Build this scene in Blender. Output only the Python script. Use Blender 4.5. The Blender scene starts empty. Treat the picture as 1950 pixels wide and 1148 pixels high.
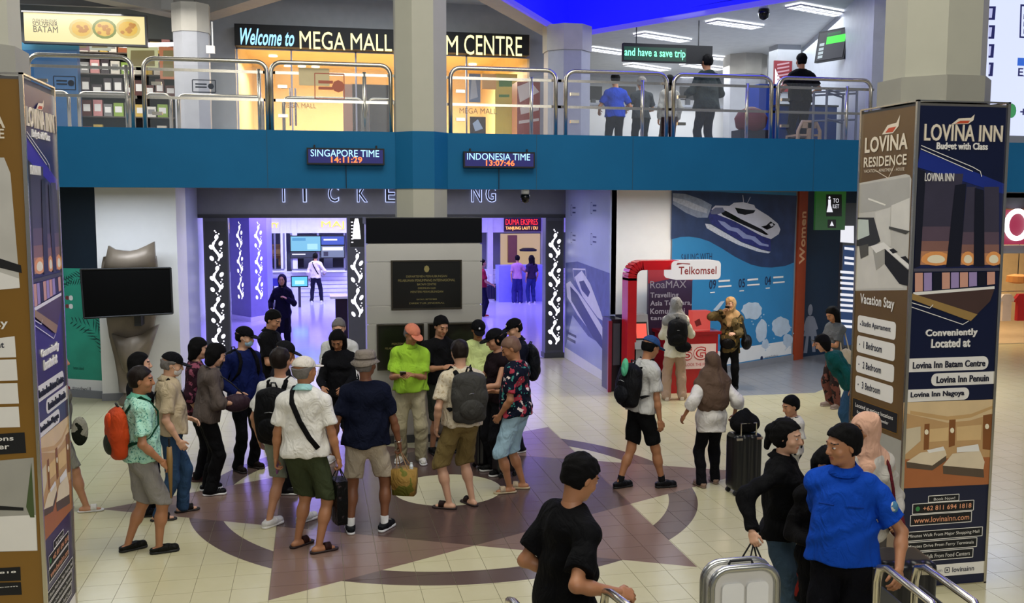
import bpy, bmesh, math, random
import numpy as np
from mathutils import Vector, Matrix
random.seed(7)
SC=bpy.context.scene; COL=SC.collection; D=bpy.data
R=math.radians
# ---------------------------------------------------------------- camera
CAM_H=3.1; FPX=1836.0; PW,PH=1950,1148
_p,_r,_y=R(5.661),R(0.112),R(11.648)
FWD=Vector((math.sin(_y)*math.cos(_p),math.cos(_y)*math.cos(_p),-math.sin(_p)))
_rt=Vector((math.cos(_y),-math.sin(_y),0)); _up=_rt.cross(FWD)
RT=_rt*math.cos(_r)+_up*math.sin(_r); UP=-_rt*math.sin(_r)+_up*math.cos(_r)
EYE=Vector((0,0,CAM_H))
cd=D.cameras.new('camera'); co=D.objects.new('camera',cd); COL.objects.link(co)
cd.sensor_fit='HORIZONTAL'; cd.sensor_width=36; cd.lens=36*FPX/PW; cd.clip_start=.05; cd.clip_end=200
mw=Matrix((RT,UP,-FWD)).transposed().to_4x4(); mw.translation=EYE; co.matrix_world=mw
SC.camera=co
# ---------------------------------------------------------------- exposure, world, big lights
SC.view_settings.view_transform='Standard'; SC.view_settings.look='None'
SC.view_settings.gamma=1; SC.view_settings.use_curve_mapping=False
SC.view_settings.exposure=0.35
wd=D.worlds.new('world'); SC.world=wd; wd.use_nodes=True
wd.node_tree.nodes['Background'].inputs[0].default_value=(.80,.86,1.0,1)
wd.node_tree.nodes['Background'].inputs[1].default_value=.11
def area(name,loc,size,energy,col=(1,1,1),rot=(0,0,0),sy=None,spread=None):
    l=D.lights.new(name,'AREA'); l.energy=energy; l.color=col; l.size=size
    if sy: l.shape='RECTANGLE'; l.size_y=sy
    if spread: l.spread=R(spread)
    o=D.objects.new(name,l); COL.objects.link(o); o.location=loc; o.rotation_euler=rot; return o
area('atrium_light',(1.5,6.5,9.5),7,500,(1,.975,.88),sy=6)
area('fill_light_behind',(2,-3.5,6.2),9,330,(1,.97,.90),rot=(R(69),0,0),sy=3)  # added frontal fill behind the camera, brightens the pillar faces
area('hall_light_right',(12.5,11,7.5),4,560,(1,.90,.98),sy=7)
area('hall_light_left',(-6.5,11,7.5),3,120,(.95,.98,1),sy=5)
for x,e in ((-2.9,36),(-.3,14),(3.4,14),(5.6,17),(-6.0,12),(8.4,34),(11.5,40)):
    area('walkway_light',(x,14.6,3.28),1.6,e*1.3,(.78,.86,1),sy=.5)
for x,y,e in ((-.5,22,120),(3,22.5,120),(-.5,27,150),(4,27,150),(6.5,29,120)):
    area('ticket_hall_light',(x,y,3.1),2.2,e,(.36,.27,1),sy=2.2)
area('header_fill_light',(1.4,17.4,3.38),5.5,60,(.86,.88,1),sy=.4)  # unseen fill added to brighten the ticketing header and recess walls
area('ticket_counter_light',(1,30.6,3.0),6,190,(.75,.78,1),sy=.6)
area('mall_light',(1.4,21.5,6.0),5,330,(1,.87,.66),sy=3)
area('upper_hall_light_back',(9,21.6,6.2),4,150,(.95,.97,1),sy=2.5)
area('souvenir_light',(-4,17.1,6.2),2,60,(1,.95,.88),sy=.6)
area('upper_hall_light_right',(8.5,17.5,6.35),5,170,(.9,.95,1),sy=4)
area('upper_hall_light_left',(-3,15.2,6.2),3,70,(1,.97,.92),sy=1.5)
area('upper_bay_fill',(1.2,16.8,6.9),3,60,(.85,.93,1),sy=1.5)  # unseen fill added to lift the beams and the wall over the mall sign
area('shop_light_right',(16,20.5,3.0),3,120,(1,.78,.50),sy=3)
area('kiosk_spot',(6.6,14.3,3.2),.5,32,(1,.80,.55))
area('blue_cove_light',(6.5,12.5,8.2),3,50,(.10,.12,1),sy=3)
# ---------------------------------------------------------------- pixel rays meeting real surfaces
def ray(px,py): return RT*((px-PW/2)/FPX)-UP*((py-PH/2)/FPX)+FWD
def atz(px,py,z=0.0):
    d=ray(px,py); return EYE+d*((z-CAM_H)/d.z)
def aty(px,py,Y):
    d=ray(px,py); return EYE+d*(Y/d.y)
# ---------------------------------------------------------------- materials
def lin(h):
    h=h.lstrip('#'); v=[int(h[i:i+2],16)/255 for i in (0,2,4)]
    return tuple((c/12.92 if c<=.04045 else ((c+.055)/1.055)**2.4) for c in v)
MC={}
def M(name,col='#888888',rough=.6,metal=0.0,emit=0.0,var=.06,scale=6.0,bump=0.0,bscale=60.0,alpha=1.0,trans=0.0,spec=.5):
    if name in MC: return MC[name]
    m=D.materials.new(name); m.use_nodes=True; nt=m.node_tree; b=nt.nodes['Principled BSDF']
    c=lin(col) if isinstance(col,str) else col
    b.inputs['Roughness'].default_value=rough; b.inputs['Metallic'].default_value=metal
    b.inputs['Specular IOR Level'].default_value=spec
    if emit:
        b.inputs['Base Color'].default_value=(0.02,0.02,0.02,1)
        b.inputs['Emission Color'].default_value=(*c,1); b.inputs['Emission Strength'].default_value=emit
    else:
        tc=nt.nodes.new('ShaderNodeTexCoord'); n=nt.nodes.new('ShaderNodeTexNoise'); n.inputs['Scale'].default_value=scale; n.inputs['Detail'].default_value=3
        nt.links.new(tc.outputs['Object'],n.inputs['Vector'])
        mx=nt.nodes.new('ShaderNodeMix'); mx.data_type='RGBA'
        mx.inputs[6].default_value=(*[x*(1-var*2) for x in c],1); mx.inputs[7].default_value=(*[min(1,x*(1+var*2)) for x in c],1)
        nt.links.new(n.outputs['Fac'],mx.inputs[0]); nt.links.new(mx.outputs[2],b.inputs['Base Color'])
        if bump:
            n2=nt.nodes.new('ShaderNodeTexNoise'); n2.inputs['Scale'].default_value=bscale
            nt.links.new(tc.outputs['Object'],n2.inputs['Vector'])
            bp=nt.nodes.new('ShaderNodeBump'); bp.inputs['Strength'].default_value=bump; bp.inputs['Distance'].default_value=.01
            nt.links.new(n2.outputs['Fac'],bp.inputs['Height']); nt.links.new(bp.outputs[0],b.inputs['Normal'])
    if alpha<1: b.inputs['Alpha'].default_value=alpha
    if trans: b.inputs['Transmission Weight'].default_value=trans
    MC[name]=m; return m
STEEL=M('polished_steel','#d0cabb',.26,1.0,var=.03)
BRUSH=M('brushed_steel','#c6c4bc',.34,.75,var=.06,scale=1.5)
COLW=M('column_cream_paint','#b3b1a0',.6,var=.02,spec=.3)
COLC=M('column_collar_paint','#98968a',.6,var=.03,spec=.3)
WHITE=M('white_print','#e9e8e4',.45,var=.02)
BAND=M('teal_blue_paint','#16638f',.6,var=.05,scale=2,spec=.15)
GREYP=M('grey_panel','#85868a',.5,var=.04)
DGREY=M('dark_grey','#3a3b3e',.5)
BLACK=M('black_gloss','#050506',.12,var=.01)
BLACKM=M('black_matt','#0b0b0c',.6)
GLOW=M('white_glow','#f4f2ff',emit=1.6)
GLASS=M('clear_glass','#dfe8ea',.03,alpha=.05,var=.0)
# ---------------------------------------------------------------- mesh builder
class MB:
    def __init__(s): s.v=[]; s.f=[]; s.m=[]; s.mats=[]
    def mi(s,m):
        if m not in s.mats: s.mats.append(m)
        return s.mats.index(m)
    def add(s,vs,fs,m):
        o=len(s.v); s.v+= [tuple(v) for v in vs]; i=s.mi(m)
        for f in fs: s.f.append([a+o for a in f]); s.m.append(i)
        return s
    def box(s,a,b,m):
        (x0,y0,z0),(x1,y1,z1)=a,b
        return s.add([(x,y,z) for z in (z0,z1) for x,y in ((x0,y0),(x1,y0),(x1,y1),(x0,y1))],[(3,2,1,0),(4,5,6,7),(0,1,5,4),(1,2,6,5),(2,3,7,6),(3,0,4,7)],m)
    def prism(s,poly,z0,z1,m):
        n=len(poly); vs=[(x,y,z0) for x,y in poly]+[(x,y,z1) for x,y in poly]
        return s.add(vs,[tuple(range(n))[::-1],tuple(range(n,2*n))]+[(i,(i+1)%n,(i+1)%n+n,i+n) for i in range(n)],m)
    def obox(s,c,U,V,N,m):     # oriented box: centre and three half-axes
        c,U,V,N=map(Vector,(c,U,V,N))
        vs=[c+U*a+V*b+N*e for e in(-1,1) for a,b in((-1,-1),(1,-1),(1,1),(-1,1))]
        return s.add(vs,[(3,2,1,0),(4,5,6,7),(0,1,5,4),(1,2,6,5),(2,3,7,6),(3,0,4,7)],m)
    def tube(s,pts,r,m,n=8,closed=False,flat=None):
        pts=[Vector(p) for p in pts]; k=len(pts); rr=r if hasattr(r,'__len__') else [r]*k
        vs=[]; prev=None
        for i,p in enumerate(pts):
            a=pts[(i-1)%k] if (closed or i>0) else p; b=pts[(i+1)%k] if (closed or i<k-1) else p
            t=(b-a).normalized()
            if prev is None:
                prev=t.orthogonal().normalized() if flat is None else (Vector(flat)-t*Vector(flat).dot(t)).normalized()
            u=(prev-t*prev.dot(t)).normalized() if flat is None else (Vector(flat)-t*Vector(flat).dot(t)).normalized()
            prev=u; w=t.cross(u)
            q=.28 if flat is not None else 1
            for j in range(n):
                an=2*math.pi*j/n; vs.append(p+u*(math.cos(an)*rr[i]*q)+w*(math.sin(an)*rr[i]))
        fs=[(i*n+j,i*n+(j+1)%n,((i+1)%k)*n+(j+1)%n,((i+1)%k)*n+j) for i in range(k if closed else k-1) for j in range(n)]
        if not closed: fs+=[tuple(range(n))[::-1],tuple(range((k-1)*n,k*n))]
        return s.add(vs,fs,m)
    def lathe(s,prof,c,m,n=16,ax=None):
        vs=[];k=len(prof)
        for r,z in prof:
            for j in range(n):
                a=2*math.pi*j/n; vs.append((c[0]+r*math.cos(a),c[1]+r*math.sin(a),c[2]+z))
        fs=[(i*n+j,i*n+(j+1)%n,(i+1)*n+(j+1)%n,(i+1)*n+j) for i in range(k-1) for j in range(n)]
        fs+=[tuple(range(n))[::-1],tuple(range((k-1)*n,k*n))]
        return s.add(vs,fs,m)
    def build(s,name,parent=None,smooth=False,loc=None,inv=True):
        me=D.meshes.new(name); me.from_pydata(s.v,[],s.f)
        for m in s.mats: me.materials.append(m)
        me.polygons.foreach_set('material_index',s.m)
        if smooth: me.polygons.foreach_set('use_smooth',[True]*len(s.f))
        me.update()
        o=D.objects.new(name,me); COL.objects.link(o)
        if parent is not None:
            o.parent=parent
            if inv: o.matrix_parent_inverse=Matrix.Translation(-Vector(parent.location)) if parent.parent is None and tuple(parent.rotation_euler)==(0,0,0) else parent.matrix_world.inverted()
        if loc: o.location=loc
        return o
def tag(o,label=None,cat=None,group=None,kind=None):
    if label: o['label']=label
    if cat: o['category']=cat
    if group: o['group']=group
    if kind: o['kind']=kind
    return o
def thing(name,label,cat,loc=(0,0,0),group=None,rz=0):
    o=D.objects.new(name,None); COL.objects.link(o); o.location=loc; o.empty_display_size=.1
    if rz: o.rotation_euler=(0,0,rz)
    return tag(o,label,cat,group)
def struct(o,label=None): o['kind']='structure'; return tag(o,label)
def chld(o,parent):
    o.parent=parent; o.matrix_parent_inverse=Matrix.Translation(-Vector(parent.location)); return o
def octagon(cx,cy,ap):
    r=ap/math.cos(math.pi/8); return [(cx+r*math.cos(R(22.5+45*i)),cy+r*math.sin(R(22.5+45*i))) for i in range(8)]
# ---------------------------------------------------------------- flat lettering and printed panels
def text(name,s,P,U,N,w,h,m,parent=None,ext=.003,bold=0.0,shear=0.0,lab=None):
    """lettering fitted to a width w and height h, lower-left corner P, reading along U on a surface facing N"""
    if 'M' in s: bold=0
    c=D.curves.new(name,'FONT'); c.body=s; c.size=1; c.offset=bold; c.extrude=0; c.shear=shear; c.resolution_u=3
    c.space_character=1.0+bold*2
    t=D.objects.new(name,c); me=D.meshes.new_from_object(t)
    D.objects.remove(t); D.curves.remove(c)
    vs=np.empty(len(me.vertices)*3); me.vertices.foreach_get('co',vs); vs=vs.reshape(-1,3)
    if len(vs)==0: return None
    lo,hi=vs.min(0),vs.max(0); sx=w/(hi[0]-lo[0]); sy=h/(hi[1]-lo[1]) if h else sx
    U=Vector(U).normalized(); N=Vector(N).normalized(); V=N.cross(U)
    mb=MB(); P=Vector(P)
    top=[P+U*((v[0]-lo[0])*sx)+V*((v[1]-lo[1])*sy)+N*ext for v in vs]
    fs=[tuple(p.vertices) for p in me.polygons]
    mb.add(top,fs,m)
    if ext>=.008:      # raised letters get sides
        cnt={}
        for f in fs:
            for a,b in zip(f,f[1:]+f[:1]): cnt[(a,b)]=1
        edge=[(a,b) for a,b in cnt if (b,a) not in cnt]
        for a,b in edge: mb.add([top[a],top[b],top[b]-N*ext,top[a]-N*ext],[(3,2,1,0)],m)
    D.meshes.remove(me)
    o=mb.build(name,parent)
    if lab and parent is None: tag(o,*lab)
    return o
class Panel:
    """a plane in the place; printed shapes are given where they are seen and land on the plane"""
    def __init__(s,P,U,N):
        s.P=Vector(P); s.U=Vector(U).normalized(); s.N=Vector(N).normalized(); s.V=s.N.cross(s.U); s.mb=MB(); s.k=0
    def hit(s,px,py):
        d=ray(px,py); t=(s.P-EYE).dot(s.N)/d.dot(s.N); return EYE+d*t
    def uv(s,px,py):
        q=s.hit(px,py)-s.P; return q.dot(s.U),q.dot(s.V)
    def pt(s,u,v,n=0): return s.P+s.U*u+s.V*v+s.N*n
    def poly(s,pix,m,lay=1): return s.upoly([s.uv(*p) for p in pix],m,lay)
    def upoly(s,uvs,m,lay=1):
        s.k+=1; e=.0006*lay+.000004*s.k
        a=sum(uvs[i][0]*uvs[(i+1)%len(uvs)][1]-uvs[(i+1)%len(uvs)][0]*uvs[i][1] for i in range(len(uvs)))
        if a<0: uvs=uvs[::-1]
        s.mb.add([s.pt(u,v,e) for u,v in uvs],[tuple(range(len(uvs)))],m); return s
    def rect(s,u0,v0,u1,v1,m,lay=1): return s.upoly([(u0,v0),(u1,v0),(u1,v1),(u0,v1)],m,lay)
    def rr(s,u0,v0,u1,v1,m,lay=1,r=.02,sides='lr'):
        pts=[]
        for cx,cy,a0,sd in ((u1-r,v0+r,-90,'r'),(u1-r,v1-r,0,'r'),(u0+r,v1-r,90,'l'),(u0+r,v0+r,180,'l')):
            if sd in sides:
                for i in range(5): a=R(a0+22.5*i); pts.append((cx+r*math.cos(a),cy+r*math.sin(a)))
            else: pts.append((u1 if sd=='r' else u0, v0 if a0 in(-90,180) else v1))
        return s.upoly(pts,m,lay)
    def ell(s,u,v,ru,rv,m,lay=1,n=14,rot=0):
        c,q=math.cos(rot),math.sin(rot)
        return s.upoly([(u+ru*math.cos(2*math.pi*i/n)*c-rv*math.sin(2*math.pi*i/n)*q,v+ru*math.cos(2*math.pi*i/n)*q+rv*math.sin(2*math.pi*i/n)*c) for i in range(n)],m,lay)
    def line(s,pts,w,m,lay=1):
        for (a,b),(c,d) in zip(pts,pts[1:]):
            L=math.hypot(c-a,d-b)+1e-9; nx,ny=-(d-b)/L*w/2,(c-a)/L*w/2
            s.upoly([(a+nx,b+ny),(a-nx,b-ny),(c-nx,d-ny),(c+nx,d+ny)],m,lay)
        return s
    def frame(s,u0,v0,u1,v1,w,m,lay=1): return s.line([(u0,v0),(u1,v0),(u1,v1),(u0,v1),(u0,v0)],w,m,lay)
    def text(s,t,u,v,w,h,m,parent=None,bold=0,lay=4,name='lettering',shear=0):
        return text(name,t,s.pt(u,v,0),s.U,s.N,w,h,m,parent,ext=.0006*lay+.0007,bold=bold,shear=shear)
    def build(s,name,parent=None): 
        return s.mb.build(name,parent)
# ================================================================ FLOOR
CX,CY=1.40,10.27
def floor_mat():
    m=D.materials.new('floor_stone'); m.use_nodes=True; nt=m.node_tree; N=nt.nodes; L=nt.links; b=N['Principled BSDF']
    g=N.new('ShaderNodeNewGeometry'); sp=N.new('ShaderNodeSeparateXYZ'); L.new(g.outputs['Position'],sp.inputs[0])
    def mth(op,a,c=None):
        n=N.new('ShaderNodeMath'); n.operation=op
        for i,v in enumerate((a,c)):
            if v is None: continue
            if isinstance(v,(int,float)): n.inputs[i].default_value=v
            else: L.new(v,n.inputs[i])
        return n.outputs[0]
    x=mth('SUBTRACT',sp.outputs[0],CX); y=mth('SUBTRACT',sp.outputs[1],CY); ay=mth('ABSOLUTE',y); nx=mth('MULTIPLY',x,-1.0)
    k=2.7/5.38
    def tri(u): return mth('MULTIPLY',mth('GREATER_THAN',u,-1.8),mth('LESS_THAN',ay,mth('MULTIPLY',mth('SUBTRACT',3.58,u),k)))
    A=tri(x);B=tri(nx); uni=mth('MAXIMUM',A,B); core=mth('MULTIPLY',A,B)
    r=mth('SQRT',mth('ADD',mth('MULTIPLY',x,x),mth('MULTIPLY',y,y)))
    ring=mth('MULTIPLY',mth('GREATER_THAN',r,2.40),mth('LESS_THAN',r,2.70)); circ=mth('LESS_THAN',r,.59)
    X=sp.outputs[0];Y=sp.outputs[1]
    dk=mth('MULTIPLY',mth('MULTIPLY',mth('GREATER_THAN',Y,14.55),mth('GREATER_THAN',X,6.2)),mth('GREATER_THAN',Y,mth('ADD',mth('MULTIPLY',X,.85),7.6)))
    tc=N.new('ShaderNodeTexNoise'); tc.inputs['Scale'].default_value=1.3; L.new(g.outputs['Position'],tc.inputs['Vector'])
    t2=N.new('ShaderNodeTexNoise'); t2.inputs['Scale'].default_value=9; t2.inputs['Detail'].default_value=6; L.new(g.outputs['Position'],t2.inputs['Vector'])
    def mix(f,a,c):
        n=N.new('ShaderNodeMix'); n.data_type='RGBA'
        (L.new(f,n.inputs[0]) if not isinstance(f,(int,float)) else setattr(n.inputs[0],'default_value',f))
        for i,v in ((6,a),(7,c)):
            if isinstance(v,str): n.inputs[i].default_value=(*lin(v),1)
            else: L.new(v,n.inputs[i])
        return n.outputs[2]
    cream=mix(tc.outputs['Fac'],'#c0b98f','#cdc6a6'); cream=mix(mth('MULTIPLY',t2.outputs['Fac'],.35),cream,'#b3aa82')
    c=mix(dk,cream,'#86878a'); c=mix(ring,c,'#5c4c46'); c=mix(uni,c,'#7c6458'); c=mix(core,c,'#54423d'); c=mix(circ,c,'#d2ccaa')
    L.new(c,b.inputs['Base Color']); b.inputs['Roughness'].default_value=.24; b.inputs['Specular IOR Level'].default_value=.4
    mr=N.new('ShaderNodeMapRange'); mr.inputs[3].default_value=.20; mr.inputs[4].default_value=.28; L.new(t2.outputs['Fac'],mr.inputs[0]); L.new(mr.outputs[0],b.inputs['Roughness'])
    return m
FLOORM=floor_mat(); GROUT=M('grout','#87816a',.8)
fl=struct(MB().box((-12,-2,-.12),(22,19.1,-.006),GROUT).build('floor')); 
TS=.3005
tx=lambda i:.805+TS*i; ty=lambda j:8.15+TS*j
def tilebox(mb,x,y): return mb.box((x+.002,y+.002,-.02),(x+TS-.002,y+TS-.002,0),FLOORM)
tm=MB(); tm.box((.002,.002,-.02),(TS-.002,TS-.002,0),FLOORM); me0=None
cells=[]
for i in range(-38,55):
    for j in range(-20,37):
        x,y=tx(i),ty(j)
        if y>19.1-TS or y<3: continue
        q=Vector((x+.15,y+.15,0))-EYE; z=q.dot(FWD)
        px=PW/2+FPX*q.dot(RT)/z; py=PH/2-FPX*q.dot(UP)/z
        vis=-20<px<PW+20 and py<PH+40 and not(px<120 and y<12) and not (1620<px<1880 and y>7.6) and not (4.5<x<5.3 and 6.5<y<7.5)
        cells.append((not vis,y if vis else 99,i,j))
cells.sort(); rest=MB()
for n,(hid,_,i,j) in enumerate(cells):
    if n<298:
        if me0 is None: o=tm.build('tile'); me0=o.data
        else: o=D.objects.new('tile',me0); COL.objects.link(o)
        o.location=(tx(i),ty(j),0); o.parent=fl
    elif -9<tx(i)<18: tilebox(rest,tx(i),ty(j))
tag(rest.build('distant_tiles',fl),kind='stuff')
# ================================================================ BALCONY SLAB
BY=12.7; ZB,ZT=3.32,4.05
slab=MB(); slab.box((-9,BY,ZB),(18,BY+.2,ZT),BAND); SOFF=M('soffit_paint','#8d8f96',.6)
struct(MB().box((-9,BY+.2,3.42),(18,24,ZT-.05),SOFF).build('ceiling_walkway'),'grey soffit and slab of the upper floor')
struct(slab.build('wall_balcony'),'teal blue painted balcony front above the ground floor')
for k,x in enumerate((-3.9,-.55,2.95,4.3,7.0)):
    struct(MB().box((x-.004,BY-.003,ZB),(x+.004,BY,ZT),M('joint','#14506f')).build('trim_%d'%(k+1)))
ccx,ccy=1.41,12.83
c=MB(); c.prism(octagon(ccx,ccy,.33),2.9,ZB,COLW); c.prism(octagon(ccx,ccy,.33),ZT,8.5,COLW); c.prism(octagon(ccx,ccy,.34),ZB,ZT,BAND)
struct(c.build('column'),'cream octagonal column rising through the middle of the balcony')
# steel cladding round the foot of the central column
clad=thing('steel_clad_kiosk','brushed steel cladding box round the central column, carrying black plaques','column cladding',(1.41,12.8,0))
b=MB(); b.box((.68,12.46,.1),(2.14,13.2,2.86),BRUSH); b.box((.66,12.44,0),(2.16,13.22,.1),DGREY); b.box((.66,12.44,2.86),(2.16,13.22,2.95),DGREY); b.build('core',clad)
for z0,z1,m,nm in ((2.62,2.94,BLACK,'black_glass_panel'),(2.385,2.60,BRUSH,'steel_panel'),(1.82,2.37,BRUSH,'steel_panel'),(1.585,1.805,BRUSH,'steel_panel'),(.13,1.57,BRUSH,'steel_panel')):
    MB().box((.66,12.43,z0),(2.16,12.47,z1),m).build(nm,clad)
def plaque(x0,z0,x1,z1,label,lines,big=False):
    t=thing('plaque',label,'plaque',((x0+x1)/2,12.40,z0),'black plaques on the steel cladding')
    m=MB(); m.box((x0,12.40,z0),(x1,12.43,z1),M('black_granite','#14140f',.2)); m.build('stone',t)
    f=MB(); w=.018; fr=M('dark_bronze','#3a352a',.35,.6)
    for a,bb in (((x0-w,12.385,z0-w),(x1+w,12.43,z0)),((x0-w,12.385,z1),(x1+w,12.43,z1+w)),((x0-w,12.385,z0),(x0,12.43,z1)),((x1,12.385,z0),(x1+w,12.43,z1))): f.box(a,bb,fr)
    f.build('frame',t); gold=M('engraved_gold','#8d8250',.4,.5)
    P=Panel((x0,12.40,z0),(1,0,0),(0,-1,0))
    W,H=x1-x0,z1-z0
    for s,v,w,h in lines: P.text(s,(W-w*W)/2,v*H,w*W,h*H,gold,t)
    if big: P.ell(W/2,H*.84,.035,.045,gold,1,8); P.build('crest',t)
plaque(.99,1.78,1.87,2.385,'large black plaque with gold crest and lettering, upper centre of the steel cladding',
  [('DEPARTEMEN PERHUBUNGAN',.66,.60,.045),('PELABUHAN PENUMPANG INTERNASIONAL',.57,.84,.055),('BATAM CENTRE',.49,.28,.045),('DIRESMIKAN OLEH',.41,.26,.04),('MENTERI PERHUBUNGAN',.33,.48,.045),('BATAM, SEPTEMBER',.17,.3,.035),('DIREKTUR JENDERAL',.08,.52,.045)],True)
plaque(.80,1.0,1.37,1.56,'lower left black plaque on the steel cladding, behind the man in lime green',[('PERESMIAN',.55,.4,.05),('PELABUHAN BATAM CENTRE',.45,.7,.05),('GUBERNUR',.3,.35,.05)])
plaque(1.46,1.0,2.03,1.56,'lower right black plaque on the steel cladding, behind the man in a black cap',[('TERMINAL FERRY',.55,.5,.05),('INTERNASIONAL',.45,.6,.05)])
# ================================================================ WHITE COLUMNS, SIDE WALLS OF THE LOBBY
c=MB(); c.box((-3.32,16.1,.12),(-2.12,17.3,3.42),WHITE); c.box((-3.33,16.09,0),(-2.11,17.3,.12),GREYP)
struct(c.build('column'),'white panelled square column behind the bronze sculpture')
c=MB(); c.box((5.05,16.0,1.22),(6.14,17.2,3.42),WHITE); c.box((5.06,16.01,0),(6.13,17.2,1.22),M('navy_side','#23243c',.5))
struct(c.build('column'),'white panelled square column beside the red telecom kiosk')
# left angled wall : navy above, turquoise poster below
la=Vector((-3.30,16.28,0)); ld=Vector((-1,.52,0)).normalized(); ln=Vector((-.52,-1,0)).normalized()
def wallseg(a,b,z0,z1,m,name,lab=None,th=.12):
    a,b=Vector(a),Vector(b); d=(b-a).normalized(); n=Vector((d.y,-d.x,0)); q=[a,b,b-n*th,a-n*th]
    o=MB().prism([(p.x,p.y) for p in q],z0,z1,m).build(name); return struct(o,lab)
le=la+ld*6
wallseg((le.x,le.y,0),(la.x,la.y,0),0,3.42,M('deep_navy_paint','#071d2c',.5),'wall_left')
wp=Panel((le.x,le.y,0),-ld,ln); 
U0=wp.uv(60,700)[0]; U1=(la-le).length
pt=thing('wall_poster','turquoise tropical poster on the wall left of the white column','poster',(la.x,la.y,.2))
vtop=wp.uv(150,511)[1]; vbot=wp.uv(150,722)[1]
wp.rect(U0,.12,U1,vbot,WHITE); wp.rect(U0,vbot,U1,vtop,M('turquoise_print','#2f9a80',.5,var=.12,scale=3))
LEAF=M('palm_print','#0d3c38',.5)
def frond(P,pts,ln_,m,lay=3,n=14):
    for i in range(n):
        t=i/(n-1); k=t*(len(pts)-1); a=min(int(k),len(pts)-2); f=k-a
        x=pts[a][0]*(1-f)+pts[a+1][0]*f; y=pts[a][1]*(1-f)+pts[a+1][1]*f
        dx,dy=pts[a+1][0]-pts[a][0],pts[a+1][1]-pts[a][1]; L=math.hypot(dx,dy); dx/=L;dy/=L
        for s in(-1,1):
            l=ln_*(.5+.8*math.sin(math.pi*min(1,t*.9+.1))); ex,ey=x+(dx*.75+s*-dy*.8)*l,y+(dy*.75+s*dx*.8)*l
            mx,my=(x+ex)/2,(y+ey)/2
            P.upoly([(x,y),(mx-dy*s*.018,my+dx*s*.018),(ex,ey),(mx+dy*s*.012,my-dx*s*.012)],m,lay)
uvp=lambda *q:[wp.uv(*p) for p in q]
frond(wp,uvp((203,745-60),(195,650),(175,625),(140,612)),.16,LEAF); frond(wp,uvp((200,640),(190,600),(200,560)),.12,LEAF)
frond(wp,uvp((185,560),(160,525),(128,535)),.12,LEAF); frond(wp,uvp((110,560),(118,540),(135,530)),.09,LEAF,n=8)
for yy in (567,583):
    u,v=wp.uv(128,yy); wp.ell(u,v,.035,.035,M('badge_red','#7c3b3b')); wp.rr(u+.035,v-.04,u+.11,v+.04,WHITE,2,.03)
u,v=wp.uv(130,739); wp.ell(u,v,.04,.04,M('badge_crimson','#a0202c'),2)
wp.build('printed_panel',pt)
wp.text('#sandiwa18',u+.08,v-.03,.36,.07,DGREY,pt); u,v=wp.uv(140,703); wp.text('batam island',u,v,.2,.05,LEAF,pt)
P=MB().prism([(p.x,p.y) for p in (le+ln*.01,la+ln*.01,la+ln*.03,le+ln*.03)],0,.12,GREYP); struct(P.build('baseboard_left'))
# recess sides next to the white columns
sidem=M('lit_mural','#a9aecb',.35,var=.12,scale=1.2)
wallseg((-2.12,17.3,0),(-2.12,19.0,0),0,3.42,sidem,'wall_recess_left')
# ferry mural on the side wall (x=5)
RWX=5.02
MUR1=M('mural_pale_blue','#a4acd0',.3,var=.1,scale=1); SEA=M('mural_sea','#4a5692',.4,var=.25,scale=5)
wallseg((RWX,19.0,0),(RWX,16.0,0),0,3.42,MUR1,'wall_recess_right',th=.12)
mp=Panel((RWX,19.0,0),(0,-1,0),(-1,0,0))
t=thing('ferry_mural','tall pale blue ferry mural on the side wall right of the ticketing door','mural',(RWX,17.5,.1))
mp.poly([(1077,660),(1077,500),(1100,498),(1161,520),(1161,665),(1120,640),(1090,600)],SEA)
HULL=M('boat_white','#d5d3e2',.4); HULB=M('boat_blue','#27336e',.4)
mp.poly([(1078,540),(1086,535),(1112,570),(1140,610),(1152,632),(1150,650),(1143,655),(1100,600),(1080,565)],HULL,2)
mp.poly([(1086,545),(1100,560),(1146,640),(1150,668),(1128,640),(1088,572)],HULB,3)
mp.poly([(1094,528),(1108,515),(1124,540),(1143,590),(1150,612),(1138,604),(1110,565)],HULL,4)
mp.poly([(1103,536),(1112,534),(1124,556),(1120,566),(1108,552)],HULB,5)
mp.line([mp.uv(1094,534),mp.uv(1091,512),mp.uv(1115,513),mp.uv(1118,542)],.03,HULL,5)
mp.poly([(1075,690),(1075,660),(1161,715),(1161,738)],WHITE,2)
for x,y in ((1087,400),(1125,396),(1087,452),(1125,455)):
    u,v=mp.uv(x,y); mp.frame(u,v-.1,u+.09,v+.1,.012,HULB,3); mp.rect(u+.14,v+.03,u+.36,v+.06,HULB,3); mp.rect(u+.14,v-.06,u+.36,v-.03,HULB,3)
u,v=mp.uv(1080,635); mp.rect(u,v,u+.7,v+.05,HULB,3); mp.rect(u,v-.12,u+.65,v-.06,HULB,3)
mp.build('printed_panel',t)
u,v=mp.uv(1080,690); mp.text('majesticfastferry',u+.1,v-.12,1.0,.06,HULB,t)
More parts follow.
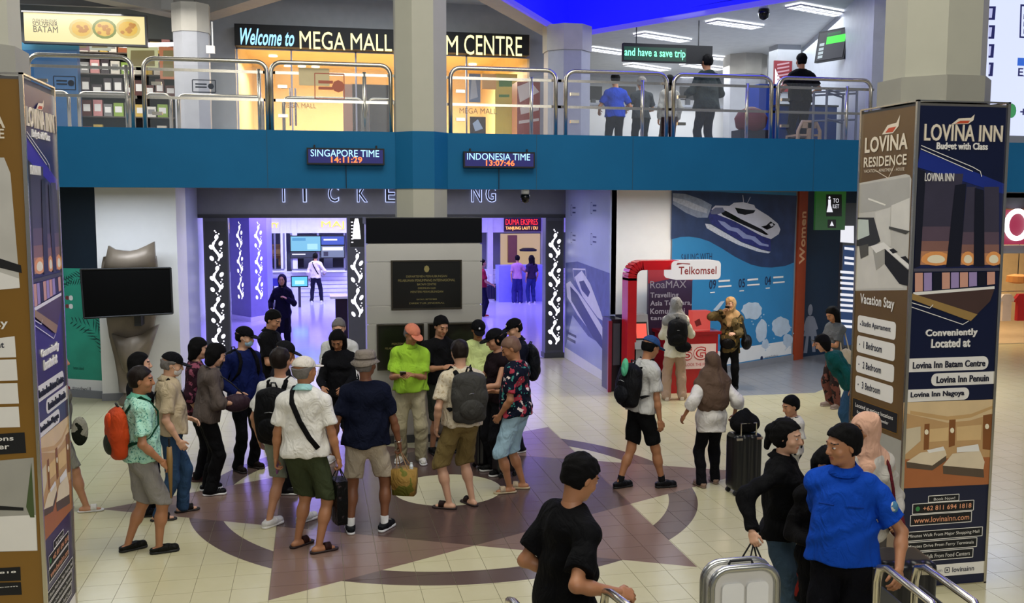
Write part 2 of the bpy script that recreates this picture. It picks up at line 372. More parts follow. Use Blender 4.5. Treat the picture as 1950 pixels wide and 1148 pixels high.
# angled mural wall
ma=Vector((6.15,15.97,0)); md=Vector((3.41,1.85,0)).normalized(); mn=Vector((md.y,-md.x,0))
me_=ma+md*3.77
wallseg(ma,me_,0,3.42,GREYP,'wall_mural')
mm=Panel(ma,md,mn); t=thing('ferry_mural','wide blue ferry route mural on the angled wall behind the telecom counter','mural',(ma.x,ma.y,.1),)
W_=3.72
BLU=M('mural_blue','#2d80b4',.4,var=.06,scale=1.5); DSEA=M('mural_dark_sea','#27395f',.4,var=.3,scale=4); WAKE=M('mural_wake','#8f98ad',.5,var=.25,scale=12)
mm.rect(0,.12,W_,3.38,BLU,1)
mm.rect(0,.14,W_,.42,WHITE,2)
z4=lambda *q:[(1270+x/3.103,350+y/3.103) for x,y in q]
mm.poly(z4((30,35),(768,70),(755,300),(750,465),(700,485),(620,495),(560,492),(500,478),(450,455),(400,430),(330,385),(250,340),(190,320),(130,312),(80,314),(26,328)),DSEA,2)
mm.poly(z4((34,55),(110,60),(200,90),(265,125),(255,160),(240,200),(180,200),(110,170),(34,120)),WAKE,3)
mm.poly(z4((34,80),(110,95),(240,150),(235,175),(150,150),(34,100)),M('wake_white','#b8bcc8',.5,var=.2,scale=20),4)
mm.poly(z4((225,235),(260,240),(440,345),(560,390),(612,402),(600,410),(540,402),(420,360),(300,300),(235,262)),M('spray','#c9ccd6',.5,var=.2,scale=30),3)
mm.poly(z4((245,195),(262,150),(300,180),(400,225),(560,310),(612,325),(612,398),(560,385),(440,340),(330,275),(258,232)),M('boat_navy','#2a3078',.4,var=.3,scale=20),4)
mm.poly(z4((300,215),(340,225),(380,255),(420,262),(470,300),(520,312),(560,350),(600,360),(600,372),(545,362),(500,330),(450,322),(410,285),(360,272),(320,240)),M('boat_wave','#8f97c4',.4),5)
mm.poly(z4((262,150),(285,128),(370,130),(395,112),(450,108),(515,125),(522,142),(600,190),(655,235),(670,270),(660,297),(614,327),(560,308),(400,222),(300,182)),HULL,5)
mm.poly(z4((300,150),(350,160),(440,210),(560,268),(600,300),(585,302),(540,282),(420,228),(330,185)),BLACK,6)
mm.poly(z4((400,140),(470,152),(522,156),(512,172),(460,184),(418,174)),BLACK,6)
mm.poly(z4((555,252),(585,246),(612,222),(640,240),(622,258),(590,272)),BLACK,6); mm.poly(z4((605,238),(622,232),(630,246),(614,252)),HULL,7)
mm.poly(z4((255,165),(285,140),(330,140),(340,165),(300,180),(262,180)),M('boat_shade','#6e7290',.4),6)
mm.line([mm.uv(*z4((452,108))[0]),mm.uv(*z4((447,66))[0])],.02,HULL,7); mm.line([mm.uv(*z4((475,112))[0]),mm.uv(*z4((492,78))[0])],.015,HULL,7)
rnd=random.Random(5)
def island(cx,cy,rx,ry,seed):
    r=random.Random(seed); pts=[]
    for i in range(20):
        a=2*math.pi*i/20; k=.82+.25*r.random(); pts.append((cx+rx*k*math.cos(a),cy+ry*k*math.sin(a)))
    mm.poly(pts,M('island_print','#b9c8d6',.5,var=.1),3)
    for _ in range(8): 
        x=cx+(r.random()-.4)*rx*2.4; y=cy+(r.random()-.3)*ry*2.2; u,v=mm.uv(x,y); mm.ell(u,v,.02,.015,M('island_print'),3,6)
island(1432,592,20,18,3); island(1450,630,12,22,4); island(1487,622,18,20,6); island(1500,648,10,14,9); island(1457,655,7,10,11)
mm.poly([(1358,590),(1372,574),(1380,573),(1366,592)],M('island_print'),3)
mm.build('printed_panel',t)
for s,x,y in (('05',1406,548),('04',1456,543),('09',1350,551)):
    u,v=mm.uv(x,y); mm.text(s,u,v,.2,.17,M('navy_print','#15264a'),t,bold=.02)
    mm2=Panel(ma,md,mn); mm2.mb=MB(); mm2.k=900+x
    mm2.rect(u+.26,v+.12,u+.6,v+.155,WHITE,4); mm2.rect(u+.26,v+.02,u+.65,v+.05,WHITE,4); mm2.rect(u+.02,v-.07,u+.16,v-.05,WHITE,4); mm2.build('caption_bars',t)
u,v=mm.uv(1297,498); mm.text('SAILING WITH',u,v,.86,.13,M('navy_print'),t)
u,v=mm.uv(1450,685); mm.text('majesticfastferry',u+.1,v,.45,.06,M('navy_print'),t)
mm3=Panel(ma,md,mn); mm3.k=990; mm3.ell(u,v+.03,.045,.045,M('navy_print'),3); mm3.build('badge',t)
P=MB().prism([(p.x,p.y) for p in (ma+mn*.0,me_,me_+mn*.02,ma+mn*.02)],0,.12,GREYP); struct(P.build('baseboard_mural'))
# women's toilet entrance: orange pier with lettering, dark wall, figure, green sign
wo=Panel((9.50,17.75,0),md,mn)
o=thing('toilet_pier','orange pier with vertical WOMEN lettering at the toilet entrance','sign',(9.6,17.8,0))
q=[Vector((9.5,17.75,0)),Vector((9.5,17.75,0))+md*.30]; q+= [q[1]-mn*.5,q[0]-mn*.5]
MB().prism([(p.x,p.y) for p in q],0,3.4,M('burnt_orange','#a8431f',.5)).build('pier',o)
a=wo.pt(.24,1.95,.0) ; text('lettering','Women',a,(0,0,1),mn,1.05,.19,M('pale_orange','#e8b48c'),o,ext=.01,bold=.02)
wallseg((9.8,18.1,0),(13.4,19.6,0),0,3.42,M('navy_wall','#17304a',.5),'wall_right')
wr=Panel((9.8,18.1,0),Vector((3.6,1.5,0)).normalized(),Vector((1.5,-3.6,0)).normalized())
fg=thing('toilet_figure','white outline figure of a woman on the dark wall by the toilet','sign',tuple(wr.hit(1541,660)))
FG=M('pictogram_grey','#8b8f9d',.5)
u,v=wr.uv(1543,590); wr.ell(u,v,.075,.12,FG,2); wr.poly([(1538,602),(1549,602),(1556,640),(1530,640)],FG,2)
wr.poly([(1536,604),(1540,606),(1532,630),(1528,628)],FG,2); wr.poly([(1548,606),(1551,604),(1558,626),(1554,628)],FG,2)
wr.poly([(1535,640),(1540,640),(1537,672),(1530,672)],FG,2); wr.poly([(1544,640),(1550,640),(1553,670),(1547,670)],FG,2)
wr.build('printed_panel',fg)
gs=thing('toilet_sign','bright green hanging sign with toilet pictograms','sign',(10.1,16.5,2.6))
g0,g1=aty(1552,438,16.5),aty(1602,370,16.5)
MB().box((g0.x,16.5,g0.z),(g1.x+.1,16.56,3.42),M('sign_green','#2f8a2a',emit=.14)).build('board',gs)
gp=Panel((g0.x,16.5,g0.z),(1,0,0),(0,-1,0)); gp.poly([(1573,412),(1603,412),(1603,370),(1573,370)],BLACKM); gp.poly([(1576,418),(1592,418),(1592,434),(1576,434)],BLACKM)
gw=M('sign_white','#e8e8f0',emit=.8)
gp.poly([(1577,396),(1582,396),(1582,380),(1577,380)],gw,3); u,v=gp.uv(1579.5,376); gp.ell(u,v,.02,.025,gw,3,8); gp.poly([(1574,404),(1586,404),(1582,390),(1577,390)],gw,3)
gp.poly([(1580,430),(1588,430),(1584,421)],gw,3); gp.build('pictograms',gs)
u,v=gp.uv(1586,386); gp.text('TO',u,v,.12,.08,gw,gs); gp.text('ILET',u,v-.1,.13,.07,gw,gs)
ds=thing('directory_sign','tall lit navy directory sign with white list of lines beside the right pillar','sign',(10.0,17.0,0))
d0,d1=aty(1597,670,17),aty(1626,428,17)
MB().box((d0.x,17,0),(d1.x+.25,17.1,d1.z+.42),DGREY).build('frame',ds)
dp=Panel((d0.x,17,0),(1,0,0),(0,-1,0)); dp.rect(.02,.4,.5,2.35,M('sign_navy','#0f3d75',emit=.45),1)
dp.poly([(1600,461),(1626,463),(1626,430),(1601,430)],M('sign_white'),2)
for i,yy in enumerate((472,490,500,517,528,538,548,560,570,580,590,610,620)):
    dp.poly([(1600+(8 if i<3 else 0),yy+3),(1626,yy+5),(1626,yy),(1600+(8 if i<3 else 0),yy-2)],M('sign_white'),2)
dp.build('printed_panel',ds)
# ================================================================ TICKETING FRONT WALL (y=19.1)
TY=19.1; LGR=M('ticket_wall_grey','#7c7d86',.4,.1)
w=MB(); w.box((-2.15,TY,2.89),(5.05,TY+.25,3.42),LGR); struct(w.build('wall_back'),'grey header over the ticketing entrance')
struct(MB().box((-2.15,TY-.03,2.86),(5.05,TY,2.93),DGREY).build('trim_6'))
for s,px in (('T',540),('I',587),('C',635),('K',690),('E',744),('T',0),('I',0),('N',908),('G',935)):
    if px==0: continue
    a=aty(px-9,384,TY-.03); wd_=.045 if s=='I' else .18
    hl=text('sign_letter',s,(a.x-.012,TY-.012,a.z-.012),(1,0,0),(0,-1,0),wd_+.03,.334,M('letter_halo','#b9c6ff',emit=1.1),None,ext=.02,bold=.03)
    fc=text('face',s,(a.x,TY-.034,a.z),(1,0,0),(0,-1,0),wd_,.31,M('letter_face','#3b3d4c',.4),hl,ext=.004)
    tag(hl,'backlit letter %s of the ticketing sign over the entrance'%s,'sign letter','letters of the ticketing sign')
def vine(P,u,v0,v1,wd,m,parent,name='light_vine',seg=None):
    """cut-out plant ornament: wavy stems with leaves and dots"""
    H=v1-v0; n=seg or max(1,round(H/.62)); h=H/n
    for i in range(n):
        b=v0+i*h
        pts=[(u+wd*.22*math.sin(2*math.pi*k/10+.6),b+h*(.04+.74*k/10)) for k in range(11)]
        for k in range(10):
            ww=wd*(.22 if 1<k<8 else .14)
            P.line([pts[k],pts[k+1]],ww*.8,m,2)
        for (du,dv,rt) in ((-.32,.12,1.1),(.30,.20,-1.0),(-.34,.48,1.2),(.34,.60,-1.1),(.05,.80,-.4)):
            P.ell(u+du*wd,b+dv*h,wd*.14,h*.085,m,2,10,rot=rt*.5)
        for j,(du,dv) in enumerate(((.28,.36),(.36,.44),(.22,.90),(.02,.95),(-.06,1.0),(.40,.30))):
            P.ell(u+du*wd,b+dv*h,wd*.055,wd*.055,m,2,8)
    return P.build(name,parent)
JM=M('door_jamb','#4e4f56',.35,.3)
for x0,x1,lab in ((-2.03,-1.58,'dark jamb left of the ticketing door with a white glowing vine ornament'),(4.62,5.0,'dark jamb right of the ticketing door with a white glowing vine ornament')):
    t=thing('door_jamb',lab,'door frame',((x0+x1)/2,TY,0),'vine ornament jambs')
    MB().box((x0,TY-.06,.1),(x1,TY+.22,2.86),JM).box((x0-.02,TY-.08,0),(x1+.02,TY+.22,.1),DGREY).build('post',t)
    P=Panel((x0,TY-.06,0),(1,0,0),(0,-1,0)); P.rect(.03,.15,x1-x0-.03,2.8,DGREY,1); P.build('face_panel',t)
    P=Panel((x0,TY-.06,0),(1,0,0),(0,-1,0)); vine(P,(x1-x0)/2,.25,2.62,.26,GLOW,t)
t=thing('door_jamb','dark post with glowing vine ornament between ticketing door and steel cladding','door frame',(.9,TY,0),'vine ornament jambs')
a,b_=aty(660,410,TY),aty(694,410,TY)
MB().box((a.x,TY-.06,0.1),(b_.x+.35,TY+.2,2.89),JM).build('post',t)
P=Panel((a.x,TY-.06,0),(1,0,0),(0,-1,0)); vine(P,.18,.9,2.25,.24,GLOW,t)
P=Panel((a.x,TY-.06,0),(1,0,0),(0,-1,0)); P.rect(.06,2.3,.34,2.86,BLACKM,1)
for k in range(7): P.rect(.08,2.38+k*.065,.12,2.40+k*.065,GLOW,3)
P.poly([(671,455),(687,455),(684,425),(682,416),(676,416),(674,425)],GLOW,3); P.build('lit_sign',t)
# ---- inside the ticket hall
PURW=M('hall_white','#d5d4e6',.4)
fl2=MB(); fl2.box((-6,19.1,-.1),(12,33,-.0),M('hall_floor','#b9b6cf',.12,var=.03)); struct(fl2.build('floor_ticket_hall'))
c=MB(); c.box((-6,19.35,3.3),(12,33,3.42),PURW); struct(c.build('ceiling_ticket_hall'))
for x in (-3.2,9.0): struct(MB().box((x-.1,19.35,0),(x+.1,33,3.3),PURW).build('wall_ticket_hall_'+('left' if x<0 else 'right')))
BW=32.3
w=MB(); w.box((-3.2,BW,0),(9,BW+.2,.95),PURW); w.box((-3.2,BW,2.2),(9,BW+.2,3.3),PURW); w.box((-3.2,BW+1.6,0),(9,BW+1.7,3.3),M('office_back','#8c8fa8',.6))
struct(w.build('wall_ticket_counters'))
for k,x in enumerate((-2.3,-.95,-.6,1.3,3.0,4.6,5.9,7.8)): struct(MB().box((x-.09,BW-.03,0),(x+.09,BW+.2,2.95),PURW).build('trim_%d'%(10+k)))
for k in range(7): struct(MB().box((-3.0,BW-.012,.12+.13*k),(9,BW,.125+.13*k),M('panel_joint','#6a6a86')).build('trim_%d'%(30+k)))
def sign3(s,px0,px1,py0,py1,Y,m,lab,halo=None,bold=.02):
    a,b=aty(px0,py1,Y),aty(px1,py0,Y)
    o=text('sign_lettering',s,(a.x,Y,a.z),(1,0,0),(0,-1,0),b.x-a.x,b.z-a.z,m,None,ext=.03,bold=bold); return tag(o,lab,'sign')
YEL=M('glow_yellow','#ffd94a',emit=1.3)
sign3('MAJ',612,655,421,437,BW-.05,YEL,'yellow glowing MAJ lettering over a ticket counter',bold=.004)
sign3('RITY',503,531,424,434,BW-.05,YEL,'yellow glowing RITY lettering left of the MAJ sign')
sign3('S',432,442,425,436,BW-.05,YEL,'small yellow glowing letter S at the far left of the ticket hall')
hc=thing('ticket_hall_pillar','angular pillar with two glowing vine ornaments inside the ticket hall','pillar',(-1.5,27,0))
pa,pb,pc=aty(440,575,27.3),aty(478,578,26.5),aty(510,575,27.0)
poly=[(pa.x,27.4),(pb.x,26.5),(pc.x,27.1),(pc.x+.1,28.1),(pa.x,28.2)]
MB().prism(poly,0,3.3,M('hall_pillar_grey','#7f7ca8',.4)).prism([(x*1+ (x-(-1.5))*.06,y+(y-27.3)*.08) for x,y in poly],0,.12,PURW).build('shaft',hc)
for i in (0,1):
    A_,B_=Vector((*poly[i],0)),Vector((*poly[i+1],0)); U_=(B_-A_).normalized(); N_=Vector((U_.y,-U_.x,0))
    P=Panel(A_,U_,N_); vine(P,(B_-A_).length/2,.55,2.65,.34,GLOW,hc)
def screen(name,lab,px0,py0,px1,py1,Y,col,e,bars=(),cat='screen',grp=None):
    a,b=aty(px0,py1,Y),aty(px1,py0,Y); t=thing(name,lab,cat,((a.x+b.x)/2,Y,a.z),grp)
    MB().box((a.x-.03,Y,a.z-.03),(b.x+.03,Y+.06,b.z+.03),BLACKM).build('case',t)
    P=Panel((a.x,Y,a.z),(1,0,0),(0,-1,0)); P.rect(0,0,b.x-a.x,b.z-a.z,M('scr_'+col,col,emit=e))
    W,H=b.x-a.x,b.z-a.z
    for (u0,v0,u1,v1,c2,e2) in bars: P.rect(u0*W,v0*H,u1*W,v1*H,M('scr_'+c2,c2,emit=e2),3)
    P.build('display',t); return t
screen('menu_screen','pale cyan menu screen above the left ticket counter window',554,450,610,478,BW-.1,'#6fb6d8',.9,((.55,.1,.9,.5,'#9ad0ea',1.0),(.05,.7,.5,.9,'#3f8fc0',.9)))
screen('menu_screen','dark blue screen right of the pale cyan menu screen above the counter',612,450,655,466,BW-.1,'#2b4fc4',.8,((.1,.5,.7,.7,'#e8e8f0',.9),))
screen('menu_screen','dark price list screen under the pale cyan menu screen',554,480,600,490,BW-.1,'#1a2c4c',.5,((.05,.5,.6,.7,'#e8e8f0',.9),))
screen('menu_screen','white and grey notice board under the dark blue screen',612,468,655,490,BW-.1,'#7f8db4',.6,((.05,.6,.95,.9,'#e8e8f0',.9),(.1,.1,.3,.5,'#2b2b55',.3)))
for k,(a_,b_2,lab) in enumerate(((507,541,'ticket office window with warm shelf on the left'),(556,656,'ticket office window wide in the middle'),)):
    a,b=aty(a_,512,BW),aty(b_2,478,BW)
    t=thing('counter_window',lab,'window',((a.x+b.x)/2,BW,a.z),'ticket counter windows')
    f=MB()
    for x in (a.x,(a.x+b.x)/2,b.x): f.box((x-.03,BW-.04,a.z-.9*0),(x+.03,BW+.04,2.2),M('alu','#9a9cae',.3,.8))
    f.box((a.x,BW-.04,a.z-.04),(b.x,BW+.04,a.z),M('alu')); f.build('frame',t)
    MB().box((a.x,BW-.25,a.z-.1),(b.x,BW+.3,a.z-.05),PURW).build('counter_top',t)
    mon=MB()
    for x in np.linspace(a.x+.2,b.x-.2,3 if k else 1): mon.box((x-.18,BW+.35,a.z+.02),(x+.18,BW+.39,a.z+.32),BLACKM)
    mon.build('monitor',t)
a,b=aty(506,505,33.2),aty(541,466,33.2)
sh=thing('office_shelf','warm wooden shelf seen through the left ticket window','shelf',(a.x,33,a.z)); m=MB()
for z in (a.z,(a.z+b.z)/2,b.z): m.box((a.x,33,z-.02),(b.x,33.3,z+.02),M('warm_wood','#a8814f'))
m.box((a.x,33.3,a.z),(b.x,33.33,b.z),M('warm_back','#c49c63')); m.build('boards',sh)
screen('lit_display','bright cyan floor standing display screen in the ticket hall',556,527,585,545,30,'#59b9ff',1.1,((.2,.2,.8,.6,'#9fe0ff',1.3),))
_p=aty(570,545,30); tag(MB().box((_p.x-.04,30.07,0),(_p.x+.04,30.13,_p.z+.02),DGREY).build('display_post'),'thin grey post carrying the cyan display in the ticket hall','post')
bs=thing('blue_stand','small dark blue lit stand left of the cyan display in the ticket hall','stand',(aty(520,540,30).x,30,0))
a,b=aty(507,545,30),aty(533,530,30); MB().box((a.x,30,a.z),(b.x,30.1,b.z),M('deep_blue_glow','#2020d8',emit=.6)).build('panel',bs); MB().box(((a.x+b.x)/2-.03,30.02,0),((a.x+b.x)/2+.03,30.08,a.z),DGREY).build('post',bs)
bn=thing('dark_table','dark maroon draped lectern with white top inside the ticketing door','table',(.75,21,0))
a,b=aty(640,620,21),aty(684,568,21); MB().box((a.x,21,0),(b.x+.15,21.5,b.z),M('maroon_cloth','#23101c',.8)).build('body',bn); MB().box((a.x-.12,20.95,b.z),(b.x+.2,21.55,b.z+.05),WHITE).build('top',bn)
# right part of the ticket hall
rs=thing('red_shop_sign','red and yellow shop sign lettering over the right ticket counter','sign',(6.8,BW-.1,2.5))
for s,y0,y1,m in (('DUMA EKSPRES',417,428,M('glow_red','#ff2a2a',emit=1.3)),('TANJUNG LAUT / DU',431,439,M('glow_amber','#ffb060',emit=1.4))):
    a,b=aty(963,y1,BW-.1),aty(1024,y0,BW-.1); text('lettering',s,(a.x,BW-.1,a.z),(1,0,0),(0,-1,0),b.x-a.x,b.z-a.z,m,rs,ext=.01,bold=.02)
a,b=aty(960,441,BW-.05),aty(1030,415,BW-.05); MB().box((a.x,BW-.09,a.z),(b.x,BW,b.z),M('sign_back_dark','#2a1030')).build('board',rs)
cr=thing('counter_booth','purple lit counter booth with warm window on the right of the ticket hall','counter',(6.5,30,0))
a=aty(950,565,30.5); b=aty(1040,505,30.5); MB().box((a.x,30.5,0),(b.x+.3,31.1,b.z),M('booth_blue','#8286d8',.4)).build('front',cr)
a=aty(955,505,31.4); b=aty(1030,445,31.4); MB().box((a.x,31.5,a.z),(b.x,31.6,b.z),M('warm_cream','#d9b98c',emit=.55)).build('lit_back',cr)
a=aty(968,500,31.3); b=aty(985,448,31.3); MB().box((a.x,31.3,a.z),(b.x,31.45,b.z),M('brown_door','#6b3f22')).build('door',cr)
a=aty(1000,478,31.2); MB().lathe([(.28,0),(.3,.05),(.18,.1)],(a.x+.1,31.2,a.z),BLACKM).build('wok',cr)
# ================================================================ RAILINGS ON THE BALCONY
def loop(x0,x1,z0,z1,y,r,m,mb,rc=.13):
    pts=[(x0,y,z0)]; 
    for cx,a0,a1 in ((x0+rc,180,90),(x1-rc,90,0)):
        for i in range(6):
            a=R(a0+(a1-a0)*i/5); pts.append((cx+rc*math.cos(a),y,z1-rc+rc*math.sin(a)))
    pts.append((x1,y,z0)); mb.tube(pts,r,m,10)
where=['before the souvenir shelves','before the grey upper column','left of the central column','just right of the central column','before the royal blue shirt man','before the tall dark jacket man','at the right end']
for k,(x0,x1) in enumerate(((-3.36,-2.17),(-2.03,-.54),(-.49,1.03),(1.82,3.26),(3.40,4.85),(4.95,6.42),(6.52,7.98))):
    t=thing('railing_panel','steel railing loop on the balcony '+where[k],'railing',((x0+x1)/2,12.9,4.0),'balcony railing loops')
    mb=MB(); loop(x0,x1,4.0,4.92,12.9,.028,STEEL,mb); mb.build('tube_frame',t,smooth=True)
    g=MB().box((x0+.05,12.96,4.06),(x1-.05,12.968,4.86),GLASS); g.build('glass_pane',t)
    for z in (4.45,4.80): MB().box((x0-.1,12.98,z-.018),(x1+.1,12.99,z+.018),STEEL).build('flat_bar',t)
    for f in ((.78,) if k not in (0,1) else (.93,)):
        xx=x0+(x1-x0)*f; MB().tube([(xx,13.0,4.0),(xx,13.0,4.84)],.025,STEEL).build('post',t,smooth=True)
    for z in (4.25,4.62): MB().box((x0+.08,12.93,z-.02),(x0+.2,12.98,z+.02),STEEL).build('glass_clamp',t)
lowl=['left of the shop shelves','right of the shop shelves','before the grey column','left half of the mall door','right half of the mall door','at far left']
for k,(a_,b_2) in enumerate(((150,248),(276,325),(340,500),(540,690),(700,752),(88,131))):
    a,b=aty(a_,197 if k else 193,14.6),aty(b_2,197,14.6)
    t=thing('low_barrier','low steel tube barrier on the upper floor '+lowl[k],'barrier',((a.x+b.x)/2,14.6,4.0),'low barriers on the upper floor')
    mb=MB(); loop(a.x,b.x,4.0,4.66,14.6,.024,STEEL,mb,.09); mb.build('tube_frame',t,smooth=True)
for (a_,b_2,c_,d_,lab) in ((103,146,143,170,'small notice on the glass at the far left railing'),(367,153,410,175,'small framed no smoking notice on the railing glass before the grey column'),(600,141,655,187,'small cream notice with red frame on the glass before the mall door')):
    a,b=aty(a_,d_,12.95),aty(c_,b_2,12.95); t=thing('glass_notice',lab,'notice',(a.x,12.95,a.z))
    P=Panel((a.x,12.95,a.z),(1,0,0),(0,-1,0)); W,H=b.x-a.x,b.z-a.z; mt=M('notice_ink','#2c3440') if a_<500 else M('notice_red','#b5654d')
    P.frame(0,0,W,H,.012,mt); 
    for i in range(2): P.rect(W*.12,H*(.35+.25*i),W*.62,H*(.47+.25*i),mt)
    P.ell(W*.8,H*.5,H*.25,H*.25,mt,1,8)
    if a_>500: P.rect(-.2,H*.5,W*.5,H*1.2,M('notice_cream','#d9c79a'),0)
    P.build('printed_panel',t)
def led(x0,x1,z0,z1,y,l1,l2,lab):
    t=thing('led_clock',lab,'clock',((x0+x1)/2,y,z0),'LED clocks on the balcony front')
    MB().box((x0,y-.06,z0),(x1,y,z1),BLACKM).build('case',t)
    P=Panel((x0,y-.06,z0),(1,0,0),(0,-1,0)); P.rect(.02,.02,x1-x0-.02,z1-z0-.02,M('led_navy','#0a0a78',emit=.5),1); P.build('display',t)
    W,H=x1-x0,z1-z0
    P.text(l1,.05*W,.48*H,.88*W,.42*H,M('led_cyan','#9fdcff',emit=1.5),t,bold=.01); P.text(l2,.31*W,.12*H,.40*W,.36*H,M('led_orange','#ff6a30',emit=2.0),t,bold=.02)
    for s in (.1,.9): MB().box((x0+W*s-.01,y-.01,z0-.0),(x0+W*s+.01,y+.05,z1+.04),BLACKM).build('bracket',t)
    MB().tube([(x0+W*.5,y-.02,z0),(x0+W*.5,y-.012,ZB)],.005,BLACKM,5).build('cable',t)
led(-.06,.92,3.62,3.83,12.68,'SINGAPORE TIME','14:11:29','LED clock reading SINGAPORE TIME 14:11:29 on the blue balcony front')
led(1.95,2.91,3.60,3.81,12.68,'INDONESIA TIME','13:07:46','LED clock reading INDONESIA TIME 13:07:46 on the blue balcony front')
def camera(p,lab,s=1):
    t=thing('security_camera',lab,'camera',p); x,y,z=p
    MB().lathe([(.05*s,0),(.05*s,-.05*s),(.03*s,-.06*s)],p,WHITE,12).build('mount',t); MB().lathe([(.055*s,-.06*s),(.06*s,-.1*s),(.045*s,-.15*s),(.01*s,-.17*s)],p,BLACK,12).build('dome',t,smooth=True)
a=aty(1000,360,12.85); camera((a.x,12.85,3.32),'dome security camera under the balcony right of the ticketing letters',1.1)
a=atz(1455,10,6.4); camera((a.x,a.y,6.43),'black dome camera on the upper hall ceiling',1.6)
# ================================================================ UPPER FLOOR
UZ=4.0; UGR=M('upper_wall_grey','#a9acb0',.6); CEIL=M('upper_ceiling','#d8d9d6',.7); BEAM=M('beam_paint','#b5b1a6',.6); FASC=M('fascia_grey','#93928e',.6)
MY=19.0
# back wall with mall opening
w=MB(); w.box((-2.6,MY,UZ),(-1.36,MY+.2,7.2),UGR); w.box((4.26,MY,UZ),(5.1,MY+.2,7.2),UGR); w.box((-1.36,MY,6.43),(4.26,MY+.2,7.2),UGR)
struct(w.build('wall_mall_front'),'grey wall above the mall entrance')
# mall sign
ms=thing('mall_sign','long black sign in lit lettering over the mall entrance on the upper floor','sign',(1.45,MY,6.05))
a0,b0=aty(447,90,MY-.3),aty(1008,73,MY-.3)
MB().box((a0.x,MY-.3,6.05-.03),(b0.x,MY,6.41),BLACKM).build('sign_box',ms)
P=Panel((a0.x,MY-.3,6.02),(1,0,0),(0,-1,0))
def st(s,x0,y0,x1,y1,m,**k):
    a,b=P.uv(x0,y1),P.uv(x1,y0); P.text(s,a[0],a[1],b[0]-a[0],b[1]-a[1],m,ms,**k)
st('Welcome to',458,57,560,85,M('glow_blue_white','#8fd0ff',emit=1.5),shear=.35,bold=.02)
LY=M('glow_pale_yellow','#fff3a8',emit=1.4)
st('MEGA',571,62,657,93,LY); st('MALL',668,66,746,95,LY); st('BATAM',757,68,872,101,LY); st('CENTRE',884,70,994,104,LY)
# mall interior
cr1=M('mall_cream','#dcc697',.5); cr2=M('mall_wood','#b98a4a',.4)
w=MB(); w.box((-1.36,24.5,UZ),(4.26,24.6,6.6),cr1); w.box((-1.46,MY+.2,UZ),(-1.36,24.5,6.6),cr1); w.box((4.26,MY+.2,UZ),(4.36,24.5,6.6),cr1); w.box((-1.4,MY+.2,6.45),(4.3,24.5,6.55),cr1)
struct(w.build('wall_mall_interior'))
struct(MB().box((-1.36,MY+.2,UZ-.02),(4.26,24.5,UZ+.02),M('mall_floor','#cdb58a',.2)).build('floor_mall'))
MLW=M('downlight','#fff0c8',emit=3)
for k,(px,py) in enumerate(((520,106),(553,150),(900,122),(575,127),(985,150),(600,165))):
    p=atz(px,py,6.44); t=tag(MB().lathe([(.09,0),(.1,-.03)],(p.x,min(max(p.y,20),24.2),6.45),MLW,12).build('downlight'),'round warm downlight in the mall ceiling, '+['above the mall letters M','left near the door','right of the central column','behind the letters G A','by the green board','left, low by the cream notice'][k],'ceiling light','mall downlights')
gd=thing('glass_door','frameless glass door pair of the mall entrance left of the central column','door',(0,MY,UZ))
for x0,x1 in ((-1.33,-.35),(-.33,.85),(.87,1.9),(1.92,3.0)): MB().box((x0,MY+.02,UZ+.02),(x1,MY+.032,6.0),GLASS).build('glass_pane',gd)
mh=MB()
for x in (-.38,-.28,1.95): mh.tube([(x,MY-.05,4.6),(x,MY-.05,5.3)],.02,STEEL)
mh.build('handle',gd)
mt=MB()
for x in (-1.33,-.34,.86,1.91,3.0): mt.box((x-.015,MY,UZ),(x+.015,MY+.04,6.02),M('alu'))
mt.box((-1.36,MY,6.0),(4.26,MY+.05,6.05),M('alu')); mt.build('frame',gd)
P2=Panel((0,MY,UZ),(1,0,0),(0,-1,0))
for s,x0,y0,x1,y1 in (('MEGA MALL',538,197,602,205),('MEGA MALL',875,207,946,216)):
    a,b=P2.uv(x0,y1),P2.uv(x1,y0); P2.text(s,a[0],a[1],b[0]-a[0],b[1]-a[1],M('etched_grey','#8b7b5a'),gd)
def uppanel(name,lab,cat,pts,Y,shapes,back=.04,grp=None):
    xs=[aty(*p,Y) for p in pts]; x0=min(p.x for p in xs);x1=max(p.x for p in xs);z0=max(UZ,min(p.z for p in xs));z1=max(p.z for p in xs)
    if name in('wrapped_stack','display_case','promo_stand','dark_doorway','door_post_panel','shop_counter'): z0=UZ
    t=thing(name,lab,cat,((x0+x1)/2,Y,z0),grp); MB().box((x0,Y,z0),(x1,Y+back,z1),shapes[0]).build('board',t)
    P=Panel((x0,Y,z0),(1,0,0),(0,-1,0))
    for sh in shapes[1:]: P.poly(sh[0],sh[1],sh[2] if len(sh)>2 else 1)
    if len(shapes)>1: P.build('printed_panel',t)
    return t,P
uppanel('promo_stand','yellow and green promotional board inside the mall door','poster',[(943,140),(985,250)],MY+.6,[M('promo_yellow','#d8cf62'),([(950,150),(975,150),(975,165),(950,165)],M('promo_green','#4f8f4a')),([(950,180),(970,180),(970,185),(950,185)],M('promo_green'))])
uppanel('wrapped_stack','tall stack wrapped in plastic, red and white, right of the mall door','luggage',[(985,155),(1028,262)],MY-.6,[M('wrapped_red','#8a3a34',.3),([(985,165),(1010,155),(1027,175),(990,195)],M('wrap_white','#c9b9b4',.2)),([(990,205),(1027,200),(1026,210),(992,218)],M('wrap_white')),([(988,230),(1026,225),(1026,230),(988,236)],M('wrap_white'))],.5)
uppanel('roll_banner','narrow banner of a blue dressed figure in the mall','poster',[(893,140),(915,195)],MY+.5,[M('banner_blue','#6f86a8'),([(898,150),(905,145),(910,185),(895,190)],M('banner_light','#a8b8cc'))])
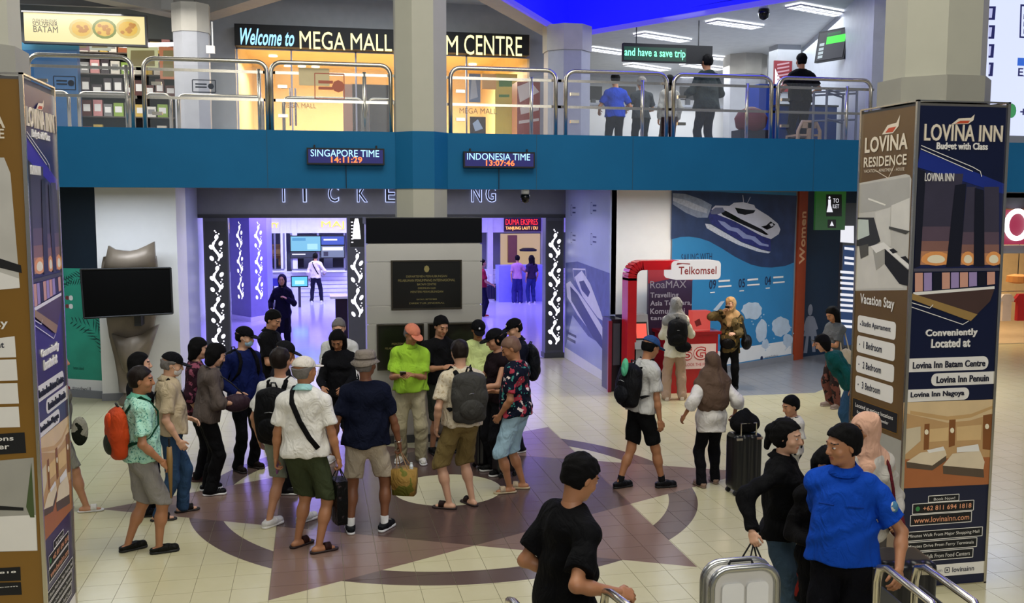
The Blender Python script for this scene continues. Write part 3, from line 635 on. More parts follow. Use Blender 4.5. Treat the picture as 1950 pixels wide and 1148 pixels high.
uppanel('display_case','dark framed picture stand at floor level in the mall','poster',[(895,222),(925,256)],MY-.4,[M('case_dark','#3a2e2a'),([(900,235),(910,227),(920,245),(905,250)],M('banner_light'))])
uppanel('notice_board','orange and white notice sheet hanging on the mall glass','notice',[(918,140),(945,170)],MY-.05,[M('notice_orange','#d9a05a')])
uppanel('dark_doorway','dark brown cabinet standing in the mall entrance','cabinet',[(670,160),(742,255)],MY+.8,[M('cabinet_brown','#2b1d18',.4),([(690,165),(698,165),(698,250),(690,250)],M('cabinet_edge','#6a4a3a'))],.4)
uppanel('door_post_panel','cream and pink vertical post panel in the mall entrance','post',[(653,160),(672,255)],MY+.3,[M('post_pink','#b98a72')],.1)
# upper columns
def upcol(cx,cy,ap,zt,lab):
    c=MB(); c.prism(octagon(cx,cy,ap),UZ,zt,M('upcol_grey','#a8aab0',.5)); c.prism(octagon(cx,cy,ap*1.06),zt-.45,zt,BEAM); struct(c.build('column'),lab)
upcol(-1.86,16.6,.27,6.3,'grey octagonal column on the upper floor beside the souvenir shop')
upcol(4.55,17.2,.39,6.3,'grey octagonal column on the upper floor right of the mall entrance')
a=aty(1437,150,20); upcol(a.x,20.5,.42,6.45,'grey column at the back of the upper right hall')
sw=thing('switch_box','grey electrical box on the left upper column','switch box',(-1.8,16.3,5.6)); a=aty(403,95,16.33)
MB().box((a.x-.08,16.28,a.z-.06),(a.x+.05,16.36,a.z+.06),WHITE).tube([(a.x+.02,16.31,a.z),(a.x+.02,16.31,6.0)],.012,WHITE,6).build('box',sw)
# zigzag beams : left column - central column - right column - far right
AL=atz(370,34,6.3); AR=atz(1080,72,6.3); 
L1=atz(478,0,6.3); L2=atz(207,0,6.3); R1=atz(958,0,6.3); R2=atz(1505,0,6.3)
def ext(a,b,k): return (a[0]+(b[0]-a[0])*k,a[1]+(b[1]-a[1])*k)
def beam(a,b,z0,z1,th,m,name,lab=None,side=1):
    a,b=Vector((*a[:2],0)),Vector((*b[:2],0)); d=(b-a).normalized(); n=Vector((d.y,-d.x,0))*th*side
    return struct(MB().prism([(p.x,p.y) for p in (a,b,b+n,a+n)][::1 if side>0 else -1],z0,z1,m).build(name),lab)
def isect(a,b,c,d):
    x1,y1,x2,y2,x3,y3,x4,y4=a[0],a[1],b[0],b[1],c[0],c[1],d[0],d[1]; D_=(x1-x2)*(y3-y4)-(y1-y2)*(x3-x4)
    p=x1*y2-y1*x2;q=x3*y4-y3*x4; return ((p*(x3-x4)-(x1-x2)*q)/D_,(p*(y3-y4)-(y1-y2)*q)/D_)
_c=isect(AL,L1,AR,R1); _l=ext(AL,L2,4)
struct(MB().prism([_l,(AL.x,AL.y),_c,(AR.x,AR.y),(5.1,24),(-12,24),(-12,_l[1])],7.0,7.15,CEIL).build('ceiling_upper'))
beam(AL,_c,6.3,8.6,.35,FASC,'beam','grey diagonal beam running from the left upper column',-1)
beam(AL,ext(AL,L2,4),6.3,8.6,.35,FASC,'beam','grey diagonal beam running left from the left upper column',1)
beam(AR,_c,6.3,7.1,.38,BEAM,'beam','beige diagonal beam running from the right upper column',1)
BLUEG=M('blue_led_glow','#0a0aff',emit=.95)
e1=_c; e2=ext(AR,R2,3.2)
# atrium fascia: its glow stands in for blue LED light falling on it
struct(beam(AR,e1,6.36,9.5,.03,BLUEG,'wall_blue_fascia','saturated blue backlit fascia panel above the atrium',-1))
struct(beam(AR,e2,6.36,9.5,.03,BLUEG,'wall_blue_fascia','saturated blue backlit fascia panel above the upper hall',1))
beam(AR,e2,6.28,6.36,.06,M('violet_edge','#5a50e8',emit=.7),'trim_60',None,1); beam(AR,e1,6.28,6.36,.06,M('violet_edge'),'trim_61',None,-1)
# ceiling of the upper right hall
q=[(AR.x,AR.y),(e2[0],e2[1]),(12.4,e2[1]),(12.4,26),(4.9,26),(4.9,AR.y)]
struct(MB().prism(q,6.45,6.6,CEIL).build('ceiling_upper_right'))
lts=[(1603,25,1510,8),(1443,50,1355,38),(1306,76,1217,62),(1190,100,1120,90),(1268,132,1196,121),(1394,111,1325,105),(1375,130,1303,121),(1330,148,1300,143),(1155,150,1115,147)]
for k,(x0,y0,x1,y1) in enumerate(lts):
    a,b=atz(x0,y0,6.44),atz(x1,y1,6.44); a.z=b.z=6.43
    d=(b-a); n=Vector((-d.y,d.x,0)).normalized(); dist=['nearest, by the wall screen','second nearest','third nearest','behind the green LED board on its left','below the green LED board, left','right of the green LED board','just below the right end of the green LED board','far back centre','far left, near the grey column'][k]
    t=thing('ceiling_light','white louvred fluorescent ceiling light, '+dist,'ceiling light',tuple((a+b)/2),'fluorescent lights of the upper hall')
    MB().obox((a+b)/2,d*.5,n*.16,Vector((0,0,.015)),M('lamp_white','#eef2ff',emit=2.6)).build('diffuser',t)
    lv=MB()
    for i in range(9): lv.obox(a+d*(i/8)+Vector((0,0,-.02)),d.normalized()*.012,n*.16,Vector((0,0,.012)),WHITE)
    for s in(-1,0,1): lv.obox((a+b)/2+n*.16*s+Vector((0,0,-.02)),d*.5,n*.01,Vector((0,0,.012)),WHITE)
    lv.build('louvre',t)
# right hall walls
wa,wb=aty(1520,200,19.5),aty(1658,200,13.4)
struct(MB().prism([(wa.x,19.5),(wb.x,13.4),(wb.x+.2,13.4),(wa.x+.2,19.5)],UZ,6.5,M('upper_white_wall','#b4bac4',.5)).build('wall_upper_right'))
struct(MB().box((4.9,24,UZ),(16,24.1,6.5),M('office_wall','#a4a6a8',.5)).build('wall_upper_back'))
a,b=aty(1478,200,18.9),aty(1522,200,18.9); struct(MB().box((a.x,18.9,UZ),(b.x,19.3,6.5),UGR).build('trim_62'))
up,_=uppanel('wall_poster','dark red poster with white text on the grey pier of the upper hall','poster',[(1475,115),(1507,175)],18.85,[M('poster_red','#7a1822'),([(1475,172),(1490,160),(1476,130)],WHITE)]+[([(1480,122+7*i),(1503,118+7*i),(1503,121+7*i),(1480,125+7*i)],M('poster_pale','#b58a90'),2) for i in range(6)])
# led board
a,b=aty(1187,116,16.8),aty(1357,92,16.8); lb=thing('led_board','green LED board reading and have a save trip hanging in the upper hall','sign',((a.x+b.x)/2,16.8,a.z))
MB().box((a.x,16.8,a.z),(b.x,16.9,b.z+.04),BLACKM).build('case',lb); P=Panel((a.x,16.8,a.z),(1,0,0),(0,-1,0)); W,H=b.x-a.x,b.z-a.z
P.rect(.01,.02,W*.70,H-.02,M('led_green_dark','#0a4a32',emit=.6)); P.build('display',lb); P.text('and have a save trip',.02,.05,W*.68,H*.66,M('led_green','#7dffc0',emit=1.6),lb,bold=.015)
hg=MB()
for s in(.15,.85): hg.tube([(a.x+W*s,16.85,b.z),(a.x+W*s,16.85,6.45)],.01,BLACKM,5)
hg.build('hanger',lb)
# tv on the right wall
tl=thing('wall_screen','tilted black screen with green banner hanging high on the right upper wall','screen',tuple(aty(1585,80,15.6)))
A=aty(1558,122,15.8); B=aty(1615,103,15.2); C_=aty(1609,48,15.2)
U=(B-A); U.z=0; zt=U.normalized(); n=zt.cross(Vector((0,0,1))); 
V=Vector((0,0,1)); Wt=U.length; c0=(A+C_)/2
MB().obox(c0+n*-.04,zt*Wt/2,V*.27-n*.05,n*.04,BLACKM).build('case',tl)
Nn=zt.cross((V*.27-n*.05).normalized()); P=Panel(c0-zt*(Wt/2-.03)-(V*.27-n*.05)*.9+Nn*.006,zt,Nn); W,H=Wt-.06,.49
P.rect(0,0,W,H,M('screen_grey','#3a3c46',emit=.35)); P.rect(W*.3,H*.55,W,H*.82,M('screen_green','#3ce03c',emit=1.1),2); P.rect(W*.3,H*.86,W*.8,H*.95,M('screen_deep_green','#1f6a3a',emit=.6),2)
for v in (.08,.22,.36,.52): P.rect(W*.06,H*v,W*.24,H*(v+.1),M('screen_white','#c8d8e0',emit=.7),3)
P.build('display',tl); MB().box((c0.x+.0,c0.y+.1,c0.z-.03),(c0.x+.5,c0.y+.16,c0.z+.03),BLACKM).build('wall_bracket',tl)
# desk & furniture of the upper hall
a,b=aty(1385,265,15.4),aty(1600,205,15.4)
dk=thing('blue_counter','royal blue service counter at the right end of the upper hall','counter',(a.x,15.5,UZ))
DB=M('desk_blue','#173a7a',.4); 
b1=aty(1470,160,15.6); b2=aty(1600,203,15.2)
MB().box((aty(1445,200,15.6).x,15.6,UZ),(b1.x+.1,16.0,b1.z),M('desk_bright_blue','#2a4fb0',.4)).build('side_panel',dk); MB().box((b1.x,15.3,UZ),(b2.x,15.9,b2.z),DB).build('front',dk)
MB().box((b1.x-.02,15.28,b2.z),(b2.x+.02,15.92,b2.z+.03),DGREY).build('top',dk)
ch=thing('plastic_chair','beige plastic chair with slotted back behind the blue railing end','chair',tuple(aty(1541,255,14.3)))
ch.location.z=UZ; PL=M('beige_plastic','#b59a78',.4); a=aty(1541,232,14.3); x=a.x; zt_=a.z
m=MB(); m.tube([(x-.2,14.3,UZ+.0),(x-.19,14.3,UZ+.3),(x-.12,14.3,zt_),(x+.12,14.3,zt_),(x+.19,14.3,UZ+.3),(x+.2,14.3,UZ)],.028,PL,8); m.build('back_frame',ch,smooth=True)
m=MB(); m.box((x-.03,14.28,UZ+.1),(x+.03,14.32,zt_),PL); m.box((x-.12,14.28,zt_-.1),(x+.12,14.32,zt_+.02),PL); m.build('slat',ch)
for sx in(-.19,.19):
    for sy in (0,.4): MB().tube([(x+sx,14.3+sy,UZ),(x+sx*.9,14.3+sy,UZ+.25)],.02,PL,6).build('leg',ch)
MB().box((x-.19,14.3,UZ+.22),(x+.19,14.7,UZ+.25),PL).build('seat',ch)
# frame trolley at the right end
fr=thing('metal_rack','grey metal rack frame behind the last railing loop','rack',tuple(aty(1620,260,13.8)))
a=aty(1575,170,13.8);b=aty(1632,178,13.8); m=MB()
for x in (a.x,b.x):
    for y in (13.8,14.2): m.tube([(x,y,UZ),(x,y,a.z)],.02,M('rack_grey','#6d7480',.4,.6),6)
for z in (a.z,a.z-.05,a.z-.45): m.tube([(a.x,13.8,z),(b.x,14.2,z-.02)],.015,M('rack_grey'),6); m.tube([(a.x,14.2,z),(b.x,13.8,z)],.015,M('rack_grey'),6)
m.build('frame',fr)
rc=thing('red_bundle','dark red cloth bundle behind the railing right of the tall man','bag',tuple(aty(1430,240,15.0)))
rc.location.z=UZ
a=aty(1430,225,15.0); MB().lathe([(.12,-.25),(.24,-.15),(.27,0),(.2,.12),(.06,.18)],(a.x,15.0,a.z),M('bundle_red','#6a2a2c',.7,var=.2),14).build('cloth',rc,smooth=True)
MB().box((a.x-.25,14.85,UZ),(a.x+.3,15.2,a.z-.2),M('dark_case','#1b1c24')).build('base',rc)
wc=thing('white_counter','white service counter behind the people of the upper hall','counter',tuple(aty(1150,255,21)))
a=aty(1115,200,20.9); b=aty(1380,208,20.9); wc.location=(a.x,20.9,UZ); MB().box((a.x,20.9,UZ),(b.x,21.5,a.z),WHITE).build('front',wc); MB().box((a.x-.05,20.85,a.z),(b.x+.05,21.55,a.z+.05),M('counter_top_grey','#9a9ea6',.3)).build('top',wc)
for k,px in enumerate((1130,1195,1310)):
    a=aty(px,197,21.1); t=thing('counter_monitor','dark monitor on the white counter, '+['leftmost','middle','rightmost'][k]+' of three','monitor',(a.x,21.1,a.z)); MB().box((a.x-.2,21.1,a.z+.08),(a.x+.2,21.14,a.z+.38),BLACKM).build('screen',t); MB().box((a.x-.05,21.08,a.z-.08),(a.x+.05,21.16,a.z+.1),DGREY).build('stand',t)
# ---- souvenir shop at the left
SY=17.2
w=MB(); w.box((-7,SY+1.2,UZ),(-2.0,SY+1.3,7.0),M('shop_wall','#7b8288',.5)); w.box((-7,SY,6.33),(-2.2,SY+.1,7.1),FASC); struct(w.build('wall_souvenir_shop'))
lbx,P=uppanel('lightbox_sign','cream lightbox sign reading BATAM with three dishes over the souvenir shop','sign',[(47,78),(275,32)],SY-.1,[M('lightbox_cream','#f0dfa0',emit=.85)],.1)
FO=[M('food_yellow','#e0b440',emit=.8,),M('food_orange','#c9882c',emit=.7),M('food_green','#8a9a40',emit=.6)]
for i,px in enumerate((155,199,244)):
    u,v=P.uv(px,55); P.ell(u,v,.19,.16,FO[2] if i==1 else M('food_pale','#d8c070',emit=.8),2,14); P.ell(u,v,.15,.12,FO[0],3,12)
    r=random.Random(i)
    for _ in range(8): P.ell(u+(r.random()-.5)*.2,v+(r.random()-.5)*.14,.035,.03,FO[1],4+_%2,7)
P.build('dish_print',lbx)
for s,x0,y0,x1,y1 in (('OLEH-OLEH KHAS',62,37,108,42),('SOUVENIR',62,43,110,49),('BATAM',64,51,110,61)):
    a,b=P.uv(x0,y1),P.uv(x1,y0); P.text(s,a[0],a[1],b[0]-a[0],b[1]-a[1],M('brown_ink','#4a3a20',emit=.1),lbx,bold=.01)
fx=MB(); a,b=aty(47,78,SY-.12),aty(275,32,SY-.12); 
for p,q in (((a.x-.03,SY-.13,a.z-.03),(b.x+.03,SY,a.z)),((a.x-.03,SY-.13,b.z),(b.x+.03,SY,b.z+.03)),((b.x,SY-.13,a.z),(b.x+.03,SY,b.z))): fx.box(p,q,DGREY)
fx.build('frame',lbx)
uppanel('shop_counter','deep blue shop partition under the cream lightbox','partition',[(40,80),(152,235)],SY+.1,[M('shop_blue','#1f4f7c',.4),([(40,80),(150,80),(150,95),(40,95)],M('shop_teal','#2f6f92'))],.2)
sh=thing('shop_shelf','souvenir shop shelf unit filled with packed snacks','shelf',tuple(aty(200,235,SY+.7))); sh.location.z=UZ
a,b=aty(150,235,SY+.7),aty(336,100,SY+.7); zz=[4.2,4.62,4.98,5.34,5.7]; m=MB()
m.box((a.x,SY+1.0,UZ),(b.x,SY+1.04,6.0),M('shelf_dark','#2c2a2e')); m.build('back_panel',sh)
for z in zz: MB().box((a.x,SY+.65,z-.02),(b.x,SY+1.0,z),M('shelf_metal','#5b5450',.4,.5)).build('shelf_board',sh)
cols=['#b8463a','#c9c2b0','#3c3238','#d2b35a','#8fae4a','#5a2f2a','#d8d3c8','#a0562f','#c98a8a','#e4e0d6']
names=['red','white','black','yellow','green','dark brown','cream','orange-brown','pink','pale']
r=random.Random(11); rows=['bottom','second','third','fourth','top']
pack={}; ORD=['first','second','third','fourth','fifth','sixth','seventh','eighth','ninth','tenth','eleventh','twelfth','thirteenth','fourteenth']
for zi,z in enumerate(zz):
    x=a.x+.05; n=0
    while x<b.x-.18:
        wv=.13+.06*r.random(); hv=.18+.12*r.random(); ci=r.randrange(10) if zi!=2 else (2 if x<-3.2 else 5)
        if (ci,'m') not in pack:
            mb=MB(); mb.box((-.07,-.05,0),(.07,.05,.8),M('pack_'+names[ci].replace(' ','_'),cols[ci],.4,var=.15,scale=20)); mb.box((-.05,-.053,.25),(.05,-.05,.6),WHITE if ci not in(1,6,9) else M('pack_red')); o=mb.build('snack_pack'); pack[(ci,'m')]=o.data
        else: o=D.objects.new('snack_pack',pack[(ci,'m')]); COL.objects.link(o)
        o.location=(x+wv/2,SY+.78,z); o.scale=(wv/.15,1,hv/.8)
        n+=1; tag(o,'%s snack pack, %s from the left on the %s souvenir shelf'%(names[ci],ORD[n-1],rows[zi]),'package','snack packs on the %s souvenir shelf'%rows[zi]); x+=wv+.015
tb=thing('tube_lamp','bright white tube lamp above the souvenir shelves','lamp',tuple(aty(285,85,SY+.4)))
a,b=aty(235,87,SY+.4),aty(332,84,SY+.4); MB().tube([a,b],.035,M('tube_glow','#fff4f6',emit=3),10).build('tube',tb); MB().box((a.x,SY+.4,a.z+.03),(b.x,SY+.5,a.z+.07),WHITE).build('housing',tb)
for (x0,y0,x1,y1,c_,lab) in ((138,80,170,95,'#c08a90','small pink hanging sign in the souvenir shop'),(170,78,210,95,'#c8d0c0','white hanging sign beside the pink one in the souvenir shop'),(243,90,300,130,'#d8d8a0','pale green hanging banner under the tube lamp'),(305,90,336,150,'#c9784a','orange food picture board beside the grey column')):
    uppanel('hanging_sign',lab,'sign',[(x0,y1),(x1,y0)],SY+.35,[M('hs_'+c_,c_,emit=.5 if c_!='#c08a90' else .3),([(x0+5,y1-4),(x1-5,y1-4),(x1-6,y0+6),(x0+6,y0+6)],M('hs_in','#a89858',emit=.3))],.03)
# ================================================================ WRAPPED ADVERTISING PILLARS
NAVY=M('print_navy','#0a1436',.3,var=.04); BROWN=M('print_brown','#6b5231',.3,var=.12,scale=1.5); BROWN2=M('print_ochre','#8a6424',.3,var=.12,scale=1.2)
PWH=M('print_white','#f2eee6',.35,var=.02); CREAM=M('print_cream','#e9dcc4',.35); BRG=M('print_bright_blue','#1b2f86',.3)
PFp=None
def PF(px,py):
    u,v=PFp.uv(px,py); return u/PFw,v
def P_W(P): return P.width
def ad_inn(P,t,uvf,pur=False):
    """navy hotel advertisement; uvf maps the reference face coordinates (0..1) to the panel"""
    nv=M('print_purple_navy','#1b1450',.3) if pur else NAVY; br=M('print_violet','#3a22a0',.3) if pur else BRG
    po=lambda pts,m,l=1: P.upoly([uvf(*p) for p in pts],m,l)
    def tx(s,u0,v0,u1,v1,m,**k):
        a,b=uvf(u0,v0),uvf(u1,v1); P.text(s,a[0],a[1],b[0]-a[0],b[1]-a[1],m,t,**k)
    po([(0,0),(1,0),(1,1),(0,1)],nv,1)
    zp=lambda *q:[PF(1600+x/2.391,180+y/2.391) for x,y in q]      # reference face, upper part
    pp=lambda q,m,l=1: P.upoly([(u*KW,v) for u,v in zp(*q)],m,l)
    KW=P_W(P)
    pp(((365,252),(760,412),(752,455),(350,330)),br,2)
    sky=M('print_dusk','#1a2350',.4); tower=M('print_tower','#3a3648',.4,var=.1); glow=M('print_glow','#f0a25c',.4); glow2=M('print_lampwhite','#ffeccc',.4); dkt=M('print_dark_tower','#0a0d20',.4); mid=M('print_tower_mid','#5c4a58',.4); low=M('print_tower_low','#8a6258',.4); low2=M('print_tower_glow','#c08560',.4)
    pp(((352,335),(752,455),(735,640),(715,790),(335,800)),sky,3)
    for (tl,tr,x0,x1,cx,rx) in ((385,560,352,500,435,68),(575,618,545,612,580,32),(655,722,655,722,697,36)):
        X=lambda f:(x0+(tl-x0)*f,x1+(tr-x1)*f); Y=lambda f:775-f*(775-(360 if tl<500 else 420))
        for f0,f1,m_,l_ in ((0,1,tower,4),(0,.42,mid,5),(0,.26,low,6),(0,.15,low2,7)):
            aL,aR=X(f0);bL,bR=X(f1); pp(((aL,Y(f0)),(aR,Y(f0)),(bR,Y(f1)),(bL,Y(f1))),m_,l_)
        for k_,m_,l_ in ((1,glow,8),(.6,glow2,9)):
            pp([(cx+rx*k_*math.cos(2*math.pi*i/16),752+38*k_*math.sin(2*math.pi*i/16)*(1.0 if math.sin(2*math.pi*i/16)<0 else .7)) for i in range(16)],m_,l_)
    pp(((522,412),(572,405),(545,782),(480,785)),dkt,10); pp(((612,425),(652,436),(655,782),(605,782)),dkt,10); pp(((352,335),(388,350),(362,780),(335,790)),dkt,10)
    pp(((332,792),(722,788),(722,802),(332,806)),M('print_canopy','#4a4858'),11)
    sh_=M('print_shopglow','#d8a08a',.4); sh2=M('print_shopviolet','#a490c0',.4)
    for i in range(9): x=338+i*41; pp(((x,812-i*.6),(x+36,811-i*.6),(x+36,895-i*4),(x,898-i*4)),(sh_,sh2,dkt,sh_,sh2)[i%5],11)
    pp(((330,900),(700,872),(700,884),(330,914)),PWH,12)
    pp(((330,914),(700,884),(680,940),(615,1005),(420,940)),M('print_road','#4a342e',.4),11)
    pp(((325,905),(420,935),(622,1000),(592,1030),(560,1020),(322,932)),M('print_gold','#a08048',.4),13)
    L_=lambda *q: P.line([(u*KW,v) for u,v in zp(*q)],.006,PWH,14)
    L_((366,232),(600,330),(635,350),(641,374)); L_((364,247),(600,350)); L_((320,946),(405,972),(420,956)); L_((320,966),(555,1046),(582,1030))
    tx('LOVINA INN',.09,.806,.42,.826,PWH,lay=14)
    tx('LOVINA INN',.065,.922,.955,.955,CREAM,bold=.012,lay=14)
    po([(.36,.955),(.44,.972),(.58,.975),(.62,.985),(.61,.968),(.55,.957)],CREAM,14); po([(.40,.957),(.46,.966),(.57,.967),(.55,.959)],M('print_flame','#c8502a'),15)
    tx('Budget with Class',.21,.893,.79,.91,PWH,bold=.02,lay=14)
    tx('Conveniently',.18,.366,.78,.385,PWH,bold=.025,lay=14); tx('Located at',.25,.345,.70,.364,PWH,bold=.025,lay=14)
    def pill(u0,v0,u1,v1,sd): a=uvf(u0,v0);b=uvf(u1,v1); P.rr(a[0],a[1],b[0],b[1],PWH,3,(b[1]-a[1])*.45,sd)
    ink=M('print_ink','#10142c')
    pill(.0,.303,.93,.335,'r'); tx('Lovina Inn Batam Centre',.05,.311,.89,.327,ink,bold=.015,lay=14)
    pill(.27,.268,1,.298,'l'); tx('Lovina Inn Penuin',.33,.275,.94,.291,ink,bold=.015,lay=14)
    pill(.0,.233,.72,.262,'r'); tx('Lovina Inn Nagoya',.04,.240,.66,.256,ink,bold=.015,lay=14)
    # bedroom picture
    zq=lambda q:[PF(1600+x/2.26,640+y/2.26) for x,y in q]
    pq=lambda m,l,*q: P.upoly([(u*KW,v) for u,v in zq(q)],m,l)
    pq(M('print_room','#c9a06c',.4),3,(272,285),(655,272),(637,635),(262,655)); pq(M('print_room_ceiling','#e2c596',.4),4,(272,285),(655,272),(652,335),(560,362),(460,372),(272,330))
    pq(M('print_room_beam','#d0a870',.4),5,(300,320),(460,345),(560,335),(652,300),(652,312),(560,350),(460,362),(300,335))
    pq(M('print_room_floor','#b06a3c',.4),4,(268,530),(645,520),(637,637),(262,655))
    for q in (((362,378),(384,376),(380,485),(358,490)),((468,360),(496,358),(492,470),(466,478)),((614,340),(650,334),(646,490),(612,485))): pq(M('print_wardrobe','#8a5428',.4),5,*q)
    pq(M('print_mirror','#d8c8a8'),5,(275,400),(345,388),(345,450),(275,512))
    for q in (((384,400),(465,392),(462,450),(382,455)),((500,390),(608,380),(604,445),(500,450))): pq(M('print_headboard','#e0bc84'),5,*q)
    pq(M('print_bed','#5c4c3c',.4),6,(283,540),(395,556),(455,512),(455,535),(395,577),(285,566)); pq(M('print_mattress','#e6d4b4'),7,(285,540),(345,500),(450,488),(457,512),(395,556))
    pq(M('print_bed'),6,(440,556),(615,570),(618,608),(442,592)); pq(M('print_mattress'),7,(440,556),(482,505),(600,492),(620,540),(615,572))
    pq(PWH,8,(372,490),(442,474),(450,490),(380,502)); pq(PWH,8,(500,478),(592,464),(598,494),(500,500))
    for cx_,cy_ in ((370,412),(480,405),(630,388)): pq(M('print_lampwhite'),8,*[(cx_+9*math.cos(i*.785),cy_+12*math.sin(i*.785)) for i in range(8)])
    z=0
def ad_inn_foot(P,t,uvf):
    def tx(s,u0,v0,u1,v1,m,**k):
        a,b=uvf(u0,v0),uvf(u1,v1); P.text(s,a[0],a[1],b[0]-a[0],b[1]-a[1],m,t,**{**k,'lay':10})
    def fr(u0,v0,u1,v1): a,b=uvf(u0,v0),uvf(u1,v1); P.rect(a[0],a[1],b[0],b[1],M('print_black','#07080c'),4); P.frame(a[0],a[1],b[0],b[1],.006,PWH,5)
    SAL=M('print_salmon','#e8a27a')
    fr(.30,.852,.66,.915); tx('Book Now!',.36,.868,.61,.895,PWH)
    fr(.12,.745,.84,.845); tx('+62 811 694 1818',.24,.772,.81,.82,SAL,bold=.02); a=uvf(.18,.795); P.ell(a[0],a[1],.02,.02,M('print_green','#3a8a4a'),6)
    fr(.10,.63,.82,.735); tx('www.lovinainn.com',.14,.655,.79,.71,SAL,bold=.01)
    for v,s,u in ((.48,'1 Minutes Walk From Major Shopping Mall',.96),(.375,'1 Minutes Drive From Ferry Terminals',.90),(.27,'5 Minutes Walk From Food Centers',.86)):
        fr(.02,v,u,v+.09); tx(s,.05,v+.025,u-.04,v+.065,PWH,bold=.01)
    a,b=uvf(.0,.10),uvf(1,.22); P.rect(a[0],a[1],b[0],b[1],PWH,4); tx('lovinainn',.62,.135,.88,.185,NAVY,bold=.01); tx('instagram',.28,.135,.50,.18,M('print_grey','#8a8c96'))
    a=uvf(.56,.16); P.frame(a[0]-.02,a[1]-.02,a[0]+.02,a[1]+.02,.006,NAVY,6); P.ell(a[0],a[1],.009,.009,NAVY,6,8)
def pillar(x0,x1,y0,y1,zt,lab):
    t=thing('advertising_pillar',lab,'advertising pillar',((x0+x1)/2,(y0+y1)/2,0))
    MB().box((x0+.01,y0+.01,0),(x1-.01,y1-.01,zt-.01),M('pillar_core','#6d6a66')).build('core',t)
    f=MB(); e=.012
    for x in(x0,x1):
        for y in(y0,y1): f.box((x-e,y-e,0),(x+e,y+e,zt),STEEL)
    for z in (0,zt): 
        f.box((x0-e,y0-e,z-e+.012),(x1+e,y0+e,z+e),STEEL); f.box((x0-e,y0-e,z-e+.012),(x0+e,y1+e,z+e),STEEL); f.box((x1-e,y0-e,z-e+.012),(x1+e,y1+e,z+e),STEEL)
    f.build('edge_profile',t)
    cx,cy=(x0+x1)/2-(.10 if x0<0 else 0),(y0+y1)/2
    c=MB(); c.prism(octagon(cx,cy,.365),zt+.2,9.0,COLW); c.prism(octagon(cx,cy,.405),zt+.01,zt+.21,COLC); struct(c.build('column'),'cream octagonal column rising from the %s advertising pillar'%('right' if x0>0 else 'left'))
    return t
ZP=3.91
RX0,RX1,RY0,RY1=4.60,5.40,6.78,7.56
rp=pillar(RX0,RX1,RY0,RY1,ZP,'tall square advertising pillar on the right, brown and navy hotel posters')
# navy face towards the viewer: v runs 0 (z=.0) .. 1
P=Panel((RX0+.012,RY0,0),(1,0,0),(0,-1,0)); Wf=RX1-RX0-.024; PFp=P; PFw=Wf; P.width=Wf
P.rect(0,.0,Wf,.9,NAVY,1)
KV=[0,.055,.225,.233,.335,.345,.385,.40,.46,.485,.545,.585,.61,.80,.87,.893,.91,.922,.955,.985,1]; KZ=[.75,.80,1.49,1.55,1.90,1.98,2.13,2.22,2.36,2.42,2.60,2.72,2.80,3.28,3.50,3.53,3.60,3.61,3.74,3.82,3.88]
zf=lambda v:float(np.interp(v,KV,KZ))
ad_inn(P,rp,lambda u,v:(u*Wf,zf(v)))
ad_inn_foot(P,rp,lambda u,v:(u*Wf,v*.84))
P.build('printed_panel',rp)
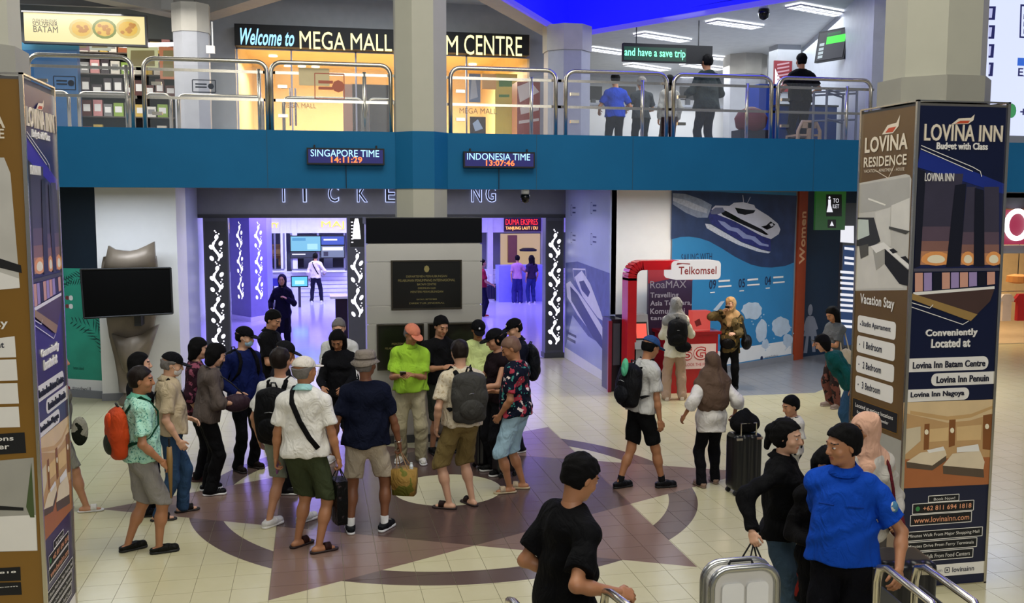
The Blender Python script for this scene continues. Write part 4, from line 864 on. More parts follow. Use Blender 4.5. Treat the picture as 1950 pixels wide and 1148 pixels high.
# brown face towards the left
P=Panel((RX0,RY1-.012,0),(0,-1,0),(-1,0,0)); Wb=RY1-RY0-.024
def ad_res(P,t,W,pix=True):
    P.rect(0,0,W,ZP-.03,BROWN,1)
    Z=lambda v:v+(.15 if 1.0<v<3.3 else 0)
    class Q: pass
    q=Q(); q.upoly=lambda pts,m,lay=1:P.upoly([(u,Z(v)) for u,v in pts],m,lay); q.rect=lambda a,b,c,d,m,lay=1:P.rect(a,Z(b),c,Z(d),m,lay); q.frame=lambda a,b,c,d,w,m,lay=1:P.frame(a,Z(b),c,Z(d),w,m,lay)
    q.rr=lambda a,b,c,d,m,lay=1,r=.02,sides='lr':P.rr(a,Z(b),c,Z(d),m,lay,r,sides); q.line=lambda pts,w,m,lay=1:P.line([(u,Z(v)) for u,v in pts],w,m,lay); q.ell=lambda u,v,a,b,m,lay=1,n=14:P.ell(u,Z(v),a,b,m,lay,n)
    q.text=lambda s,u,v,w,h,m,par=None,**k:P.text(s,u,Z(v),w,h,m,par,**{**k,'lay':8})
    # photo of white kitchen
    k=lambda m,l,*z_: P.poly([(1600+x/2.391,180+y/2.391) for x,y in z_],m,l)
    k(M('print_room_white','#c9c5bb',.4),3,(80,405),(300,362),(318,368),(325,385),(305,890),(60,893))
    k(M('print_room_ceil','#b3b0a8',.4),4,(80,412),(318,375),(316,500),(235,510),(160,530),(76,540))
    k(M('print_room_wall','#d6d2c8',.4),5,(160,535),(232,512),(228,600),(235,690),(190,690),(165,640))
    k(M('print_cabinet','#dedad0',.4),5,(234,505),(318,470),(316,630),(232,600)); k(M('print_floor_pale','#d8d3c8',.4),4,(70,700),(150,690),(205,770),(290,880),(62,885))
    k(M('print_window_dark','#2b2c2c'),6,(70,560),(155,560),(185,668),(150,690),(72,690)); k(M('print_window_lit','#c8d2c8'),7,(80,567),(130,570),(135,640),(82,662))
    k(M('print_hood','#45443e'),7,(224,600),(320,622),(300,636),(224,612)); k(PWH,7,(140,690),(200,672),(322,780),(320,802),(205,702),(165,722))
    k(M('print_island','#a9a59a',.4),6,(150,705),(202,700),(202,770),(165,800)); k(BLACKM,8,(205,702),(318,805),(316,872),(272,862),(205,772))
    k(BLACKM,8,(225,706),(245,700),(264,716),(242,724)); k(BLACKM,8,(275,740),(300,735),(318,757),(314,770)); k(M('print_chair','#55524a'),7,(88,690),(130,680),(130,730),(95,748))
    k(M('print_light','#f0ece0'),6,(130,470),(210,500),(206,506),(128,478))
    q.line([(W*.3,3.25),(W*.55,3.33),(W*.65,3.28)],.006,CREAM,5)
    T=lambda s,u,v,w,h,m,**k: q.text(s,u*W,v,w*W,h,m,t,**k)
    T('LOVINA',.08,3.55,.80,.13,CREAM,bold=.03); T('RESIDENCE',.07,3.43,.80,.085,CREAM,bold=.02); T('VACATION - APARTMENT - HOUSE',.08,3.385,.76,.026,CREAM)
    q.upoly([(W*.40,3.69),(W*.50,3.76),(W*.66,3.77),(W*.72,3.83),(W*.70,3.74),(W*.6,3.69)],CREAM,5); q.upoly([(W*.46,3.70),(W*.52,3.735),(W*.66,3.74),(W*.6,3.70)],M('print_flame','#c8502a'),6)
    T('Vacation Stay',.10,2.10,.66,.11,PWH,bold=.025)
    for i,s in enumerate(('Studio Apartement','1 Bedroom','2 Bedroom','3 Bedroom')):
        z1=2.02-i*.175; q.rr(W*.06,z1-.145,W*.80,z1,PWH,4,.03,'lr'); T(s,.20 if i else .15,z1-.10,.36 if i else .56,.06,M('print_ink','#10142c'),bold=.015); q.ell(W*.12,z1-.075,.008,.008,M('print_ink','#10142c'),6,6)
    q.rect(W*.02,1.12,W*.90,1.29,M('print_black','#07080c'),4); q.frame(W*.02,1.12,W*.90,1.29,.006,M('print_ochre'),5)
    T('Located at various locations',.08,1.22,.74,.035,PWH,bold=.01); T('for solo or family traveler',.12,1.16,.62,.035,PWH,bold=.01)
    q.rect(0,.30,W,1.08,M('print_room_grey','#a9a69c',.4),3); q.upoly([(W*.55,.55),(W*.95,.50),(W*.95,.95),(W*.55,.92)],M('print_frame_grey','#8b8a84'),4); q.rect(W*.62,.60,W*.8,.68,BLACKM,5)
    q.line([(W*.08,1.0),(W*.3,.93),(W*.42,1.02)],.008,DGREY,5); q.upoly([(0,.30),(W,.30),(W,.42),(0,.48)],M('print_floor_wood','#8a7a66'),4)
    q.rect(0,0,W,.30,BROWN2,2)
ad_res(P,rp,Wb); P.build('printed_panel',rp)
LX0,LX1,LY0,LY1=-2.60,-1.81,6.78,7.56
lp=pillar(LX0,LX1,LY0,LY1,3.93,'tall square advertising pillar at the left edge, ochre and purple-navy hotel posters')
P=Panel((LX1,LY0+.012,0),(0,1,0),(1,0,0)); P.width=Wb
P.rect(0,0,Wb,.9,M('print_purple_navy','#1b1450',.3),1)
ad_inn(P,lp,lambda u,v:(u*Wb,zf(v)),True); ad_inn_foot(P,lp,lambda u,v:(u*Wb,v*.84)); P.build('printed_panel',lp)
# ochre face of the left pillar
P=Panel((LX0+.012,LY0,0),(1,0,0),(0,-1,0)); W=LX1-LX0-.024
P.rect(0,0,W,3.90,BROWN2,1)
P.poly([(-40,300),(8,300),(20,330),(38,545),(-60,560)],M('print_room_white','#b9b6ae'),3); P.poly([(-40,500),(42,520),(40,505),(0,492)],BLACKM,5); P.poly([(-40,505),(36,530),(38,548),(-40,555)],PWH,4)
P.poly([(-40,648),(28,640),(31,680),(-40,682)],PWH,4)
for y0,y1 in ((686,726),(731,770),(776,815)): P.poly([(-40,y0),(31+(y0-686)*.05,y0-2),(34+(y0-686)*.05,y1-2),(-40,y1)],PWH,4)
P.poly([(-40,828),(47,823),(50,862),(-40,868)],M('print_black','#07080c'),4)
P.poly([(-40,880),(64,871),(72,1048),(-40,1052)],M('print_room_grey'),3); P.poly([(-40,985),(68,980),(71,1048),(-40,1050)],PWH,4); P.poly([(-40,960),(45,966),(45,972),(-40,970)],BLACKM,5); P.poly([(50,965),(60,880),(66,985),(58,985)],M('print_leaf','#4a5a30'),5)
P.poly([(-40,1083),(39,1079),(40,1105),(-40,1108)],M('print_black'),4); P.poly([(-40,1110),(40,1108),(42,1132),(-40,1135)],M('print_black'),4)
P.build('printed_panel',lp)
for s,x0,y0,x1,y1,m in (('LOVINA',-120,215,9,242,CREAM),('RESIDENCE',-120,245,8,262,CREAM),('Vacation Stay',-150,607,15,630,PWH),('Apartement',-80,650,8,668,M('print_ink')),('locations',-60,829,26,842,PWH),('traveler',-60,844,18,858,PWH),('+62 811 694 1818',-130,1086,31,1101,PWH),('www.lovinainn.com',-130,1114,34,1128,PWH)):
    a,b=P.uv(x0,y1),P.uv(x1,y0)
    if a[0]<0: # keep the lettering on the face
        a=(max(a[0],.02),a[1])
    P.text(s,a[0],a[1],b[0]-a[0],b[1]-a[1],m,lp,bold=.02,lay=8)
# ================================================================ SCULPTURE AND TV BY THE LEFT COLUMN
BRZ=M('bronze_patina','#786c5c',.42,.25,var=.2,scale=3)
sc=thing('bronze_sculpture','tall grey-brown abstract sculpture with flared crown in front of the left white column','sculpture',(-2.75,15.7,0))
def blade(prof,y0,name,th=.16,cr=.10):
    """curved sheet body from left/right profile at heights"""
    vs=[];fs=[];n=12;k=len(prof)
    for s in (0,1):
        for (z,xl,xr) in prof:
            for i in range(n+1):
                f=i/n; x=xl+(xr-xl)*f; y=y0+th*s-cr*math.sin(math.pi*f)*(1 if s==0 else .3); vs.append((x,y,z+0))
    o=k*(n+1)
    for s in(0,1):
        for a in range(k-1):
            for i in range(n):
                q=[s*o+a*(n+1)+i,s*o+a*(n+1)+i+1,s*o+(a+1)*(n+1)+i+1,s*o+(a+1)*(n+1)+i]; fs.append(q if s==0 else q[::-1])
    for a in range(k-1):
        for i in (0,n):
            q=[a*(n+1)+i,(a+1)*(n+1)+i,o+(a+1)*(n+1)+i,o+a*(n+1)+i]; fs.append(q[::-1] if i else q)
    fs.append([i for i in range(n+1)]+[o+i for i in range(n,-1,-1)]); t_=(k-1)*(n+1); fs.append([t_+i for i in range(n,-1,-1)]+[o+t_+i for i in range(n+1)])
    return MB().add(vs,fs,BRZ).build(name,sc,smooth=True)
def px3(px,py,Y): p=aty(px,py,Y); return p.x,p.z
pr=[]
for yy,xl,xr in ((745,228,262),(720,226,268),(680,219,280),(640,209,290),(600,203,296),(560,196,300),(520,193,300),(500,195,298),(488,198,296)):
    a,b=px3(xl,yy,15.8),px3(xr,yy,15.8); pr.append(((a[1]+b[1])/2,a[0],b[0]))
bd=blade(pr,15.75,'body')
# saddle-shaped crown and lower flared leaf
def flare(pts,Y,name,low):
    top=[px3(x,y,Y) for x,y in pts]; bot=[px3(x,y,Y) for x,y in low]; n=len(top); vs=[];
    for y_ in (0,.16):
        for f in (0,.5,1):
            for i in range(n): 
                bulge=-.14*math.sin(math.pi*i/(n-1))*(1-.25*f); vs.append((bot[i][0]*(1-f)+top[i][0]*f,Y+y_*.7+bulge*(1 if y_==0 else .45),bot[i][1]*(1-f)+top[i][1]*f))
    fs=[]
    for s in(0,1):
        for a in range(2):
            for i in range(n-1): q=[s*3*n+a*n+i,s*3*n+a*n+i+1,s*3*n+(a+1)*n+i+1,s*3*n+(a+1)*n+i]; fs.append(q if s==0 else q[::-1])
    for i in range(n-1): fs.append([2*n+i,2*n+i+1,5*n+i+1,5*n+i]); fs.append([i+1,i,3*n+i,3*n+i+1])
    for i in (0,n-1):
        for a in range(2): q=[a*n+i,(a+1)*n+i,3*n+(a+1)*n+i,3*n+a*n+i]; fs.append(q if i==0 else q[::-1])
    return MB().add(vs,fs,BRZ).build(name,sc,smooth=True)
flare([(206,468),(218,475),(232,477),(247,478),(262,475),(278,468),(293,460)],15.7,'crown',[(196,515),(212,515),(230,515),(247,515),(264,515),(280,515),(296,515)])
flare([(212,636),(225,640),(240,643),(255,640),(272,636),(288,624),(302,618)],15.6,'lower_flare',[(232,700),(238,705),(245,708),(250,708),(257,706),(266,702),(276,695)])
MB().lathe([(.24,0),(.25,.06),(.18,.14),(.14,.34),(.1,.4)],(-2.78,15.80,0),BRZ,20).build('base',sc,smooth=True)
tv=thing('television','wide black switched-off television mounted before the bronze sculpture','television',(-2.75,15.35,1.4))
cs=[aty(153,513,15.35),aty(325,510,15.35),aty(329,597,15.35),aty(160,606,15.35)]
m=MB(); m.add([(*p.xy,p.z) for p in cs]+[(p.x,p.y+.07,p.z) for p in cs],[(0,3,2,1),(4,5,6,7),(0,1,5,4),(1,2,6,5),(2,3,7,6),(3,0,4,7)],M('tv_black','#010101',.6,spec=.1)); m.build('screen',tv)
fm=MB(); 
for a,b in zip(cs,cs[1:]+cs[:1]): fm.tube([a,b],.014,BLACKM,6)
fm.build('bezel',tv); a=aty(262,606,15.4); MB().box((a.x-.05,15.4,a.z-.12),(a.x+.05,15.8,a.z+.2),BLACKM).build('bracket',tv)
# ================================================================ RED TELECOM KIOSK
KY=15.0; RED=M('kiosk_red','#b5121c',.25); 
kk=thing('telecom_kiosk','red arch of the telecom kiosk with white rounded Telkomsel sign','kiosk',(5.8,KY,0))
def kp(px,py,Y=KY): p=aty(px,py,Y); return Vector((p.x,Y,p.z))
a0=kp(1196,745); pts=[Vector((a0.x,KY,0)),Vector((a0.x,KY,1.9))]
tp=kp(1240,504); r_=.18
for i in range(7):
    a=R(180-90*i/6); pts.append(Vector((a0.x+r_+r_*math.cos(a),KY,tp.z-r_+r_*math.sin(a))))
e=kp(1285,504); pts.append(Vector((e.x,KY,tp.z)))
m=MB()
for p,q in zip(pts,pts[1:]):
    d=(q-p).normalized(); n=Vector((0,1,0)).cross(d)
    m.obox((p+q)/2,(q-p)*.52,n*.075,Vector((0,.15,0)),RED)
m.build('arch',kk)
a,b=kp(1280,533,KY-.2),kp(1373,496,KY-.2)
def rrbox(x0,z0,x1,z1,y0,y1,r,m):
    po=[]
    for cx,cz,a0_ in ((x1-r,z0+r,-90),(x1-r,z1-r,0),(x0+r,z1-r,90),(x0+r,z0+r,180)):
        for i in range(5): an=R(a0_+22.5*i); po.append((cx+r*math.cos(an),cz+r*math.sin(an)))
    n=len(po); vs=[(x,y0,z) for x,z in po]+[(x,y1,z) for x,z in po]
    return MB().add(vs,[tuple(range(n)),tuple(range(n,2*n))[::-1]]+[(i,i+n,(i+1)%n+n,(i+1)%n) for i in range(n)],m)
rrbox(a.x,a.z,b.x,b.z,KY-.2,KY+.18,.07,M('sign_face','#e9e4e2',emit=.62)).build('sign_box',kk)
KP=Panel((a.x,KY-.2,a.z),(1,0,0),(0,-1,0)); W,H=b.x-a.x,b.z-a.z
KP.text('Telkomsel',W*.13,H*.28,W*.78,H*.42,M('sign_crimson','#b0222c',emit=.35),kk,bold=.02); KP.upoly([(W*.08,H*.78),(W*.2,H*.84),(W*.36,H*.80),(W*.36,H*.86),(W*.1,H*.9)],M('sign_crimson'),3); KP.build('flourish',kk)
# advert wall behind the kiosk
bw=thing('advert_panel','dark purple advert panel with white RoaMAX lettering behind the kiosk','advert',(6.2,KY+.45,0))
a,b=kp(1234,630,KY+.5),kp(1319,513,KY+.5); MB().box((a.x,KY+.5,.1),(b.x,KY+.58,b.z),M('advert_plum','#3c2a48',.4)).build('board',bw)
AP=Panel((a.x,KY+.5,0),(1,0,0),(0,-1,0))
AP.poly([(1234,513),(1319,513),(1319,534),(1280,530),(1234,540)],M('advert_red','#8a1a2a'),1); AP.build('red_band',bw)
for s,x0,y0,x1,y1 in (('RoaMAX',1238,534,1307,549),('Travelling',1238,556,1292,570),('Asia Tenggara,',1238,571,1317,585),('Komunikasi',1238,586,1304,598),('tanpa jeda',1238,600,1310,612)):
    p,q=AP.uv(x0,y1),AP.uv(x1,y0); AP.text(s,p[0],p[1],q[0]-p[0],q[1]-p[1],M('advert_white','#d6c8d6',emit=.25),bw,bold=.02)
# red counter with 5G panel
rc=thing('kiosk_counter','red counter with white 5G panel at the telecom kiosk','counter',(6.1,KY,0))
a,b=kp(1236,745),kp(1365,648); cx0,cx1=a.x+.25,b.x
MB().box((cx0,KY-.05,0),(cx1,KY+.45,.98),RED).box((cx0-.04,KY-.1,.98),(cx1+.04,KY+.5,1.03),M('counter_red_top','#8c1018',.2)).build('body',rc)
p,q=kp(1294,703,KY-.06),kp(1363,654,KY-.06)
MB().box((p.x,KY-.075,p.z),(q.x,KY-.05,q.z),M('panel_pinkwhite','#e3c9c6')).build('front_panel',rc)
FP=Panel((p.x,KY-.075,p.z),(1,0,0),(0,-1,0)); W,H=q.x-p.x,q.z-p.z
FP.text('5G',W*.1,H*.35,W*.62,H*.55,RED,rc,bold=.06); FP.text('5G',W*.13,H*.39,W*.56,H*.47,M('panel_pinkwhite'),rc,bold=0,lay=6); FP.text('UNLOCK THE FUTURE',W*.02,H*.12,W*.94,H*.12,RED,rc)
sb=thing('red_display_box','glossy red lit display box with picture standing on the kiosk counter','display',tuple(kp(1335,640,KY+.1)))
p,q=kp(1319,638,KY+.1),kp(1353,592,KY+.1); MB().box((p.x,KY+.1,1.03),(q.x,KY+.3,q.z),M('display_red','#e0524a',emit=.55)).build('case',sb)
SP=Panel((p.x,KY+.1,0),(1,0,0),(0,-1,0)); SP.poly([(1322,612),(1332,606),(1336,618),(1326,622)],M('display_dark','#7a2020'),2); SP.poly([(1320,628),(1352,628),(1352,632),(1320,632)],M('display_pale','#ff9a90',emit=.6),2); SP.build('picture',sb)
def machine(x0,x1,Y,zt,lab):
    t=thing('self_service_machine',lab,'machine',((x0+x1)/2,Y,0)); c=M('machine_grey','#8c8e92',.35)
    MB().box((x0,Y,0),(x1,Y+.35,.78),c).build('cabinet',t); MB().add([(x0,Y-.03,.78),(x1,Y-.03,.78),(x1,Y+.35,.78),(x0,Y+.35,.78),(x0,Y+.12,zt),(x1,Y+.12,zt),(x1,Y+.35,zt),(x0,Y+.35,zt)],[(3,2,1,0),(4,5,6,7),(0,1,5,4),(1,2,6,5),(2,3,7,6),(3,0,4,7)],c).build('head',t)
    w=x1-x0; n=Vector((0,-(zt-.78),.15)).normalized()
    Pm=Panel((x0,Y-.03,.78),(1,0,0),n); Pm.rect(w*.1,.15,w*.9,.45,BLACKM,2); Pm.rect(w*.15,.18,w*.85,.42,M('machine_screen','#ff5a48',emit=.8),3); Pm.build('screen',t)
    Pm=Panel((x0,Y,0),(1,0,0),(0,-1,0)); Pm.rect(w*.3,.55,w*.7,.60,BLACKM,2); Pm.rect(w*.1,.1,w*.9,.48,M('machine_panel','#c8c8ca'),2); Pm.build('slot_panel',t)
a,b=kp(1208,700,KY-.15),kp(1238,600,KY-.15); machine(a.x,b.x,KY-.15,b.z,'grey self-service machine with red screen under the red arch')
a,b=kp(1163,700,KY+.3),kp(1186,600,KY+.3); 
t=thing('dark_cabinet','dark cabinet with magenta edge between the ferry mural and the red arch','cabinet',(a.x,KY+.3,0)); MB().box((a.x,KY+.3,0),(b.x+.0,KY+.8,1.22),M('cabinet_black','#15161e',.3)).build('body',t); MB().box((a.x-.06,KY+.25,0),(a.x,KY+.3,1.2),M('magenta_edge','#8a2038',.3)).build('edge',t); MB().box((a.x+.03,KY+.28,.45),(b.x-.05,KY+.3,1.15),M('cabinet_door','#4a4d58',.3)).build('door',t)
# ================================================================ RIGHT SIDE SHOP AND BILLBOARD
bb=thing('billboard','huge white backlit billboard above the right end of the balcony','billboard',(15,13.0,4.3))
a=aty(1870,256,13.0); MB().box((a.x,13.0,a.z),(a.x+6,13.1,8.5),M('billboard_white','#ccd4f6',emit=.95)).build('light_panel',bb)
P=Panel((a.x,13.0,a.z),(1,0,0),(0,-1,0)); NB=M('billboard_navy','#2a2f8a',emit=.3)
for y in (12,48,84,119):
    P.poly([(1883,y),(1897-y*.04,y),(1895-y*.04,y+26),(1882,y+26)],NB,2); P.poly([(1883,y+4),(1891-y*.04,y+4),(1889-y*.04,y+22),(1882,y+22)],M('billboard_pale','#b8bce8',emit=.8),3)
P.poly([(1943,8),(1990,10),(1990,75),(1941,72)],NB,2); P.poly([(1946,12),(1990,14),(1990,72),(1944,69)],M('billboard_white'),3)
P.poly([(1938,110),(1990,112),(1990,127),(1937,125)],M('billboard_blue','#2f6ad8',emit=.7),2); u,v=P.uv(1932,211); P.ell(u-.06,v,.09,.11,M('billboard_green','#3a9a5a',emit=.6),2)
P.build('print',bb)
for s,x0,y0,x1,y1 in (('EXIT',1938,131,1985,145),('+62',1942,205,1980,222)):
    p,q=P.uv(x0,y1),P.uv(x1,y0); P.text(s,p[0],p[1],q[0]-p[0],q[1]-p[1],NB,bb,bold=.02)
for k in range(3):
    p,q=P.uv(1949,30+k*14),P.uv(1985,22+k*14); P.text('BATAM',p[0],p[1]-.05,q[0]-p[0],q[1]-p[1],NB,bb)
SX0=13.2; SYY=18.6
w=MB(); w.box((SX0,SYY,3.06),(20,SYY+.1,3.42),M('shop_grey','#7e8794')); w.box((SX0,SYY,2.08),(20,SYY+.1,2.26),M('shop_trim','#b9bcc8',.3)); w.box((SX0-.3,SYY,0),(SX0+.32,SYY+.2,3.4),M('shop_trim'))
struct(w.build('wall_shop_front')); w=MB(); w.box((SX0,23,0),(20,23.1,3.3),cr1); w.box((SX0-.3,SYY+.2,0),(SX0-.2,23,3.3),cr1); w.box((SX0,SYY,3.3),(20,23,3.4),cr1); struct(w.build('wall_shop_interior'))
struct(MB().box((SX0,19.1,-.1),(20,23,0),M('shop_floor','#d8c4a8',.15)).build('floor_shop'))
ss=thing('shop_sign','pink-red shop sign with glowing white ring letter at the right edge','sign',(15,SYY,2.3))
MB().box((SX0+.3,SYY-.08,2.28),(20,SYY,3.04),M('sign_raspberry','#c0305a',emit=.5)).build('panel',ss)
a=aty(1936,428,SYY-.1); m=MB(); m.tube([(a.x+.27*math.cos(2*math.pi*i/28),SYY-.12,a.z+.30*math.sin(2*math.pi*i/28)) for i in range(28)],.055,M('ring_glow','#fff4f8',emit=2.2),8,closed=True); m.build('ring_letter',ss,smooth=True)
rk=thing('clothes_rack','clothes rack in the shop at the right edge','rack',(15.2,20.3,0)); a=aty(1900,555,20.3)
m=MB(); m.tube([(a.x,20.3,0),(a.x,20.3,a.z),(a.x+2.1,20.3,a.z),(a.x+2.1,20.3,0)],.02,STEEL,6); m.build('frame',rk)
for k,(c_,nm) in enumerate((('#d8cfc8','white'),('#b01c28','red'),('#e0d0d0','pale'),('#20242a','black'),('#2a4038','dark green'))):
    x=a.x+.2+k*.42; g=MB(); r=random.Random(k)
    prof=[(-.10,0),(.10,0),(.2,-.12),(.17,-.2),(.12,-.15),(.12,-.65),(-.12,-.65),(-.12,-.15),(-.17,-.2),(-.2,-.12)]
    n=len(prof); vs=[(x+u,20.22-.02,a.z-.06+v) for u,v in prof]+[(x+u,20.3,a.z-.06+v) for u,v in prof]; g.add(vs,[tuple(range(n))[::-1],tuple(range(n,2*n))]+[(i,(i+1)%n,(i+1)%n+n,i+n) for i in range(n)],M('garment_'+nm.replace(' ','_'),c_,.8)); o=g.build('hanging_shirt'); tag(o,nm+' garment hanging on the rack in the right shop','clothes','garments on the shop rack')
hb=thing('hanging_basket','orange woven lamp hanging in the right shop','lamp',tuple(aty(1938,530,20))); a=aty(1938,530,20)
MB().lathe([(.1,-.12),(.26,-.08),(.24,.06),(.1,.1)],a,M('wicker','#b0763a',.7),14).build('shade',hb); MB().tube([a,(a.x,a.y,3.3)],.01,BLACKM,5).build('cord',hb)
# ================================================================ PEOPLE : one surface per body, grown from a distance field
class SDF:
    def __init__(s): s.ops=[]
    def cap(s,a,b,ra,rb=None,k=.03,w=None,q=1.0): s.ops.append(('c',np.array(a,float),np.array(b,float),ra,ra if rb is None else rb,k,None if w is None else np.array(w,float),q)); return s
    def ell(s,c,r,M_=None,k=.03): s.ops.append(('e',np.array(c,float),np.array(r,float),np.eye(3) if M_ is None else np.array(M_),k)); return s
    def sub(s,c,r,M_=None,k=.01): s.ops.append(('s',np.array(c,float),np.array(r,float),np.eye(3) if M_ is None else np.array(M_),k)); return s
    def clip(s,p,n): s.ops.append(('k',np.array(p,float),np.array(n,float)/np.linalg.norm(n))); return s
    def grp(s,o,k=.0): s.ops.append(('g',o,k)); return s
    def bounds(s):
        lo=np.full(3,1e9);hi=-lo
        for o in s.ops:
            if o[0]=='c':
                r=max(o[3],o[4])/min(1,o[7]) if 0 else max(o[3],o[4])
                lo=np.minimum(lo,np.minimum(o[1],o[2])-r);hi=np.maximum(hi,np.maximum(o[1],o[2])+r)
            elif o[0]=='e': r=o[2].max(); lo=np.minimum(lo,o[1]-r);hi=np.maximum(hi,o[1]+r)
            elif o[0]=='g': a,b=o[1].bounds(); lo=np.minimum(lo,a);hi=np.maximum(hi,b)
        return lo,hi
    def field(s,ax):
        F=np.full([len(a) for a in ax],1.0,np.float32)
        for o in s.ops:
            if o[0]=='k':
                p,n=o[1],o[2]; d=(ax[0]-p[0])[:,None,None]*n[0]+(ax[1]-p[1])[None,:,None]*n[1]+(ax[2]-p[2])[None,None,:]*n[2]
                np.maximum(F,d.astype(np.float32),out=F); continue
            if o[0]=='g':
                G=o[1].field(ax); F=smin(F,G,o[2]); continue
            if o[0]=='c': r=max(o[3],o[4]); lo=np.minimum(o[1],o[2])-r;hi=np.maximum(o[1],o[2])+r; k=o[5]
            else: r=o[2].max(); lo=o[1]-r;hi=o[1]+r; k=o[4]
            mgn=k+.05; sl=[]
            for i in range(3):
                a=np.searchsorted(ax[i],lo[i]-mgn); b=np.searchsorted(ax[i],hi[i]+mgn); sl.append(slice(a,b))
            if any(x.stop<=x.start for x in sl): continue
            X=ax[0][sl[0]][:,None,None];Y=ax[1][sl[1]][None,:,None];Z=ax[2][sl[2]][None,None,:]
            if o[0]=='c':
                a,b=o[1],o[2]; ab=b-a; L=max(ab@ab,1e-9)
                t=np.clip(((X-a[0])*ab[0]+(Y-a[1])*ab[1]+(Z-a[2])*ab[2])/L,0,1)
                vx,vy,vz=X-a[0]-t*ab[0],Y-a[1]-t*ab[1],Z-a[2]-t*ab[2]
                if o[6] is not None:   # flattened along w
                    w=o[6]/np.linalg.norm(o[6]); g=(vx*w[0]+vy*w[1]+vz*w[2])*(1/o[7]-1); vx=vx+g*w[0];vy=vy+g*w[1];vz=vz+g*w[2]
                d=np.sqrt(vx*vx+vy*vy+vz*vz)-(o[3]+(o[4]-o[3])*t)
                if o[6] is not None: d=np.where(d<0,d*o[7],d*.8)
            else:
                c,r,Mx=o[1],o[2],o[3]; vx,vy,vz=X-c[0],Y-c[1],Z-c[2]
                u=[(vx*Mx[0][i]+vy*Mx[1][i]+vz*Mx[2][i])/r[i] for i in range(3)]
                k0=np.sqrt(u[0]**2+u[1]**2+u[2]**2)+1e-6; k1=np.sqrt((u[0]/r[0])**2+(u[1]/r[1])**2+(u[2]/r[2])**2)+1e-6
                d=k0*(k0-1)/k1
            d=d.astype(np.float32); B=F[sl[0],sl[1],sl[2]]
            if o[0]=='s': F[sl[0],sl[1],sl[2]]=-smin(-B,d,k)
            else: F[sl[0],sl[1],sl[2]]=smin(B,d,k)
        return F
def smin(a,b,k):
    if k<=1e-4: return np.minimum(a,b)
    h=np.maximum(k-np.abs(a-b),0)/k; return np.minimum(a,b)-h*h*k*.25
def wrinkle(ax,amp,sc,seed):
    r=np.random.RandomState(seed); X,Y,Z=[a[:,None,None] if i==0 else a[None,:,None] if i==1 else a[None,None,:] for i,a in enumerate(ax)]
    W=0
    for i in range(4):
        v=r.randn(3); v/=np.linalg.norm(v); f=sc*(.7+.9*r.rand()); u=r.randn(3); u/=np.linalg.norm(u)
        W=W+np.sin((X*v[0]+Y*v[1]+Z*v[2]*.8)*f+1.6*np.sin((X*u[0]+Y*u[1]+Z*u[2])*f*.45+r.rand()*6)+r.rand()*6)
    return (W*amp*.4).astype(np.float32)
def nets(sdf,h,wr=None,seed=0,extra=None):
    lo,hi=sdf.bounds(); lo=lo-3*h-.012;hi=hi+3*h+.012
    ax=[np.arange(lo[i],hi[i]+h,h) for i in range(3)]
    F=sdf.field(ax)
    if wr: F=F+wrinkle(ax,wr[0],wr[1],seed)-wr[0]*.55
    if extra is not None: F=extra(F,ax)
    S=F<0; nx,ny,nz=F.shape
    C=np.zeros((nx-1,ny-1,nz-1),np.int8)
    for i in(0,1):
        for j in(0,1):
            for k in(0,1): C+=S[i:nx-1+i,j:ny-1+j,k:nz-1+k]
    act=(C>0)&(C<8); idx=np.full(act.shape,-1,np.int64); I=np.argwhere(act); idx[act]=np.arange(len(I))
    if len(I)==0: return np.zeros((0,3)),np.zeros((0,4),int)
    P=np.zeros((len(I),3));N=np.zeros(len(I)); cor=[(i,j,k) for i in(0,1) for j in(0,1) for k in(0,1)]
    V={c:F[I[:,0]+c[0],I[:,1]+c[1],I[:,2]+c[2]] for c in cor}
    for a in cor:
        for d in range(3):
            if a[d]: continue
            b=list(a); b[d]=1; b=tuple(b); fa,fb=V[a],V[b]; m=(fa<0)!=(fb<0); t=np.where(m,fa/(fa-fb+1e-12),0)
            p=np.tile(np.array(a,float),(len(I),1)); p[:,d]+=t; P[m]+=p[m]; N[m]+=1
    P=P/N[:,None]; verts=np.stack([ax[d][0]+(I[:,d]+P[:,d])*h for d in range(3)],1)
    fs=[]
    for d in range(3):
        u,v=[(1,2),(2,0),(0,1)][d]
        A=[slice(0,n) for n in F.shape]; B=list(A); A[d]=slice(0,F.shape[d]-1); B[d]=slice(1,F.shape[d])
        ch=S[tuple(A)]!=S[tuple(B)]; E=np.argwhere(ch); E=E[(E[:,u]>0)&(E[:,v]>0)&(E[:,u]<F.shape[u]-1)&(E[:,v]<F.shape[v]-1)]
        if len(E)==0: continue
        def ix(du,dv): q=E.copy(); q[:,u]-=du; q[:,v]-=dv; return idx[q[:,0],q[:,1],q[:,2]]
        q=np.stack([ix(1,1),ix(0,1),ix(0,0),ix(1,0)],1); ins=S[E[:,0],E[:,1],E[:,2]]
        q[~ins]=q[~ins][:,::-1]; fs.append(q)
    fs=np.concatenate(fs); return verts,fs
